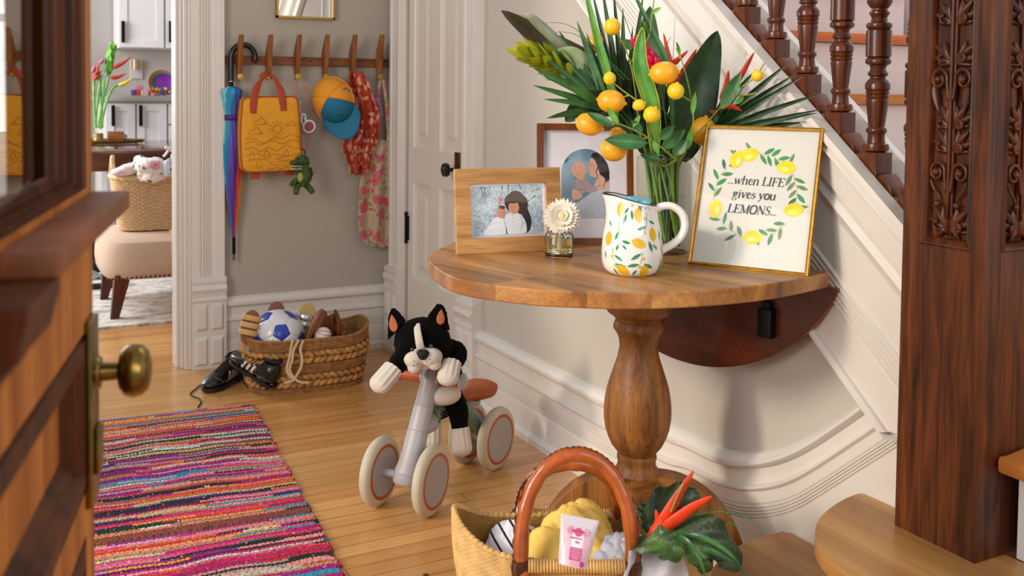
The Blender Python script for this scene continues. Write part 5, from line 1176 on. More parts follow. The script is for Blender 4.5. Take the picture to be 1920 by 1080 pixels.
# trucker cap
cp = thing('trucker_cap', 'child cap with orange mesh crown and teal front and brim hung on the fourth peg', 'cap', W(623, 200, .10))
zb = V((-.52, -.84, .14)).normalized(); xf_ = (V((.42, -.10, -.90))-zb*V((.42, -.10, -.90)).dot(zb)).normalized(); yb3 = zb.cross(xf_); CM = Matrix((xf_, yb3, zb)).transposed(); cc = W(626, 188, .09)
def crown(a, t, e=0): r = cos(t); return cc+CM @ V(((.094+e)*r*cos(a), (.080+e)*r*sin(a), (.100+e)*sin(t)**.9))
t = NT('orange_mesh'); t.set(rough=.7); wv = t.n('TexVoronoi', Scale=420.); t.l(t.map(), wv.inputs[0]); t.l(t.ramp(wv.outputs[0], [(.2, '#c87a10'), (.5, '#f0a020')]), t.b.inputs[0]); t.bump(wv.outputs[0], .5, .001); mesh_m = t.m
teal = plain('teal_foam', '#0d6f93', .7, bump=.15, bs=400)
def crown_part(a0, a1, mt, nm):
    m = MB(); m.grid([[crown(a0+(a1-a0)*i/24, rad(88)*j/14) for i in range(25)] for j in range(15)]); part(nm, m, mt, cp, world=True, solid=.0015)
crown_part(rad(62), rad(298), mesh_m, 'mesh_crown'); crown_part(rad(-62), rad(62), teal, 'front_panel')
m = MB()
for a in (62, 118, 180, 242, 298): m.tube([crown(rad(a), rad(88)*j/12, .001) for j in range(13)], .0035, 6, flat=.4)
m.tube([crown(rad(62+236*k/30), rad(3), .0005) for k in range(31)], .0055, 6); m.ell(crown(0, rad(89.9)), (.006,)*3); part('orange_tape', m, plain('orange_tape', '#f2951a', .6), cp, world=True)
m = MB(); rows = []
for i in range(9):
    q = i/8; rows.append([cc+CM @ V(((.094+.070*q)*cos(a)-(.0 if abs(a) < 1 else .0)+.010*q, (.080+.010*q)*sin(a), .002+.028*q*0+.018*(1-cos(a))*q*-1.2)) for a in [rad(-62+124*k/20) for k in range(21)]])
m.grid(rows); part('brim', m, teal, cp, world=True, solid=.003)
m = MB(); m.ell(crown(rad(12), rad(30), .002), (.016, .003, .009), frame(crown(rad(12), rad(30), .01)-crown(rad(12), rad(30)))@Matrix.Rotation(rad(90), 3, 'X')); part('patch', m, plain('bronze_patch', '#1f5a5f', .5, var=.3, vs=80), cp, world=True)
m = MB()
for k in range(4):
    p = crown(rad(98), rad(24+k*4), .003); m.tube([p+V((-.004, 0, .003)), p+V((.0, -.001, -.003)), p+V((.004, 0, .002))], .0012, 5)
m.ell(crown(rad(92), rad(18), .003), (.006, .003, .006)); part('printed_mark', m, teal, cp, world=True)

# hanging cloths
def drape(m, rows_px, off, folds, amp, nu=36, sub=5, phase=0.):
    """rows_px: (y, xleft, xright) down the cloth"""
    R2 = smooth_path([(y, a, b) for y, a, b in rows_px], sub); out = []
    for j, q in enumerate(R2):
        v = j/(len(R2)-1); A_ = amp*(.45+.55*min(1, v*2.2)); rw = []
        for i in range(nu+1):
            u = i/nu; d = off+A_*(sin(u*folds*2*pi+phase+v*1.3)+.35*sin(u*folds*4.7+v*5)); rw.append(W(q.y+(q.z-q.y)*u, q.x+1.5*sin(u*folds*5+v*3), d))
        out.append(rw)
    m.grid(out)
def floral(n, bg, petals, center, leafc, sc_, ring=(.18, .34), extra=None):
    t = NT(n); t.set(rough=.8); mp = t.map(); wz = t.n('TexNoise', Scale=18., Detail=2.); t.l(mp, wz.inputs[0])
    w2 = t.mix(.07, mp, wz.outputs[1], 'ADD')
    v1 = t.n('TexVoronoi', Scale=sc_, Randomness=.75); t.l(w2, v1.inputs[0]); v2 = t.n('TexVoronoi', Scale=sc_*2.6); t.l(w2, v2.inputs[0]); v3 = t.n('TexVoronoi', Scale=sc_*1.9, Randomness=.9); mp2 = t.n('Mapping'); t.l(w2, mp2.inputs[0]); mp2.inputs['Scale'].default_value = (2.1, 1, 1.); mp2.inputs['Rotation'].default_value = (0, .7, 0); t.l(mp2.outputs[0], v3.inputs[0])
    leafmask = t.math('LESS_THAN', v3.outputs[0], .27); c = t.mix(leafmask, bg, leafc)
    if extra: c = t.mix(t.math('LESS_THAN', v2.outputs[0], .22), c, extra)
    rings = t.math('SINE', t.math('MULTIPLY', v1.outputs[0], 75.)); pet = t.mix(t.math('GREATER_THAN', rings, .25), petals[0], petals[1])
    jag = t.math('ADD', v1.outputs[0], t.math('MULTIPLY', t.math('SINE', t.math('MULTIPLY', v2.outputs[0], 18.)), .05))
    c = t.mix(t.math('LESS_THAN', jag, ring[1]), c, pet); c = t.mix(t.math('LESS_THAN', v1.outputs[0], ring[0]*.55), c, center); t.l(c, t.b.inputs[0]); return t.m
f_or = floral('orange_floral_cotton', '#b23418', ('#eab050', '#cf8fae'), '#8c6fae', '#8a6a2a', 27., (.2, .36), '#b088b8')
f_pk = floral('pink_floral_linen', '#b9a184', ('#bc3450', '#d9808a'), '#a88a4c', '#77863f', 15., (.2, .40), '#8e9a58')
ap = thing('apron', 'long beige apron printed with pink flowers hanging from the rightmost peg', 'apron', W(710, 460, .06))
m = MB(); drape(m, [(262, 700, 733), (290, 690, 735), (330, 676, 739), (370, 673, 741), (410, 672, 742), (438, 674, 742), (455, 684, 741), (463, 700, 740)], .055, 2.2, .011); part('skirt', m, f_pk, ap, world=True, solid=.0015)
for q in ([(713, 150), (710, 175), (709, 215), (706, 262)], [(719, 150), (723, 180), (727, 220), (731, 264)]):
    m = MB(); P2 = smooth_path([W(a, b, .058) for a, b in q], 5); m.tube(P2, [.006+.010*(i/len(P2))**2 for i in range(len(P2))], 8, flat=.35, up=(0, -1, 0)); part('neck_strap', m, f_pk, ap, world=True)
dr_ = thing('dress', 'orange floral child dress hanging from the fifth peg beside the apron', 'dress', W(680, 320, .08))
m = MB(); drape(m, [(133, 656, 676), (150, 654, 684), (180, 658, 698), (215, 660, 708), (245, 655, 711), (262, 646, 709), (280, 641, 700), (290, 647, 698), (310, 653, 695), (327, 656, 690)], .082, 2.6, .016, phase=.6); part('cloth', m, f_or, dr_, world=True, solid=.0015)
m = MB(); drape(m, [(135, 662, 682), (160, 668, 694), (200, 680, 708), (240, 684, 713), (256, 690, 710)], .10, 1.6, .012, phase=2.); part('sleeve', m, f_or, dr_, world=True, solid=.0015)
m = MB(); m.tube(smooth_path([W(694, 173, .125), W(700, 184, .128), W(704, 196, .125), W(704, 207, .12)], 5), .0018, 6); m.tube(smooth_path([W(703, 184, .12), W(711, 192, .122), (W(716, 208, .115)), W(717, 219, .11)], 5), .0018, 6); part('lilac_tie', m, plain('lilac_ribbon', '#a06fc0', .6), dr_, world=True)
# ------------------------------------------------------------------ braided basket on the floor
jute = plain('water_hyacinth', '#b07d42', .7, var=.45, vs=28, bump=.4, bs=240); jute_d = plain('water_hyacinth_cord', '#966736', .7, var=.35, vs=60, bump=.4, bs=300)
BC = V((1.056, 3.70, 0)); BA = rad(-4)
def bpath(a, s=1., z=0.):
    c_, s_ = cos(a), sin(a); x = .232*s*(abs(c_)**.62)*(1 if c_ > 0 else -1); y = .140*s*(abs(s_)**.62)*(1 if s_ > 0 else -1)
    return BC+V((x*cos(BA)-y*sin(BA), x*sin(BA)+y*cos(BA), z))
def rimh(a): return .196+.034*max(0, cos(a))**4+.012*max(0, -cos(a))**4
bk = thing('storage_basket', 'low oval braided basket full of balls and sandals against the back wall', 'basket', BC)
def bring(u, r, seg=96, out=0.): return [bpath(2*pi*k/seg, .90+.10*min(1, u*1.6)+out, rimh(2*pi*k/seg)*u) for k in range(seg)]
m = MB(); N = 96; m.grid([bring(u, 0, N, -.025) for u in (0, .25, .5, .75, .97)], cv=True); m.poly(bring(.0, 0, N, -.03)); part('lining', m, jute_d, bk, world=True)
m = MB()
for u in (.02, .06, .40, .44, .48, .52, .84, .88, .92, .96): m.tube(bring(u, 0, N), .0042, 6, closed=True)
part('cord_rows', m, jute_d, bk, world=True)
_t = [0.]
for k in range(720): _t.append(_t[-1]+(bpath(2*pi*(k+1)/720)-bpath(2*pi*k/720)).length)
def arc_angle(f_):
    g_ = (f_ % 1)*_t[-1]; k = next(i for i in range(721) if _t[i] >= g_); return 2*pi*k/720
bj = random.Random(3)
for u0, n in ((.17, 46), (.30, 46), (.62, 52), (.74, 52)):
    m = MB()
    for k in range(n):
        a = arc_angle((k+.5*(u0 > .2))/n); p = bpath(a, .905+.10*min(1, u0*1.6), rimh(a)*u0); d = (bpath(a+.06, .95, 0)-bpath(a-.06, .95, 0)).normalized(); tl = rad(28 if u0 in (.17, .62) else -28)
        ax = d*cos(tl)+V((0, 0, 1))*sin(tl); m.ell(p, (.0085, .0095, .0185*bj.uniform(.85, 1.1)), frame(ax), 8, 6)
    part('braid', m, jute, bk, world=True)
m = MB(); m.tube(bring(1.0, 0, N), .0062, 8, closed=True); part('rim', m, jute_d, bk, world=True)
m = MB()
for a0 in (0, pi):
    P2 = [bpath(a0+rad(t_), 1.012, rimh(a0)*(.80+.0)+.012*cos(rad(t_*3.4))) for t_ in range(-26, 27, 4)]; Q2 = [bpath(a0+rad(t_), 1.012, rimh(a0)*(.80)-.012*cos(rad(t_*3.4))) for t_ in range(26, -27, -4)]
    m.poly(P2+Q2)
part('handle_opening_patch', m, plain('opening_patch_pale', '#b9a68c', .8), bk, world=True)  # flat pale patches stand in for the see-through handle openings
# cream laces over the rim
m = MB()
lace_c = plain('cream_cotton_tape', '#d3bb93', .8, bump=.2, bs=500)
def bw_(px, py, e=.0): return on(px, py, 'y', 3.545-e)
yl = 3.545
for q in ([(549, 637), (546, 650), (542, 672), (537.5, 690), (541, 702), (551, 712), (541, 716), (533, 718)], [(560, 637), (550, 658), (548, 675), (543, 692), (550, 707), (562, 716), (579, 717)], [(568.5, 638), (563, 655), (566, 672), (564.5, 688), (557, 702), (551, 711)]):
    P2 = []
    for i, (a, b) in enumerate(q):
        p = on(a, b, 'y', 3.548-.004); P2.append(p if p.z > .006 else on(a, b, 'z', .004))
    m.tube(smooth_path(P2, 5), .0052, 6, flat=.25, up=(0, -1, 0))
tag(part('cotton_ties', m, lace_c, base=BC), 'cream cotton ties trailing over the front of the braided basket', 'ties')
# soccer ball
bcen = on(520.4, 630, 'y', 3.70); R_ = .099
sb = thing('soccer_ball', 'white and blue soccer ball sitting in the braided basket', 'ball', bcen-V((0, 0, R_)))
ph = (1+5**.5)/2; iv = [V(v).normalized() for v in [(-1, ph, 0), (1, ph, 0), (-1, -ph, 0), (1, -ph, 0), (0, -1, ph), (0, 1, ph), (0, -1, -ph), (0, 1, -ph), (ph, 0, -1), (ph, 0, 1), (-ph, 0, -1), (-ph, 0, 1)]]
vd = CW; cx_ = CR; cu_ = -CD
A1 = (cx_*.36+cu_*.33-vd*.87).normalized(); B1 = (cx_*-.36+cu_*.82-vd*.45); B1 = (B1-A1*B1.dot(A1)).normalized()
s0, s1 = iv[0], iv[1]; e2 = (s1-s0*s1.dot(s0)).normalized(); e3 = s0.cross(e2); f3 = A1.cross(B1)
def rot(v): return A1*v.dot(s0)+B1*v.dot(e2)+f3*v.dot(e3)
iv = [rot(v) for v in iv]; adj = [[j for j in range(12) if j != i and (iv[i]-iv[j]).length < 1.2] for i in range(12)]
def ball_face(m, poly, mi):
    m.mi = mi; c = sum(poly, V())/len(poly); n = len(poly); ring0 = None; full = []
    for i in range(n):
        for k in range(4): full.append(poly[i].lerp(poly[(i+1) % n], k/4))
    prev = m.bm.verts.new(bcen+c.normalized()*R_)
    for f_, rr in ((.35, 1), (.7, 1), (.93, .998), (1., .982)):
        ring = [m.bm.verts.new(bcen+(c.lerp(p, f_)).normalized()*R_*rr) for p in full]; L = len(ring)
        for i in range(L):
            if ring0 is None: m.f([prev, ring[i], ring[(i+1) % L]])
            else: m.f([ring0[i], ring[i], ring[(i+1) % L], ring0[(i+1) % L]])
        ring0 = ring
m = MB()
def order(c, pts):
    x = c.orthogonal().normalized(); y = c.cross(x); return sorted(pts, key=lambda p: math.atan2(p.dot(y), p.dot(x)))
for i in range(12): ball_face(m, order(iv[i], [iv[i].lerp(iv[j], 1/3) for j in adj[i]]), 1)
seen = set()
for i in range(12):
    for j in adj[i]:
        for k in adj[i]:
            if k in adj[j] and tuple(sorted((i, j, k))) not in seen:
                seen.add(tuple(sorted((i, j, k)))); c = (iv[i]+iv[j]+iv[k]).normalized()
                ball_face(m, order(c, [iv[a].lerp(iv[b], 1/3) for a, b in ((i, j), (j, i), (i, k), (k, i), (j, k), (k, j))]), 0)
part('ball_skin', m, [plain('ball_white', '#dcdadc', .25, coat=.3), plain('ball_blue', '#1f3fa8', .3, coat=.3)], sb, world=True, auto=False)
# baseball
c = on(606, 629, 'y', 3.60); bb = thing('baseball', 'white baseball with red stitching in the basket below the glove', 'ball', c-V((0, 0, .031)))
m = MB(); m.ell(c, (.031,)*3, seg=28, rings=18); part('cover', m, plain('baseball_leather', '#e2ddd6', .5), bb, world=True)
m = MB()
for sd in (-1, 1):
    P2 = [c+V((.031*(sin(t_)*.75+sd*.0), -.031*cos(t_)*.75*1., .0))*1.0 for t_ in [0]]
    P2 = []
    for k in range(20):
        t_ = rad(-70+140*k/19); v = V((sin(t_), -cos(t_)*.8, .45+.25*cos(t_)*sd+sin(t_)*-.25)).normalized(); P2.append(c+v*.0313)
    for k in range(19): m.tube([P2[k]+V((0, 0, .0025)), P2[k]+V((.001, -.0005, -.0025))], .0007, 4)
    m.tube(P2, .0005, 4)
part('stitching', m, plain('red_stitch', '#b32a35', .6), bb, world=True)
# baseball glove
lea = plain('glove_leather', '#8a4a22', .5, var=.3, vs=35, bump=.3, bs=160); lea_d = plain('glove_dark_leather', '#24140d', .5)
gv = thing('baseball_glove', 'brown leather baseball glove with black lacing standing in the basket', 'glove', on(605, 640, 'y', 3.68))
def gp(px, py, y=3.68): return on(px, py, 'y', y)
for i, (q, r, y) in enumerate((([(576, 640), (586, 612), (597, 592), (606, 580)], [.012, .021, .019, .009], 3.60), ([(592, 640), (600, 610), (606, 592), (608, 583)], [.014, .020, .016, .010], 3.67), ([(607, 640), (610, 612), (613, 598), (615, 592)], [.014, .018, .016, .010], 3.68), ([(619, 640), (621, 610), (622, 595), (621, 590)], [.014, .018, .015, .010], 3.68), ([(634, 640), (635, 612), (632, 594), (628, 581)], [.016, .020, .016, .008], 3.66))):
    P2 = smooth_path([gp(a, b, y) for a, b in q], 4); n = len(P2); m = MB(); m.tube(P2, [interp([(0, r[0]), (.4, r[1]), (.8, r[2]), (1, r[3])], k/(n-1)) for k in range(n)], 12, flat=.55 if i in (0, 4) else .8); f_ = part('finger', m, lea, gv, world=True)
    m = MB(); m.tube([p+V((.004*(-1 if i == 0 else 0)-.001, -interp([(0, r[0]), (.4, r[1]), (.8, r[2]), (1, r[3])], k/(n-1))*.92, 0)) for k, p in enumerate(P2)], .0016, 5); part('lacing', m, lea_d, f_, world=False) if False else part('lacing', m, lea_d, gv, world=True)
m = MB(); m.ell(gp(612, 632, 3.70), (.062, .03, .035)); part('palm', m, lea_d, gv, world=True)
# sandals
def sole(m, c, L, w_, R): m.prism([c+R @ V((x, y, -.006)) for x, y in [(L/2*cos(a), w_/2*sin(a)*(1+.18*cos(a))) for a in [2*pi*k/28 for k in range(28)]]], R @ V((0, 0, .012)), bev=.002)
Rs = frame(V((.35, -.75, .35)), V((.2, 0, 1)))
for nm, lab, c, ux, uy, soc, stc, n in (('sandal', 'brown footbed sandal with tan straps at the left end of the basket', on(468, 613, 'y', 3.66), .30, 1.0, '#7d4a25', '#c9995a', 3), ('sandal', 'brown sandal sole just showing above the soccer ball', on(517, 590, 'y', 3.78), .2, 1.0, '#7d4a25', None, 0), ('sandal', 'sandal with silver straps and tan footbed between ball and glove', on(573, 598, 'y', 3.72), .38, 1.0, '#b39758', '#b8b6b4', 2)):
    up_ = V((ux, .15, uy)).normalized(); nn = V((-.25, -.9, .3)); nn = (nn-up_*nn.dot(up_)).normalized(); yy = nn.cross(up_); R = Matrix((up_, yy, nn)).transposed(); s_ = thing(nm, lab, 'sandal', c-V((0, 0, .05)))
    m = MB(); sole(m, c, .125 if n else .10, .062, R); part('footbed', m, plain(nm+'_bed_'+soc[1:4].translate(str.maketrans('0123456789', 'ghijklmnop')), soc, .6, var=.15), s_, world=True)
    for k in range(n):
        x = -.02+k*.026; P2 = [c+R @ V((x, .034*cos(a), .004+.020*sin(a))) for a in [pi*i/10 for i in range(11)]]; m = MB(); m.tube(P2, .0095, 8, flat=.14, up=R @ V((0, 0, 1))); part('strap', m, plain('strap_leather' if n == 3 else 'strap_metallic', stc, .55 if n == 3 else .25, metal=0 if n == 3 else .8), s_, world=True)

# ------------------------------------------------------------------ football boots
blk = plain('black_leather', '#0a0a0b', .28, coat=.3, bump=.15, bs=120); blk_m = plain('black_fabric', '#0c0c0d', .7, bump=.3, bs=500); wht = plain('boot_white', '#d9d6d4', .45); grey = plain('boot_grey_line', '#6b655c', .5)
def boot(name, lab, heel, toe, upv, side, group=None):
    X = (V(toe)-V(heel)); L = X.length; X.normalize(); Z = V(upv); Z = (Z-X*Z.dot(X)).normalized(); Y = Z.cross(X); M = Matrix((X, Y, Z)).transposed(); s = L/.22
    def q(x, y, z): return V(heel)+M @ (V((x, y, z))*s)
    r = thing(name, lab, 'shoe', heel, group=group)
    st_ = [(-.012, .010, .018, .060), (-.004, .026, .006, .078), (.012, .033, .004, .088), (.035, .035, .004, .088), (.060, .034, .004, .084), (.085, .033, .003, .076), (.110, .036, .003, .066), (.140, .040, .003, .055), (.170, .040, .003, .046), (.195, .034, .004, .038), (.212, .022, .008, .030), (.220, .008, .014, .022)]
    m = MB(); rows = []
    S2 = smooth_path([(a, b, 0) for a, b, c_, d in st_], 3); S3 = smooth_path([(c_, d, 0) for a, b, c_, d in st_], 3)
    for p, z in zip(S2, S3):
        rw = []
        for k in range(28):
            a = 2*pi*k/28; cz_ = (z.x+z.y)/2; hz = (z.y-z.x)/2; yy = p.y*cos(a)*(1 if sin(a) < 0 else (1-.32*sin(a)**2)); rw.append(q(p.x, yy, cz_+hz*(abs(sin(a))**.8)*(1 if sin(a) > 0 else -1)))
        rows.append(rw)
    m.grid(rows, cv=True); m.poly(rows[0]); m.poly(rows[-1]); part('upper', m, blk, r, world=True, auto=False)
    m = MB(); col = [q(.032+.040*cos(a), .026*sin(a), .086-.003*cos(a)+.004*(cos(a) < 0)) for a in [2*pi*k/24 for k in range(24)]]; m.tube(col, .0055*s, 8, closed=True); m.poly([c_+(q(.03, 0, .08)-c_)*.1 for c_ in col]); part('collar', m, blk_m, r, world=True)
    m = MB(); so = [(x, y) for x, y in [(-.014, 0), (-.006, .024), (.02, .033), (.07, .031), (.12, .036), (.16, .041), (.195, .034), (.216, .016), (.223, 0)]]
    m.prism([q(p.x, p.y, -.004) for p in smooth_path([(a, b, 0) for a, b in so+[(x, -y) for x, y in so[-2:0:-1]]], 3, True)], M @ V((0, 0, .012*s)), bev=.002); sl_ = part('sole', m, plain('boot_sole', '#101011', .45), r, world=True)
    m = MB()
    for x, y in ((.0, .018), (.0, -.018), (.03, .02), (.03, -.02), (.11, .026), (.11, -.026), (.15, .03), (.15, -.03), (.19, .02), (.19, -.02), (.17, 0)): m.lathe([(.0065*s, 0), (.0045*s, .011*s), (0, .011*s)], 8, q(x, y, -.003), M @ Matrix.Rotation(pi, 3, 'X'))
    part('studs', m, plain('boot_sole_stud', '#151516', .4), sl_, world=True)
    def surf(x, z, e=.0015):
        p = interp([(a, b) for a, b, c_, d in st_], x); c_ = interp([(a, c_) for a, b, c_, d in st_], x); d = interp([(a, d) for a, b, c_, d in st_], x); k = max(-.98, min(.98, (z-(c_+d)/2)/((d-c_)/2))); sn = abs(k)**1.25
        yy = p*math.sqrt(max(0, 1-sn*sn))*(1-.32*sn*sn if k > 0 else 1); return q(x, side*(yy+e), z)
    m = MB()
    for x in (.082, .104, .126): m.grid([[surf(x+w_-(z-.01)*.55, z) for w_ in (0, .006, .012)] for z in (.012, .022, .032, .042, .050)])
    part('stripe', m, wht, r, world=True)
    m = MB(); m.tube([surf(x, z, .001) for x, z in smooth_path([(a, b, 0) for a, b in ((-.008, .02), (.02, .03), (.05, .022), (.065, .03), (.06, .045))], 4) for x, z in [(x, z)]] if False else [surf(p.x, p.y, .001) for p in smooth_path([(a, b, 0) for a, b in ((-.008, .02), (.02, .026), (.05, .018), (.062, .028), (.058, .045), (.068, .05))], 4)], .0012, 5)
    m.tube([surf(p.x, p.y, .001) for p in smooth_path([(a, b, 0) for a, b in ((.15, .010), (.17, .03), (.178, .042))], 4)], .0012, 5); part('piping', m, grey, r, world=True)
    m = MB(); m.grid([[surf(x, z, .0012) for x in (-.008, 0, .02, .045, .06)] for z in (.006, .011, .015)]); part('heel_flash', m, wht, r, world=True)
    m = MB()
    for k in range(5):
        x = .078+k*.016; z = interp([(a, d) for a, b, c_, d in st_], x); m.tube([q(x+.006, -.017, z-.006), q(x+.002, 0, z+.003), q(x-.004, .017, z-.006)], .0022*s, 6)
    part('laces', m, blk_m, r, world=True); return r
h1, t1 = on(448, 700, 'z', .02), on(398, 727, 'z', .012)
dv = (t1-h1).normalized(); t1 = h1+dv*.215; t1.z = .012; h1.z = .012
boot('football_boot', 'black football boot flat on the floor with its toe towards the rug', h1, t1, (0, 0, 1), 1, 'pair of football boots')
h2 = on(509, 723, 'z', .042); t2 = on(432, 668, 'z', .112); d2 = (t2-h2).normalized(); t2 = h2+d2*.225; up2 = CR*.50-CD*.80+TOCAM*.30
boot('football_boot', 'black football boot tipped on top of the other, three white stripes showing', h2, t2, up2, -1 if (up2.cross(d2)).dot(CW) > 0 else 1, 'pair of football boots')
m = MB(); P2 = [on(420, 684, 'z', .06), on(412, 692, 'z', .035)]+[on(a, b, 'z', .004) for a, b in ((400, 706), (385, 716), (368, 728), (357, 738), (362, 743), (373, 747), (377, 754), (371, 763))]
m.tube(smooth_path(P2, 5), .0026, 6); m.tube(smooth_path([on(455, 683, 'z', .12), on(463, 664, 'z', .15), on(476, 663, 'z', .15), on(484, 672, 'z', .14), on(470, 684, 'z', .13)], 5), .0022, 6); m.tube(smooth_path([on(455, 715, 'z', .02), on(466, 726, 'z', .01), on(482, 732, 'z', .01), on(495, 733, 'z', .012)], 5), .0024, 6)
tag(part('shoelace', m, blk_m, base=on(400, 706, 'z', 0)), 'loose black bootlace trailing over the floor from the football boots', 'shoelace')

# ------------------------------------------------------------------ rag rugs
pal = ['#c01a66', '#e0417e', '#e8a2b4', '#d98ba0', '#e87a2e', '#e2562c', '#f0a030', '#a02a90', '#7a2a8c', '#4a1c4c', '#16362e', '#1b2a33', '#d9dcd2', '#c8dccb', '#f09a84', '#b3a18e', '#968375', '#b88a4c', '#8c1f4f', '#2f9ab8', '#c2cf98', '#d06a90', '#a52a3a', '#ea8468', '#c0166a', '#d02a50', '#16362e', '#8a7263', '#9a2a88', '#e06a20']
rm = NT('rag_cotton'); rm.set(rough=.9); ca = rm.n('VertexColor'); ca.layer_name = 'rag'; nz = rm.n('TexNoise', Scale=420., Detail=2.); rm.l(rm.map(), nz.inputs[0])
rm.l(rm.mix(.45, ca.outputs[0], rm.mix(1., ca.outputs[0], rm.ramp(nz.outputs[0], [(.35, (.45, .4, .42, 1)), (.6, (1.15, 1.15, 1.15, 1))]), 'MULTIPLY')), rm.b.inputs[0]); rm.bump(nz.outputs[0], .5, .002)
def rag_rug(name, lab, A, B, Cc, D, seed, pitch=.0105, hem=False):
    """A top left, B top right, Cc bottom right, D bottom left"""
    rg = random.Random(seed); Lv = (B-Cc).length; Lu = (B-A).length; nr = int(Lv/pitch); per = 4; nu = int(Lu/.0042)
    bm = bmesh.new(); cl = bm.loops.layers.float_color.new('rag'); grid_ = []; segc = []
    prev = None
    for r in range(nr):
        c1_ = rg.choice(pal); cuts = sorted(rg.uniform(0, 1) for _ in range(rg.choice((1, 2, 2, 3, 4)))); segs = [(0, lin(c1_))]
        for x in cuts: segs.append((x, lin(rg.choice(pal))))
        if prev and rg.random() < .3: segs[0] = (0, prev)
        prev = segs[0][1]; segc.append(segs)
    if hem: segc[-1] = segc[-2] = segc[-3] = [(0, lin('#8a4a3c'))]
    ph_ = [rg.uniform(0, 6) for _ in range(6)]; edge = [rg.uniform(-.006, .008) for _ in range(nr+1)]
    for j in range(nr*per+1):
        v = j/(nr*per); r = min(nr-1, j//per); fr_ = (j % per)/per; rw = []
        for i in range(nu+1):
            u = i/nu; uu = u*(1+edge[r]/Lu); wob = .010*sin(u*7+ph_[0]+v*3)*sin(v*pi)+.006*sin(u*17+ph_[1]+v*9)*sin(v*pi)+.004*sin(u*31+ph_[2]-v*14)*sin(v*pi)
            L0 = A.lerp(D, v); R0 = B.lerp(Cc, v); p = L0.lerp(R0, uu)+(Cc-B).normalized()*wob
            lump = abs(sin(pi*(u*Lu/.0105+.5*(r % 2)))); h = .004+(.0042+.0042*lump)*sin(pi*fr_)**.6+.006*max(0, sin(u*6+v*11+ph_[3]))*sin(v*pi)*.5
            if j in (0, nr*per) or i in (0, nu): h = .001
            p.z = h; rw.append(bm.verts.new(p))
        grid_.append(rw)
    for j in range(nr*per):
        r = j//per
        for i in range(nu):
            u = (i+.5)/nu+(.01*sin(r*5.)); c_ = segc[r][0][1]
            for x, cc_ in segc[r]:
                if u >= x: c_ = cc_
            stitch_ = rg.uniform(.72, 1.18)*(.45 if ((i+2*(r % 2)) % 4 == 0 and (j % per) in (0, 3)) else 1.); c_ = lin(rg.choice(pal)) if rg.random() < .035 else c_; c2q = (c_[0]*stitch_, c_[1]*stitch_, c_[2]*stitch_, 1)
            fc = bm.faces.new((grid_[j][i], grid_[j][i+1], grid_[j+1][i+1], grid_[j+1][i])); fc.smooth = True
            for lp in fc.loops: lp[cl] = c2q
    mb = MB(); mb.bm = bm; o = part(name, mb, rm.m, base=(A+Cc)/2*1, auto=False); return tag(o, lab, 'rug')
tr_, hr = on(476, 761, 'z', 0), on(584, 964, 'z', 0); tl_ = on(185, 792, 'z', 0); dx = (tl_-tr_).normalized(); hl = on(178, 1031, 'z', 0)
dx2 = (hl-hr).normalized(); dx = ((dx+dx2)/2).normalized()
for q_ in (tr_, hr): q_.z = 0
rag_rug('rag_rug', 'colourful striped rag rug lying farther along the hall floor', tr_+dx*.78, tr_, hr, hr+dx*.80, 5, hem=True)
s2 = hr+(hr-tr_).normalized()*.012; e2_ = on(700, 1180, 'z', 0); e2_.z = 0
rag_rug('rag_rug', 'colourful striped rag rug in the foreground with its edge at the bottom of the view', s2+dx*.80, s2, s2+(hr-tr_).normalized()*.62, s2+(hr-tr_).normalized()*.62+dx*.8, 9)
# ------------------------------------------------------------------ balance bike
gry = plain('bike_grey', '#a9a6aa', .38, var=.03, vs=60, bump=.06, bs=300); tyre = plain('cream_tyre', '#c3bba4', .6, var=.06, vs=20); ring_m = plain('orange_ring', '#b4532c', .45); disc_m = plain('wheel_disc', '#a7a1a2', .5, bump=.1, bs=300); sage = plain('sage_green', '#6f8f78', .4); seat_m = plain('saddle_orange', '#ab5019', .42, bump=.1, bs=200); grip_m = plain('grip_orange', '#ab4c1c', .5)
FA = V((.972, 2.452, 0)); RA = V((1.292, 2.645, 0)); FW = (FA-RA).normalized(); LF = V((-FW.y, FW.x, 0))     # forward, and the rider's left
bike = thing('balance_bike', 'grey and green toddler balance bike with cream wheels and orange saddle', 'balance bike', (FA+RA)/2)
def bk_(x, y, z): return RA+FW*x+LF*y+V((0, 0, z))
WB = (FA-RA).length; RW = .0925
def wheel(c, ax, w_):
    R = frame(ax); h = w_/2; nm_ = []
    m = MB(); m.lathe([(.066, -h), (.078, -h*.98), (.088, -h*.7), (.0925, -h*.25), (.0925, h*.25), (.088, h*.7), (.078, h*.98), (.066, h)], 56, c, R, close=False); w0 = part('tyre', m, tyre, bike, world=True)
    for sd in (-1, 1):
        m = MB(); m.lathe([(.064, sd*h*.99), (.0715, sd*(h*1.03)), (.0735, sd*h*.97)], 56, c, R, close=False); part('orange_ring', m, ring_m, w0, world=False) if False else part('orange_ring', m, ring_m, bike, world=True)
        m = MB(); m.lathe([(0, sd*h*.70), (.03, sd*h*.78), (.064, sd*h*1.0)], 56, c, R, close=False); part('wheel_disc', m, disc_m, bike, world=True)
sa = rad(8); SF = (FW*cos(sa)+LF*sin(sa)).normalized(); SL = V((-SF.y, SF.x, 0))
for c, a, w_ in ((FA+SL*.078, SL, .031), (FA-SL*.078, SL, .031), (RA+LF*.050, LF, .031), (RA-LF*.050, LF, .031)): wheel(c+V((0, 0, RW)), a, w_)
m = MB(); m.tube([FA-SL*.07+V((0, 0, RW)), FA+SL*.07+V((0, 0, RW))], .011, 14); part('axle', m, gry, bike, world=True)
m = MB(); m.tube([RA-LF*.045+V((0, 0, RW)), RA+LF*.045+V((0, 0, RW))], .012, 14); part('axle', m, gry, bike, world=True)
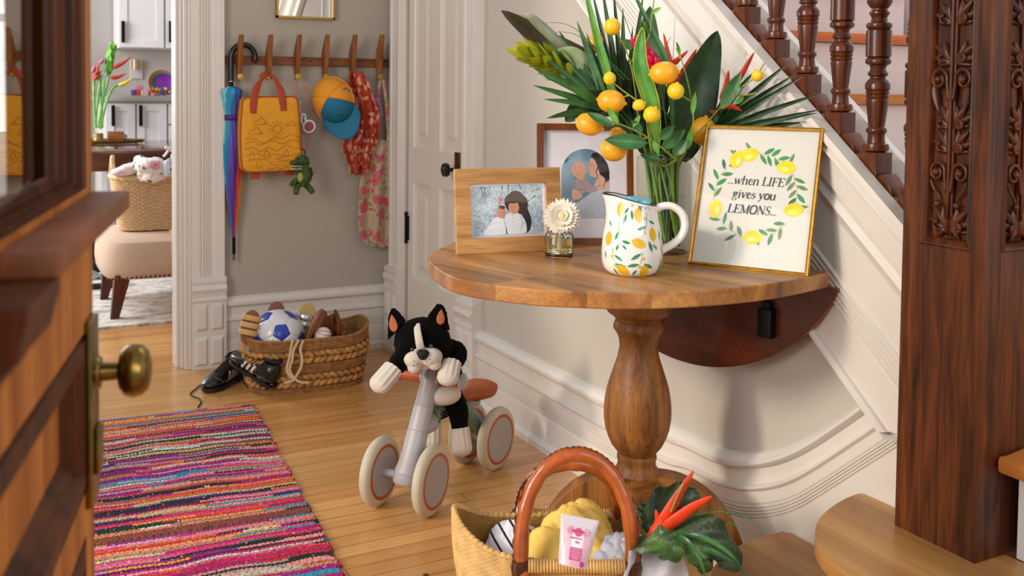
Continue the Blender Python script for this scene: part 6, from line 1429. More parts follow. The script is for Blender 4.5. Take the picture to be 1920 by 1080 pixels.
top = bk_(WB-.128, 0, .366); bot = FA+V((0, 0, .068)); ax_ = (top-bot).normalized(); Lc = (top-bot).length; R = frame(ax_)
m = MB(); m.lathe([(0, -.002), (.030, -.002), (.036, .004), (.038, .020), (.0365, .022), (.038, .024), (.038, .032), (.033, .055), (.0305, .09), (.029, .1395), (.0278, .1405), (.0286, .1415), (.0272, .2045), (.0262, .2055), (.0268, .2065), (.0252, .26), (.0245, Lc-.02), (.0235, Lc), (.016, Lc+.008), (0, Lc+.010)], 36, bot, R); part('steering_column', m, gry, bike, world=True)
hb = bot+ax_*(Lc-.040)
for sd in (-1, 1):
    m = MB(); m.tube([hb+SL*sd*.020, hb+SL*sd*.030], .0175, 18); part('grip_socket', m, gry, bike, world=True)
    m = MB(); g0, g1 = hb+SL*sd*.028, hb+SL*sd*.090; N = 20; m.tube([g0.lerp(g1, k/N) for k in range(N+1)], [.0165-.0012*(k/N)+.0006*(k % 2) for k in range(N+1)], 18); m.tube([g0, g0+SL*sd*.004], .0185, 18); part('grip', m, grip_m, bike, world=True)
    m = MB(); m.lathe([(0, .0), (.016, 0), (.0225, .004), (.023, .008), (.018, .014), (0, .017)], 24, hb+SL*sd*.090, frame(SL*sd)); part('grip_cap', m, gry, bike, world=True)
fr0 = bot+ax_*(.135); 
m = MB(); m.tube([bot+ax_*.150+FW*.01, bot+ax_*.150-FW*.055], .027, 20); part('frame_socket', m, gry, bike, world=True)
tubeP = smooth_path([bk_(WB-.115, 0, .222), bk_(.17, 0, .222), bk_(.09, 0, .195), bk_(.035, 0, .135), bk_(.0, 0, .10)], 6); m = MB(); m.tube(tubeP, [.0235]*12+[.0235-.0004*k for k in range(len(tubeP)-12)], 20); part('frame_tube', m, sage, bike, world=True)
m = MB(); m.lathe([(.020, -.045), (.026, -.04), (.026, .04), (.020, .045)], 20, bk_(0, 0, .098), frame(LF)); part('rear_hub', m, gry, bike, world=True)
m = MB(); m.tube([bk_(.075, 0, .20), bk_(.070, 0, .218)], [.026, .036], 18); part('seat_post', m, gry, bike, world=True)
m = MB(); rows = []
for i in range(17):
    u = i/16; x = .125-.148*u; w_ = interp([(0, .006), (.08, .019), (.3, .027), (.6, .047), (.82, .055), (.94, .046), (.985, .028), (1, .012)], u); zt = .238+.008*u*u; rows.append([bk_(x, w_*cos(a)*(abs(cos(a))**-.2 if abs(cos(a)) > .01 else 1), zt+(.017*sin(a) if sin(a) > 0 else (.018+.022*u)*sin(a))*(.35+.65*min(1, sin(pi*max(.04, min(.97, u*.93)))*1.7))) for a in [2*pi*k/24 for k in range(24)]])
m.grid(rows, cv=True); m.poly(rows[0]); m.poly(rows[-1]); part('saddle', m, seat_m, bike, world=True)
# the lettering on the frame tube
def text_mesh(body, size, loc, X, Y, mat, parent, name, bold=0.):
    cu = bpy.data.curves.new('t', 'FONT'); cu.body = body; cu.size = size; cu.extrude = .0004; cu.offset = bold; o = bpy.data.objects.new('t', cu); COL.objects.link(o); bpy.context.view_layer.update()
    me = bpy.data.meshes.new_from_object(o.evaluated_get(bpy.context.evaluated_depsgraph_get())); bpy.data.objects.remove(o); bm = bmesh.new(); bm.from_mesh(me)
    X = V(X).normalized(); Y = V(Y).normalized(); Z = X.cross(Y); M = Matrix((X, Y, Z)).transposed().to_4x4(); M.translation = V(loc); bm.transform(M); return part(name, bm, mat, parent, world=True, flat=True)
n_ = (LF*.94+V((0, 0, .34))).normalized(); text_mesh('SERE', .030, bk_(WB-.128, 0, .222)+LF*.0245+V((0, 0, -.010)), -FW, V((0, 0, 1)), plain('black_print', '#101410', .5), bike, 'printed_name', .0007)

# ------------------------------------------------------------------ plush dog draped over the handlebar
fur = plain('black_plush', '#020202', .95, bump=.6, bs=500, spec=.15); ivory = plain('ivory_plush', '#d2c8bc', .9, bump=.4, bs=350)
dog = thing('plush_dog', 'black and white plush bulldog puppy riding the balance bike, chin on the column', 'stuffed toy', bk_(.13, 0, .25))
D0 = 2.70
def A_(px, py, d=D0): return at(px, py, d)
def blob(m, px, py, rx, ry, rz, d=D0): m.ell(A_(px, py, d), (rx, ry, rz), Matrix((CR, CW, -CD)).transposed())
def fuse(o, vs, it=4, disp=0):
    md = o.modifiers.new('remesh', 'REMESH'); md.mode = 'VOXEL'; md.voxel_size = vs; md.use_smooth_shade = True; md = o.modifiers.new('smooth', 'SMOOTH'); md.iterations = it
    if disp:
        tx = bpy.data.textures.new('fur_clumps', 'CLOUDS'); tx.noise_scale = .008; md = o.modifiers.new('fur', 'DISPLACE'); md.texture = tx; md.strength = disp; md.mid_level = .5
m = MB()
blob(m, 792, 641, .077, .068, .066, 2.68); blob(m, 772, 655, .045, .05, .045, 2.66); blob(m, 816, 650, .045, .05, .05, 2.67)
blob(m, 836, 708, .048, .050, .068, 2.80); blob(m, 838, 668, .045, .045, .05, 2.76)
for q, rr in ((((770, 672, 2.72), (752, 676, 2.68), (746, 683, 2.645), (736, 693, 2.63)), (.030, .029, .026, .022)), (((830, 668, 2.72), (852, 660, 2.70), (856, 670, 2.69), (848, 682, 2.67)), (.034, .032, .028, .023)),
              (((845, 740, 2.80), (858, 768, 2.79), (861, 792, 2.79), (863, 812, 2.79)), (.032, .030, .025, .021)), (((822, 742, 2.84), (814, 770, 2.85), (811, 788, 2.86), (810, 797, 2.86)), (.030, .028, .024, .020))):
    P2 = smooth_path([A_(*a) for a in q], 5); n = len(P2); m.tube(P2, [interp([(i/3, r) for i, r in enumerate(rr)], k/(n-1)) for k in range(n)], 16); m.ell(P2[0], (rr[0],)*3); m.ell(P2[-1], (rr[-1],)*3)
fuse(part('body', m, fur, dog, world=True), .0045, 5, .004)
def paw(q0, q1, r0, r1, nm='paw', d2=None):
    a, b = A_(*q0), A_(*q1); ax = (b-a).normalized(); R = frame(ax); L = (b-a).length; m = MB(); rows = []
    for i in range(15):
        u = i/14; r = r0+(r1-r0)*u; r *= 1 if u < .72 else math.sqrt(max(.0, 1-((u-.72)/.29)**2))
        rows.append([a+R @ V((r*cos(t)*(1+.055*cos(t*11)*(1-u**3)), r*.8*sin(t)*(1+.055*cos(t*11)*(1-u**3)), L*u)) for t in [2*pi*k/66 for k in range(66)]])
    m.grid(rows, cv=True); m.poly(rows[0]); m.poly(rows[-1]); part(nm, m, ivory, dog, world=True)
paw((738, 690, 2.625), (702, 733, 2.585), .029, .032); paw((846, 680, 2.65), (837, 721, 2.60), .027, .0285)
paw((862, 802, 2.785), (868, 856, 2.77), .0265, .030); paw((810, 786, 2.86), (809, 840, 2.86), .0255, .028)
m = MB(); blob(m, 830, 739, .052, .048, .030, 2.765); fuse(part('belly', m, ivory, dog, world=True), .004)
m = MB(); blob(m, 778, 672, .030, .028, .026, 2.625); blob(m, 808, 669, .031, .028, .026, 2.625); blob(m, 793, 662, .034, .024, .020, 2.625); blob(m, 777, 688, .019, .017, .018, 2.62); blob(m, 815, 683, .018, .017, .016, 2.62); blob(m, 795, 685, .020, .016, .013, 2.64)
fuse(part('muzzle', m, ivory, dog, world=True), .0028, 5)
m = MB(); Rn = Matrix((CR, CW, -CD)).transposed(); rows = []
for w_, y, z in ((.0, 0, .0112), (.008, -.003, .0110), (.0145, -.004, .007), (.0155, -.004, .002), (.0115, -.004, -.006), (.006, -.003, -.012), (.0, 0, -.014)): rows.append((w_, y, z))
pts = [(w_, z) for w_, y, z in rows]+[(-w_, z) for w_, y, z in rows[-2:0:-1]]; c = A_(792.5, 665.5, 2.596)
P2 = smooth_path([(a, b, 0) for a, b in pts], 3, True); m.grid([[c+Rn @ V((p.x*s_, y, p.y*s_)) for p in P2] for s_, y in ((1, .012), (1.03, .004), (.9, -.003), (.55, -.007), (.05, -.0085))], cv=True); part('nose', m, plain('nose_fabric', '#060507', .75), dog, world=True)
for px, py in ((773, 655.5), (808, 648.8)):
    m = MB(); m.ell(A_(px, py, 2.596), (.0052,)*3); part('eye', m, plain('amber_eye', '#1c0f06', .06, coat=1), dog, world=True)
m = MB(); P2 = [A_(782, 608, 2.648), A_(783, 622, 2.612), A_(786, 640, 2.598), A_(789, 654, 2.602)]; m.tube(smooth_path(P2, 5), [.0085]*2+[.0098]*8+[.0105]*6, 12, flat=.5, up=TOCAM)if False else m.blade(P2, .0185, TOCAM, lambda u: .55 if u < .04 else (.85+.25*u), -.25, 3, 6); part('blaze', m, ivory, dog, world=True, solid=.006)
m = MB()
for px, py in ((777, 677.5), (783, 682), (775.5, 685.5), (801, 678.5), (806.5, 674), (810.5, 682)): m.ell(A_(px, py, 2.590), (.0016,)*3, seg=8, rings=6)
part('whisker_dots', m, plain('black_thread', '#0a0808', .8), dog, world=True)
for tip, b0, b1, in_t, d in (((733, 579), (731, 634), (757, 606), (737, 594), 2.665), ((829, 570), (806, 598), (838, 618), (832, 584), 2.67)):
    T_, B0, B1 = A_(*tip, d+.01), A_(*b0, d), A_(*b1, d); C0 = (B0+B1)/2; w_ = (B1-B0).length; m = MB(); ev = (T_-C0); xx = (B1-B0).normalized(); zz = ev.normalized(); nn = zz.cross(xx).normalized(); nn = nn if nn.dot(TOCAM) > 0 else -nn; rows = []
    for i in range(11):
        u = i/10; r = w_*.52*(1-u)**.75+.009*(1 if u < .97 else .4); rows.append([C0+ev*u+xx*(r*cos(t))+nn*(r*.34*sin(t)*(1 if sin(t) < 0 else .35)) for t in [2*pi*k/22 for k in range(22)]])
    m.grid(rows, cv=True); m.poly(rows[0]); m.poly(rows[-1]); fuse(part('ear', m, fur, dog, world=True), .0035, 2, .003)
    m = MB(); m.leaf(C0+ev*.02+nn*.006-xx*w_*(.12 if px > 0 and tip[0] < 780 else -.1), C0+ev*.74+nn*.008, w_*.42, nn, 8, 3, -.1, 0, wmax=.35); part('inner_ear', m, plain('peach_felt', '#b5643f', .8), dog, world=True, solid=.002)
# ------------------------------------------------------------------ straw market basket in the foreground
SB = V((.955, 1.565, 0)); BX = (CR*1.); BX.z = 0; BX.normalize(); BX = (BX+V((0, 0, 0))).normalized(); BY = V((-BX.y, BX.x, 0)); RIMZ = .285
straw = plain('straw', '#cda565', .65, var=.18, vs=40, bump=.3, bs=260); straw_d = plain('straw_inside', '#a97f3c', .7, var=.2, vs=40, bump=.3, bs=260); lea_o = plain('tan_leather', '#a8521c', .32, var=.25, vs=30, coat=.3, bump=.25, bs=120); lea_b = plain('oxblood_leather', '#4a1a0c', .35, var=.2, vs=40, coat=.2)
sbk = thing('straw_basket', 'golden straw market basket with two hooped tan leather handles', 'basket', SB)
def sp(a, u, e=0.):
    """a round the rim, u height fraction"""
    k = .62+.38*math.sin(pi/2*min(1, u*1.05)); rx, ry = .225*k+e, .105*(.75+.25*u)+e
    h = RIMZ+.052*abs(cos(a))**5-.0*abs(sin(a)); c_, s_ = cos(a), sin(a); return SB+BX*(rx*c_)+BY*(ry*s_*(1-.0*c_))+V((0, 0, .004+h*u))
def weave(m, e, u0=0., rows=64, N=200, inner=1):
    g = []
    for j in range(rows*2+1):
        u = u0+(1-u0)*j/(rows*2); r = j//2; g.append([sp(2*pi*k/N, u, e+inner*(.0026*(j % 2)*(.55+.45*cos(k*pi+r*pi)) if True else 0)) for k in range(N)])
    m.grid(g, cv=True); return g
m = MB(); g = weave(m, 0., .12); m.poly(g[0]); part('woven_side', m, straw, sbk, world=True)
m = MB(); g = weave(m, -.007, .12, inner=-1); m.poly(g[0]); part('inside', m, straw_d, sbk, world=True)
m = MB(); P2 = [sp(2*pi*k/400, 1, -.003)+V((0, 0, .001))+(V((0, 0, .0016)) if k % 4 < 2 else V()) for k in range(400)]; m.tube(P2, [.0052+.0006*sin(k*1.57) for k in range(400)], 8, closed=True); part('rim', m, straw, sbk, world=True)
fr_, bk2 = [], []
def hoop(c, halfw, top, lean, name, seamside):
    pts = []; n = 40
    for k in range(n+1):
        t_ = pi*(-.08+1.16*k/n); x = -halfw*cos(t_)*(1+.07*sin(t_)); z = top*max(-.05, sin(t_))**.85 if sin(t_) > 0 else top*sin(t_)*.5; pts.append(c+BX*x+V((0, 0, z))+BY*lean*(z/top))
    m = MB(); m.tube(pts, [.0135+.0008*sin(k*1.9) for k in range(n+1)], 14); h_ = part('handle', m, lea_o, sbk, world=True)
    m = MB()
    for k in range(2, n-1, 1):
        p, q = pts[k], pts[k+1]; nn = (p-c-V((0, 0, .05))).normalized(); a = p+nn*.0125+BY*(-.006 if k % 2 else -.003); b = q+nn*.0125+BY*(-.006 if k % 2 == 0 else -.003); m.tube([a, (a+b)/2+nn*.0025, b], .0016, 5)
    part('stitched_seam', m, lea_b, sbk, world=True)
    return pts
yf = -.103
hp1 = hoop(SB+BY*yf+V((0, 0, RIMZ+.006)), .098, .178, .045, 'front', 1); hp2 = hoop(SB-BY*yf+V((0, 0, RIMZ+.0)), .094, .125, -.05, 'back', 1)
for sgn, sy in ((1, yf), (-1, -yf)):
    m = MB(); P2 = [SB+BX*x+BY*(sy*1.0+(-.004 if sy < 0 else .004))+V((0, 0, RIMZ+.002+.0)) for x in [-.085+.17*k/90 for k in range(91)]]; m.tube(P2, [.0115+.0016*sin(k*2.2) for k in range(91)], 12); part('wrapped_roll', m, straw, sbk, world=True)
    for x in (-.098, .098):
        m = MB(); c = SB+BX*x+BY*(sy*1.03)+V((0, 0, RIMZ)); s_ = -1 if sy < 0 else 1; m.lathe([(.016, .012), (.019, .002), (.017, -.012), (.010, -.028), (.004, -.040), (0, -.043)], 14, c, None, 1, .8); m.tube([c+BX*.014+V((0, 0, .006)), c-BX*.014+V((0, 0, -.004))], .0035, 6); part('leather_tab', m, lea_b, sbk, world=True)
for x, z in ((-.265, -.024), (-.140, -.038)):
    c = SB+BX*x+BY*yf*.83+V((0, 0, RIMZ+z)); m = MB(); m.box(c-BY*.010, (.010, .004, .009), Matrix((BX, BY, V((0, 0, 1)))).transposed(), bev=.001); part('leather_dot', m, lea_b, sbk, world=True)
# contents
def heap(name, lab, cat, outline, z, mats, amp=.014, fx=26., folds=3, lift=.03, seed=0, group=None, drop=None):
    """soft cloth heap over an outline of basket coordinates"""
    amp *= 1.5; rg = random.Random(seed); n = len(outline); cx_ = sum(p[0] for p in outline)/n; cy_ = sum(p[1] for p in outline)/n; P2 = smooth_path([(x, y, zz) for x, y, zz in outline], 5, True); rows = []; ph_ = rg.uniform(0, 6)
    m = MB()
    for i in range(15):
        f_ = 1-i/14.; rw = []
        for p in P2:
            x = cx_+(p.x-cx_)*f_; y = cy_+(p.y-cy_)*f_; d = .8-2*abs(sin(x*fx*1.3+ph_+y*34+.6*sin(y*50)))**.7*(.6+.4*sin(y*fx*1.6-ph_+x*12)); h = lift*(1-f_**2)+amp*d*(.4+.6*(1-f_)) ; rw.append(SB+BX*x+BY*y+V((0, 0, p.z*f_+z*(1-f_)+h)))
        rows.append(rw)
    m.grid(rows, cv=True); m.f([v for v in m.bm.verts[-len(P2):]]); o = part(name, m, mats, base=SB+BX*cx_+BY*cy_+V((0, 0, z-.02)), solid=.003, sub=1); tx = bpy.data.textures.new('cloth_folds', 'CLOUDS'); tx.noise_scale = .04; md = o.modifiers.new('folds', 'DISPLACE'); md.texture = tx; md.strength = .026; md.texture_coords = 'LOCAL'; return tag(o, lab, cat, group)
Z = RIMZ
t = NT('striped_jersey'); t.set(rough=.85); mp = t.map((1, 1, 1), (.3, .5, .35)); sp_ = t.n('SeparateXYZ'); t.l(mp, sp_.inputs[0]); wv = t.math('SINE', t.math('MULTIPLY', sp_.outputs[0], 300.)); t.l(t.mix(t.math('GREATER_THAN', wv, .80), '#e6e4ea', '#131a3a'), t.b.inputs[0])
heap('striped_shirt', 'white cloth with thin navy stripes tucked at the left of the straw basket', 'shirt', [(-.165, .0, Z-.02), (-.14, .045, Z+.0), (-.08, .06, Z+.0), (-.055, .02, Z-.03), (-.07, -.055, Z-.03), (-.13, -.05, Z-.03)], Z-.012, t.m, .008, lift=.035, seed=2)
heap('yellow_cloth', 'soft yellow muslin cloth bunched in the middle of the straw basket', 'cloth', [(-.105, -.06, Z-.02), (-.08, .0, Z+.0), (-.02, .06, Z+.02), (.05, .07, Z+.02), (.075, .02, Z+.01), (.06, -.05, Z-.02), (-.02, -.075, Z-.02)], Z+.005, plain('yellow_muslin', '#f0c763', .85, bump=.3, bs=200), .010, lift=.055, seed=5)
heap('grey_cloth', 'pale grey cloth folded at the right inside of the straw basket', 'cloth', [(.03, -.07, Z-.01), (.05, -.01, Z), (.10, .02, Z), (.15, .0, Z-.01), (.14, -.06, Z-.02), (.08, -.08, Z-.01)], Z-.015, plain('grey_muslin', '#b9bac6', .85, bump=.3, bs=200), .007, lift=.030, seed=8)
# white fringed towel hanging over the front rim
twl = thing('white_towel', 'white cotton towel hanging over the front right rim of the straw basket', 'towel', SB+BX*.16-BY*.09+V((0, 0, .2)))
wt = plain('white_terry', '#dcdae0', .9, bump=.5, bs=420); m = MB(); rows = []
for j in range(20):
    v = j/19; rw = []
    for i in range(25):
        u = i/24; x = .085+.105*u+.008*sin(v*7+u*3); y = -.045-.075*min(1, v*2.2)-.012*sin(u*9+v*4)*min(1, v*3)+.012*u; z = Z+.022+.010*sin(u*8)-.14*max(0, v-.25)**1.1+.02*min(1, v*4)-.02*v; rw.append(SB+BX*x+BY*y+V((0, 0, z)))
    rows.append(rw)
m.grid(rows); part('towel_cloth', m, wt, twl, world=True, solid=.004)
m = MB(); rg = random.Random(3)
for k in range(9):
    p = SB+BX*(.17+.03*k/9)+BY*(-.075-.02*(k/9))+V((0, 0, Z+.02-.012*k)); m.tube(smooth_path([p, p+BX*.010+V((0, 0, -.012+.004*rg.random()))-BY*.006, p+BX*.016+V((0, 0, -.034))-BY*.008], 4), .0016, 5)
part('fringe', m, wt, twl, world=True)
# hand cream tube
tb = thing('cream_tube', 'white and pink tube of hand cream leaning on the yellow cloth in the straw basket', 'tube', at(1078, 1045, 1.70))
Pt, Pb = at(1089, 965, 1.685), at(1074, 1056, 1.665); ez = (Pt-Pb).normalized(); ex = CR.copy(); ex = (ex+V((0, 0, -.26))-ez*(ex+V((0, 0, -.26))).dot(ez)).normalized(); ey = ez.cross(ex); Lt = (Pt-Pb).length; MT = Matrix((ex, ey, ez)).transposed()
def tp(x, y, z): return Pb+MT @ V((x, y, z))
m = MB(); rows = []
for i in range(13):
    u = i/12; w_ = .024+.009*u; d = .0150*(1-u)**.8+.0012; rows.append([tp(w_*cos(a), d*sin(a), Lt*u-.004) for a in [2*pi*k/32 for k in range(32)]])
m.grid(rows, cv=True); m.poly(rows[0]); m.poly(rows[-1]); part('tube_body', m, plain('tube_white', '#cdc5ce', .35), tb, world=True)
def tpf(x, z, e=.0004): u = z/Lt; w_ = .024+.009*u; d = .0150*(1-u)**.8+.0012; yy = d*math.sqrt(max(.0, 1-min(1, (x/w_)**2))); return tp(x, (-1 if (MT @ V((0, -1, 0))).dot(CW) < 0 else 1)*(yy+e), z-.004)
def patch(m, x0, x1, z0_, z1_, mi, e=.0004):
    m.mi = mi; m.grid([[tpf(x0+(x1-x0)*i/6, z0_+(z1_-z0_)*j/3, e) for i in range(7)] for j in range(4)])
m = MB(); PM = [plain('label_pink', '#c9447e', .4), plain('label_blush', '#dfb3c4', .4, var=.12, vs=260), plain('label_white', '#ece6ea', .4), plain('label_rose', '#d97a9c', .4)]
patch(m, -.0225, .0225, .0, Lt*.76, 1, .0003); patch(m, -.010, .010, .018, .060, 2, .0006); patch(m, -.010, .010, .010, .030, 0, .0008)
for x, z, r, mi in ((.0, Lt*.70, .0070, 0), (-.0125, Lt*.72, .0062, 3), (.0125, Lt*.72, .0062, 3), (.013, .006, .0045, 0)):
    m.mi = mi; m.poly([tpf(x+r*cos(a), z+r*sin(a), .001) for a in [2*pi*k/16 for k in range(16)]])
for k, (z, w_) in enumerate(((.0270, .0075), (.0235, .0085), (.0200, .0080), (.0165, .0085), (.0135, .005))): patch(m, -w_, w_, z-.0004, z+.0004, 1, .0011)
for k, z in enumerate((.0075, .0050, .0025)): patch(m, -.007, .006, z-.0004, z+.0004, 3, .0007)
for x in (-.0155, -.0125, -.0095): m.mi = 1; m.grid([[tpf(x+d_, Lt*.68+j*.003, .0012) for d_ in (-.0005, .0005)] for j in range(4)]); m.mi = 2; m.grid([[tpf(-x+d_, Lt*.68+j*.003, .0012) for d_ in (-.0005, .0005)] for j in range(4)])
part('label', m, PM, tb, world=True, auto=False)
fx_ = tpf(0, .05, .0014)-tpf(0, .05, 0); sgx = 1 if MT.col[0].dot(CR) > 0 else -1
for tx, sz, z, mi in (('Hand Cream', .0046, .054, 0), ('Starburst', .0052, .043, 0), ('Sky', .0052, .037, 0)):
    text_mesh(tx, sz, tpf(-len(tx)*sz*.27, z, .0016), ex, ez, PM[mi], tb, 'printed_words')
# bird of paradise flower and its leaves
fl = thing('heliconia_spray', 'orange red heliconia flower with dark ruffled leaves sticking out of the straw basket', 'flower', SB+BX*.18+V((0, 0, .2)))
for nm, q, w_ in (('bract', [(1222, 1002, 1.76), (1248, 968, 1.75), (1274, 925, 1.75), (1301, 882, 1.75)], .0125), ('bract', [(1222, 1004, 1.76), (1262, 978, 1.74), (1300, 950, 1.73), (1336, 930, 1.72)], .0130), ('bract', [(1232, 990, 1.76), (1234, 975, 1.76), (1232, 965, 1.76), (1229, 956, 1.76)], .007)):
    m = MB(); P2 = smooth_path(spx(q), 6); n = len(P2)-1; m.tube(P2, [w_*max(.04, sin(pi*min(1, .12+.88*i/n))**.55)*(1-.45*(i/n)) for i in range(n+1)], 10, flat=.5, up=TOCAM); part(nm, m, hel_or, fl, world=True)
m = MB(); m.tube(smooth_path(spx([(1195, 1035, 1.78), (1215, 1008, 1.76), (1232, 990, 1.755), (1245, 972, 1.75)]), 5), [.006]*8+[.009]*8, 10) ; part('flower_base', m, hel_or, fl, world=True)
m = MB(); m.tube(smooth_path(spx([(1160, 1070, 1.80), (1185, 1040, 1.79), (1215, 1008, 1.765)]), 5), .0055, 8); m.tube(smooth_path(spx([(1258, 960, 1.742), (1268, 935, 1.742), (1282, 905, 1.742)]), 4), [.0022]*9, 6); part('stem', m, plain('olive_stem', '#8c7a2c', .5), fl, world=True)
lf = leafmat('dark_ruffled_leaf', '#16281a', '#33481f'); lf2 = leafmat('green_ruffled_leaf', '#223d18', '#4a6a26')
for q, w_, mt in (([(1215, 1000, 1.80), (1250, 955, 1.84), (1290, 940, 1.86), (1315, 935, 1.86)], .075, lf), ([(1215, 1010, 1.77), (1270, 1002, 1.74), (1340, 1020, 1.73), (1388, 1068, 1.74)], .085, lf), ([(1190, 1025, 1.76), (1230, 1018, 1.70), (1262, 1030, 1.69), (1275, 1052, 1.69)], .055, lf2), ([(1230, 1012, 1.74), (1290, 1022, 1.71), (1318, 1050, 1.70), (1322, 1075, 1.71)], .050, lf2), ([(1235, 1010, 1.78), (1220, 975, 1.82), (1212, 955, 1.84), (1210, 945, 1.85)], .04, lf)):
    m = MB(); m.blade(spx(q), w_, TOCAM*.7+V((0, 0, .8)), None, .25, 6, 7, wave=.28); part('leaf', m, mt, fl, world=True, auto=False)
for q in ([(1250, 1002, 1.74), (1310, 1005, 1.70), (1370, 1040, 1.68), (1400, 1085, 1.68)], [(1240, 1003, 1.74), (1280, 1010, 1.69), (1310, 1045, 1.67), (1325, 1090, 1.67)], [(1260, 985, 1.78), (1330, 960, 1.75), (1400, 970, 1.72), (1440, 1000, 1.70)], [(1260, 990, 1.78), (1330, 975, 1.76), (1390, 990, 1.74), (1425, 1020, 1.73)], [(1290, 1020, 1.72), (1350, 1040, 1.69), (1400, 1075, 1.68)]):
    m = MB(); m.blade(spx(q), .012 if q[0][1] > 1000 else .004, TOCAM+V((0, 0, .6)), lambda u: max(.06, (1-u)**.6), .4, 2, 7); part('grass_blade', m, g_mid, fl, world=True, auto=False)
# ------------------------------------------------------------------ dining room and kitchen beyond the opening
t = NT('patterned_carpet'); t.set(rough=.95); n1 = t.n('TexNoise', Scale=11., Detail=8., Roughness=.75); t.l(t.map((1, 1.6, 1)), n1.inputs[0]); n2 = t.n('TexNoise', Scale=60., Detail=3.); t.l(t.map(), n2.inputs[0])
t.l(t.mix(.25, t.ramp(n1.outputs[0], [(.30, '#2f3c48'), (.42, '#7d8890'), (.5, '#cfc8c0'), (.58, '#d9d2c8'), (.70, '#8fa3ad')]), t.ramp(n2.outputs[0], [(.35, '#b98f86'), (.6, '#e8e2da')])), t.b.inputs[0])
m = MB(); m.box((.55, 6.2, .006), (2.2, 3.2, .012)); ob = part('area_rug', m, t.m, base=(.55, 6.2, 0), flat=True); 
ob.location = (0, 0, 0); ob.data.transform(Matrix.Translation((.55, 6.2, 0))); bpy.context.view_layer.update()
yv = on(260, 612, 'z', .0).y; ob.data.transform(Matrix.Translation((0, yv+.0-4.6, 0))); tag(ob, 'pale patterned carpet with blue grey flecks under the dining room chair', 'rug')
linen = plain('tweed_linen', '#c4aa96', .85, var=.12, vs=180, bump=.6, bs=260); dwood = wood('chair_leg_wood', '#3c170b', '#6b2f18', .35, 'z', 1.5, .6)
# upholstered chair
L0 = on(212, 600, 'z', .012); cy = L0.y; ch = thing('upholstered_chair', 'beige tufted upholstered chair with nailhead trim and tapered wooden legs', 'chair', (L0.x+.3, cy+.3, .012))
xL = on(197, 490, 'y', cy-.03).x; zB = on(270, 524, 'y', cy-.03).z; zT = on(235, 442, 'y', cy+.12).z
m = MB(); cx_ = xL+.36; rows = []
for z, e in ((zB, .0), (zB+.012, .010), (zB+.06, .016), (zT-.05, .012), (zT-.018, .0), (zT-.003, -.030), (zT+.004, -.08), (zT+.006, -.20)):
    rows.append([V((cx_+(.36+e-.01)*(abs(cos(a))**.4)*(1 if cos(a) > 0 else -1), cy+.30+(.32+e)*(abs(sin(a))**.4)*(1 if sin(a) > 0 else -1), z)) for a in [2*pi*k/64 for k in range(64)]])
m.grid(rows, cv=True); m.poly(rows[0]); m.poly(rows[-1]); part('seat', m, linen, ch, world=True)
m = MB(); ab = smooth_path([V((xL+.30, 0, zT-.10)), V((xL+.31, 0, zT-.0)), V((xL+.40, 0, zT+.045)), V((xL+.56, 0, zT+.09)), V((xL+.72, 0, zT+.12)), V((xL+.72, 0, zB+.05)), V((xL+.36, 0, zB+.05))], 5, True)
m.grid([[V((cx_+(p.x-cx_)*s_, y, (zT+zB)/2+(p.z-(zT+zB)/2)*s_)) for p in ab] for s_, y in ((.9, cy-.040), (.97, cy-.034), (1, cy-.018), (1, cy+.46), (.97, cy+.50))], cv=True); m.f(m.bm.verts[:len(ab)]); part('arm_cushion', m, linen, ch, world=True)
m = MB()
for k in range(34): m.ell((xL+.012+k*.021, cy-.030-.004*(k > 1), zB+.012), (.0062, .004, .0062), seg=8, rings=6)
part('nailheads', m, plain('nailhead_brass', '#5a4630', .35, metal=.8), ch, world=True)
for x, y, tl in ((xL+.045, cy+.03, 1), (xL+.045, cy+.52, 1), (xL+.66, cy+.03, -1), (xL+.40, cy+.50, 1)):
    m = MB(); m.lathe([(.024, 0), (.026, .0), (.050, zB-.0), (.050, zB+.01)], 4, (0, 0, .012), Matrix.Rotation(pi/4, 3, 'Z')); 
    for v in m.bm.verts: v.co += V((x+(-.0)*tl+.035*tl*((v.co.z/zB)**2)*.9, y, 0))
    part('leg', m, dwood, ch, world=True, flat=True)
# wicker laundry basket
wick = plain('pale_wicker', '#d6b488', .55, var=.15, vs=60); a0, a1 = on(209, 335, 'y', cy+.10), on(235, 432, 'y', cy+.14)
wz0, wz1 = zT+.012, on(260, 335, 'y', cy+.12).z; WC = V((xL+.285, cy+.30, wz0)); lb = thing('laundry_basket', 'pale wicker laundry basket with a loop handle on the upholstered chair', 'basket', WC)
wxr = WC.x-on(209, 335, 'y', cy+.30).x
def wk(a, u, e=0.): rx, ry = wxr*(.84+.16*u)+e, .15*(.82+.18*u)+e; return WC+V((rx*(abs(cos(a))**.6)*(1 if cos(a) > 0 else -1), ry*(abs(sin(a))**.6)*(1 if sin(a) > 0 else -1), (wz1-wz0)*u))
m = MB(); NR = 26; NK = 132; g = []
for j in range(NR*3+1):
    u = j/(NR*3); r = j//3; q = (j % 3)/3; g.append([wk(2*pi*k/NK, u, .005*sin(pi*q)+.005*cos(pi*(k/2.)+pi*r)) for k in range(NK)])
m.grid(g, cv=True); m.poly(g[0]); part('woven_side', m, wick, lb, world=True, auto=False)
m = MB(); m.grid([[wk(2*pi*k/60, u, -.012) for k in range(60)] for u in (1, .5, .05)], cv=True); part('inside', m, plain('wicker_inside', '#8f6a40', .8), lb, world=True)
m = MB(); m.tube([wk(2*pi*k/120, 1, .002) for k in range(120)], [.0125+.002*sin(k*1.1) for k in range(120)], 10, closed=True); part('rim', m, wick, lb, world=True)
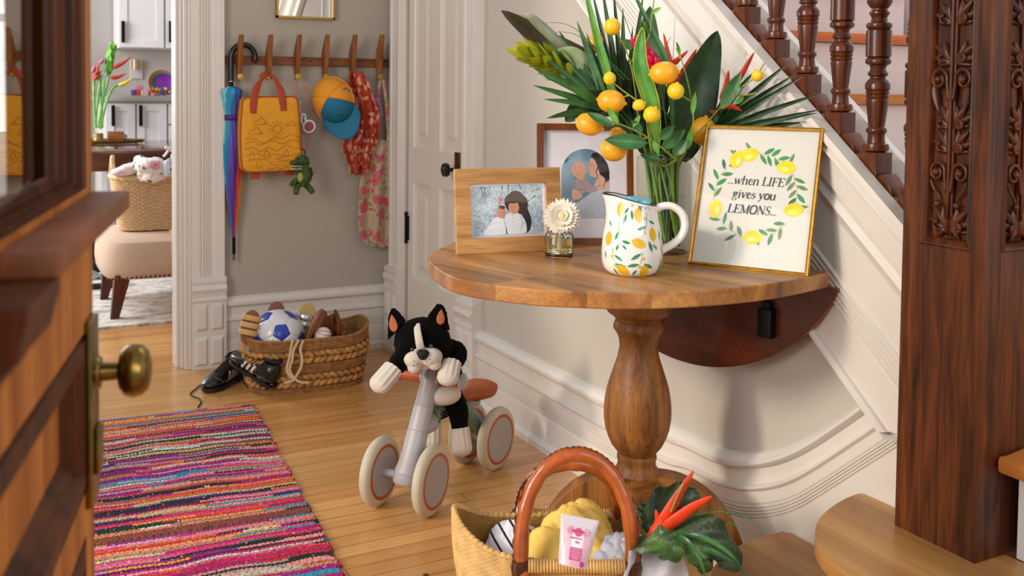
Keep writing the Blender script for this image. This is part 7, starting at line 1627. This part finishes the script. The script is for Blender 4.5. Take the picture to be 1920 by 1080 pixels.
hc_ = on(212, 312, 'y', cy+.26); m = MB(); m.tube(smooth_path([wk(pi*1.12, 1), hc_+V((-.006, -.02, .02)), hc_+V((0, .02, .045)), wk(pi*.9, 1)+V((0, 0, .03)), wk(pi*.88, 1)], 5), .011, 10); part('handle', m, wick, lb, world=True)
def pile(name, lab, cat, pts, mt, r, base):
    m = MB()
    for (px, py, yo, rx, ry, rz) in pts: m.ell(on(px, py, 'y', cy+yo), (rx, ry, rz), None, 18, 12)
    o = part(name, m, mt, base=base); md = o.modifiers.new('remesh', 'REMESH'); md.mode = 'VOXEL'; md.voxel_size = .006; md.use_smooth_shade = True; md = o.modifiers.new('smooth', 'SMOOTH'); md.iterations = 4; tx = bpy.data.textures.new('folds_'+name, 'CLOUDS'); tx.noise_scale = .035; md = o.modifiers.new('folds', 'DISPLACE'); md.texture = tx; md.strength = .018; return tag(o, lab, cat)
t = NT('rose_print_cotton'); t.set(rough=.85); mp = t.map(); v1 = t.n('TexVoronoi', Scale=13.); t.l(mp, v1.inputs[0]); v2 = t.n('TexVoronoi', Scale=21.); t.l(mp, v2.inputs[0]); c = t.mix(t.math('LESS_THAN', v2.outputs[0], .25), '#e6e0e2', '#3f9a4c'); c = t.mix(t.math('LESS_THAN', v1.outputs[0], .36), c, '#e6a3b4'); c = t.mix(t.math('LESS_THAN', v1.outputs[0], .14), c, '#d9546c'); t.l(c, t.b.inputs[0])
pile('floral_cloth', 'white cloth printed with pink roses spilling over the laundry basket rim', 'cloth', [(268, 308, .12, .05, .05, .035), (285, 312, .08, .07, .05, .045), (295, 325, .06, .05, .02, .045), (270, 330, .10, .035, .02, .03), (262, 303, .16, .03, .03, .03), (292, 306, .14, .04, .05, .03), (285, 333, .08, .05, .014, .03)], t.m, 1, on(280, 318, 'y', cy+.1))
pile('white_laundry', 'white and pink crumpled laundry at the left inside the laundry basket', 'laundry', [(228, 322, .18, .05, .05, .022), (243, 316, .16, .04, .04, .028)], plain('white_laundry_cotton', '#e3d3d8', .9, var=.1, vs=20), 1, on(235, 325, 'y', cy+.18))
sp0 = on(320, 322, 'y', cy+.03); sbt = thing('spray_bottle', 'clear spray bottle with white trigger top standing in the laundry basket', 'spray bottle', sp0)
def sx(px, py): return on(px, py, 'y', cy+.03)
m = MB(); m.lathe([(.032, -.02), (.034, 0), (.034, .040), (.029, .054), (.014, .062), (.012, .066)], 20, sp0, None, 1, .7); part('bottle', m, plain('frosted_bottle', '#b3bcc8', .3), sbt, world=True)
m = MB(); m.tube([sx(325, 298), sx(325, 289)], .013, 12); m.tube(smooth_path([sx(337, 285), sx(326, 282), sx(316, 278), (sx(310, 276))], 3), [.014]*4+[.012]*3+[.009]*3, 10); m.tube(smooth_path([sx(315, 283), sx(311, 289), sx(306, 294)], 3), .006, 6); part('trigger_head', m, plain('white_trigger', '#ebe7ee', .4), sbt, world=True)
m = MB(); m.box(sp0+V((0, -.0245, .015)), (.032, .003, .032)); lbp = part('label', m, plain('bottle_label', '#e6e8ee', .5), sbt, world=True); m = MB(); m.lathe([(0, 0), (.009, 0)], 18, sp0+V((0, -.0268, .013)), frame((0, -1, 0)), close=False); part('label_disc', m, plain('label_disc_blue', '#5b6fa8', .5), sbt, world=True)
# dining table with tray and flowers
DT = V((.62, 7.0, 0)); dwd = wood('dining_wood', '#35150b', '#6b3118', .16, 'x', .8, .5, coat=.6); yF = on(250, 284, 'z', .745).y; dt = thing('dining_table', 'large dark polished wooden dining table behind the laundry basket', 'table', (.7, yF+.6, .012))
zAp = on(250, 320, 'y', yF+.04).z; dT = 7.2-yF; m = MB(); m.box((1.16, yF+dT/2, .735), (1.62, dT, .028), bev=.008); part('tabletop', m, dwd, dt, world=True); m = MB(); m.box((1.2, yF+.06, (zAp+.72)/2), (1.6, .04, .72-zAp)); part('apron', m, dwd, dt, world=True, flat=True)
blkw = plain('black_lacquer', '#0b0d0f', .35); px0 = on(205, 590, 'z', .012); m = MB(); m.box((px0.x-.18, yF+.45, .06), (.85, .16, .09), bev=.02); m.box((px0.x+.02, yF+.45, .06), (.16, .8, .09), bev=.02); part('pedestal_base', m, blkw, dt, world=True)
m = MB(); m.lathe([(.16, .10), (.14, .2), (.06, .3), (.05, .5), (.12, .66), (.14, .72)], 20, (px0.x-.05, yF+.5, 0)); part('pedestal', m, blkw, dt, world=True)
xc = thing('dining_chair', 'black cross backed chair base just visible behind the upholstered chair', 'chair', (on(190, 510, 'y', cy+.8).x, cy+.8, .012)); m = MB()
A1, A2, B1, B2 = [on(a, b, 'y', cy+.8) for a, b in ((150, 500), (215, 530), (150, 532), (215, 502))]
m.tube([A1, A2], .012, 8); m.tube([B1, B2], .012, 8); part('cross_brace', m, plain('grey_green_lacquer', '#9fb0a8', .5), xc, world=True)
m = MB(); q1, q2 = on(140, 540, 'y', cy+.82), on(222, 556, 'y', cy+.82); m.box((q1+q2)/2, (abs(q2.x-q1.x), .05, .09)); m.tube([on(152, 495, 'y', cy+.82), on(152, 580, 'y', cy+.82)], .02, 8); part('rail', m, blkw, xc, world=True)
ty = yF+.30; tray = thing('serving_tray', 'oval brass tray with small candles on the dark dining table', 'tray', on(200, 268, 'z', .75)); tc = on(195, 268, 'z', .752)
m = MB(); m.lathe([(0, .004), (.20, .004), (.235, .012), (.245, .022), (.25, .020), (.24, .004), (.20, 0)], 40, tc, None, 1, .65); part('tray_plate', m, plain('tray_brass', '#8f7a3c', .3, metal=.9), tray, world=True)
vz = thing('vase', 'clear glass vase of tropical flowers on the tray in the dining room', 'vase', on(190, 262, 'z', .757)); vb = on(188, 264, 'z', .757); vy = vb.y
def vx(px, py, e=0): return on(px, py, 'y', vy+e)
m = MB(); hv = vx(188, 180).z-vb.z; m.lathe([(.0, 0), (.045, 0), (.047, .01), (.052, hv), (.049, hv), (.044, .012), (0, .012)], 28, vb); part('glass', m, thin_glass, vz, world=True)
bq2 = thing('flower_arrangement', 'tall tropical arrangement with red bracts and a yellow calla on the dining table', 'flowers', vb); m = MB()
for q in ([(178, 240), (184, 180), (190, 140)], [(184, 240), (192, 190), (205, 140)], [(188, 242), (200, 190), (212, 165), (226, 158)], [(180, 240), (176, 190), (176, 150)], [(192, 240), (188, 170), (182, 130)], [(186, 240), (193, 180), (195, 150)]): m.tube(smooth_path([vx(*p) for p in q], 5), .008, 7)
part('stems', m, g_bright, bq2, world=True); m = MB(); tip, bse = vx(211, 86), vx(200, 145)
for k in range(16): f_ = k/15; a = k*2.4; b = bse.lerp(tip, f_*.75); m.leaf(b, b+(tip-bse)*.42+V((cos(a), sin(a), 0))*.025, .035, V((cos(a), -1, 0)), 5, 1, .2)
part('green_bracts', m, g_bright, bq2, world=True, auto=False)
for a, b, mt in (((210, 128), (247, 106), 'hel'), ((208, 146), (236, 138), 'hel'), ((178, 140), (186, 118), 'hel'), ((174, 150), (190, 132), 'hel'), ((172, 135), (178, 120), 'pk'), ((186, 118), (196, 108), 'pk'), ((222, 160), (248, 146), 'ye')):
    A1, A2 = vx(*a), vx(*b); m = MB(); m.tube(smooth_path([A1, A1.lerp(A2, .5)+V((0, 0, -.008)), A2], 5), [.012, .022, .026, .027, .026, .024, .021, .017, .012, .007, .002], 8, flat=.5); part('bract' if mt != 'ye' else 'calla', m, {'hel': hel_red, 'pk': plain('dusty_pink', '#b06070', .6), 'ye': plain('calla_yellow', '#e8cc1e', .5)}[mt], bq2, world=True)
m = MB(); c = vx(184, 262, -.12); c.z = .758; m.lathe([(0, 0), (.030, 0), (.032, .004), (.032, .055), (.029, .055), (.029, .02), (0, .02)], 24, c); cj = tag(part('candle_jar', m, plain('mottled_brass', '#a89468', .35, var=.4, vs=60, metal=.5), base=c), 'small mottled brass candle jar on the tray beside the vase', 'candle')
c = vx(217, 262, -.04); c.z = .757+.032; R = frame((0, 0, 1), V((.3, 1, 0))); m = MB(); m.box(c, (.10, .05, .062), bev=.006); m.tube([c+V((.052, -.01, 0)), c+V((.07, -.012, 0))], .012, 8); tag(part('wooden_toy_block', m, wood('toy_wood', '#7a4522', '#a86a38', .5, 'x', 2), base=c-V((0, 0, .031))), 'small brown wooden box on the tray to the right of the flowers', 'box')
# kitchen units
ky = 7.28; zc0, zc1 = on(250, 190, 'y', ky).z, on(250, 180, 'y', ky).z; kit = kit_white
def kx(px, py=185, e=0): return on(px, py, 'y', ky+e).x
bc = thing('base_cabinet', 'white base cabinet with long black bar handles along the kitchen wall', 'cabinet', (kx(250), ky+.3, 0)); m = MB(); m.box(((kx(190)+1.9)/2, ky+.255, zc0/2), (1.9-kx(190), .5, zc0)); part('carcass', m, kit, bc, world=True, flat=True)
def shaker(parent, x0, x1, z0_, z1_, y, hx=None, hz=None, nm='door'):
    m = MB(); g_ = .006; m.box(((x0+x1)/2, y-.008, (z0_+z1_)/2), (x1-x0-2*g_, .014, z1_-z0_-2*g_))
    f_ = .05
    for c_, s_ in ((((x0+x1)/2, z0_+f_/2+g_), (x1-x0-2*g_-2*f_, f_)), (((x0+x1)/2, z1_-f_/2-g_), (x1-x0-2*g_-2*f_, f_)), ((x0+f_/2+g_, (z0_+z1_)/2), (f_, z1_-z0_-2*g_)), ((x1-f_/2-g_, (z0_+z1_)/2), (f_, z1_-z0_-2*g_))): m.box((c_[0], y-.0195, c_[1]), (s_[0], .008, s_[1]))
    d_ = part(nm, m, kit, parent, world=True, flat=True)
    if hx is not None: m = MB(); m.box((hx, y-.042, (hz[0]+hz[1])/2), (.022 if nm == 'door' else .12, .016, abs(hz[1]-hz[0]) if nm == 'door' else .016)); part('bar_handle', m, black_metal, d_, world=True, flat=True)
zb = .10
for xa, xb, hpx in ((196, 254, 211), (254, 313, 262.5)): shaker(bc, kx(xa), kx(xb), zb, zc0-.01, ky, kx(hpx, 215), (on(hpx, 197, 'y', ky).z, on(hpx, 236, 'y', ky).z))
xd0, xd1 = kx(313), kx(313)+.55
for za, zb_ in ((zc0-.01, zc0-.16), (zc0-.16, zc0-.46), (zc0-.46, .1)): shaker(bc, xd0, xd1, zb_, za, ky, xd0+.16, ((za+zb_)/2+.03,)*2, 'drawer')
m = MB(); m.box(((kx(190)+1.9)/2-.02, ky+.26, (zc0+zc1)/2), (1.95-kx(190), .62, zc1-zc0), bev=.004); tag(part('worktop', m, plain('grey_worktop', '#9b948f', .35), base=(kx(250), ky+.26, zc0)), 'pale grey worktop running along the white base cabinets', 'worktop')
uy = 7.45; zu = on(250, 90, 'y', uy).z
for i, (xa, xb, hp_, lb_) in enumerate(((222, 308, 229.5, 'white wall cabinet with a black handle above the flower arrangement'), (308, 352, 318, 'white wall cabinet half hidden behind the door casing'))):
    x0, x1 = on(xa, 60, 'y', uy).x, on(xb, 60, 'y', uy).x; uc = thing('wall_cabinet', lb_, 'cabinet', ((x0+x1)/2, uy+.18, zu), group='wall cabinets'); m = MB(); m.box(((x0+x1)/2, uy+.17, zu+.35), (x1-x0-.002, .33, .70)); part('carcass', m, kit, uc, world=True, flat=True); hx = on(hp_, 60, 'y', uy).x; shaker(uc, x0, x1, zu, zu+.70, uy, hx, (on(hp_, 40, 'y', uy).z, on(hp_, 80, 'y', uy).z))
py_ = 7.62; pcn = on(302, 155, 'y', py_); rr0 = (on(327, 155, 'y', py_).x-on(277, 155, 'y', py_).x)/2
for i, (c_, r, lab) in enumerate((('#c8402c', 1., 'large red plate, backmost of the leaning rainbow plates'), ('#d98a2a', .93, 'orange plate in front of the red one on the worktop'), ('#7a9a3a', .86, 'green plate in the middle of the leaning rainbow plates'), ('#2f9ab0', .79, 'turquoise plate behind the small purple one'), ('#7a2aa0', .70, 'small purple plate, frontmost of the leaning rainbow plates'))):
    R_p = rr0*r; c = V((pcn.x, py_-.02*i-.03, zc1+rr0*.98+.004)); m = MB(); m.lathe([(0, .004), (R_p*.72, .004), (R_p*.92, .012), (R_p, .016), (R_p*.98, .012), (R_p*.7, 0), (0, 0)], 40, c, frame(V((0, -1, .12)))); tag(part('plate', m, plain('plate_glaze_'+'abcde'[i], c_, .35), base=(c.x, c.y, zc1)), lab, 'plate', 'rainbow plates on the worktop')
rg = random.Random(2); m = MB(); cols = ['#c8304a', '#2f9a4a', '#e07a2a', '#2a6ab0', '#d8c02a', '#a03a9a']; GM = [plain('ribbon_'+n_, c, .5) for n_, c in zip(('red', 'green', 'orange', 'blue', 'yellow', 'violet'), cols)]
for k in range(46): m.mi = rg.randrange(6); p = on(rg.uniform(278, 334), rg.uniform(168, 180), 'y', ky+.10+rg.uniform(0, .06)); p.z = max(p.z, zc1+.010); m.tube([p, p+V((rg.uniform(-.03, .03), .01, rg.uniform(-.004, .02)))], .008, 6)
o = part('toy_garland', m, GM, base=(pcn.x, ky+.12, zc1)); tag(o, 'tangle of multicoloured toy links on the worktop before the plates', 'toy', kind='stuff')
m = MB(); MC = [plain('box_purple', '#4a3a8a', .5), plain('box_red', '#b03a3a', .5), plain('box_cream', '#c9b090', .5), plain('box_pink', '#c0708a', .5)]
for k, (a, b, mi) in enumerate(((247, 255, 0), (256, 263, 1), (264, 270, 2), (253, 269, 3))):
    x0, x1 = on(a, 175, 'y', ky+.12).x, on(b, 175, 'y', ky+.12).x; mm = MB(); mm.box(((x0+x1)/2, ky+.15, zc1+.022+(.035 if k == 3 else 0)), (x1-x0, .05, .04 if k < 3 else .03), bev=.004); tag(part('toy_block', mm, MC[mi], base=((x0+x1)/2, ky+.15, zc1+(.042 if k == 3 else 0))), ('small purple toy block on the worktop', 'small red toy block beside the purple one', 'small cream toy block beside the red one', 'pink toy tray stacked on the small blocks')[k], 'toy block')
m = MB(); c = on(255, 130, 'y', 7.785); m.box(c, (.09, .012, .14), bev=.004); ou = tag(part('wall_outlet', m, plain('outlet_white', '#dcd6d2', .4), base=c), 'white wall outlet with a small night light above the worktop', 'outlet'); m = MB(); cc_ = on(254, 121, 'y', 7.74); m.tube([cc_+V((0, 0, -.035)), cc_+V((0, 0, .035))], .026, 14); tag(part('night_light', m, plain('night_light_shade', '#b89a80', .2, metal=.6), base=cc_-V((0, 0, .035))), 'small metallic night light plugged into the kitchen outlet', 'night light')
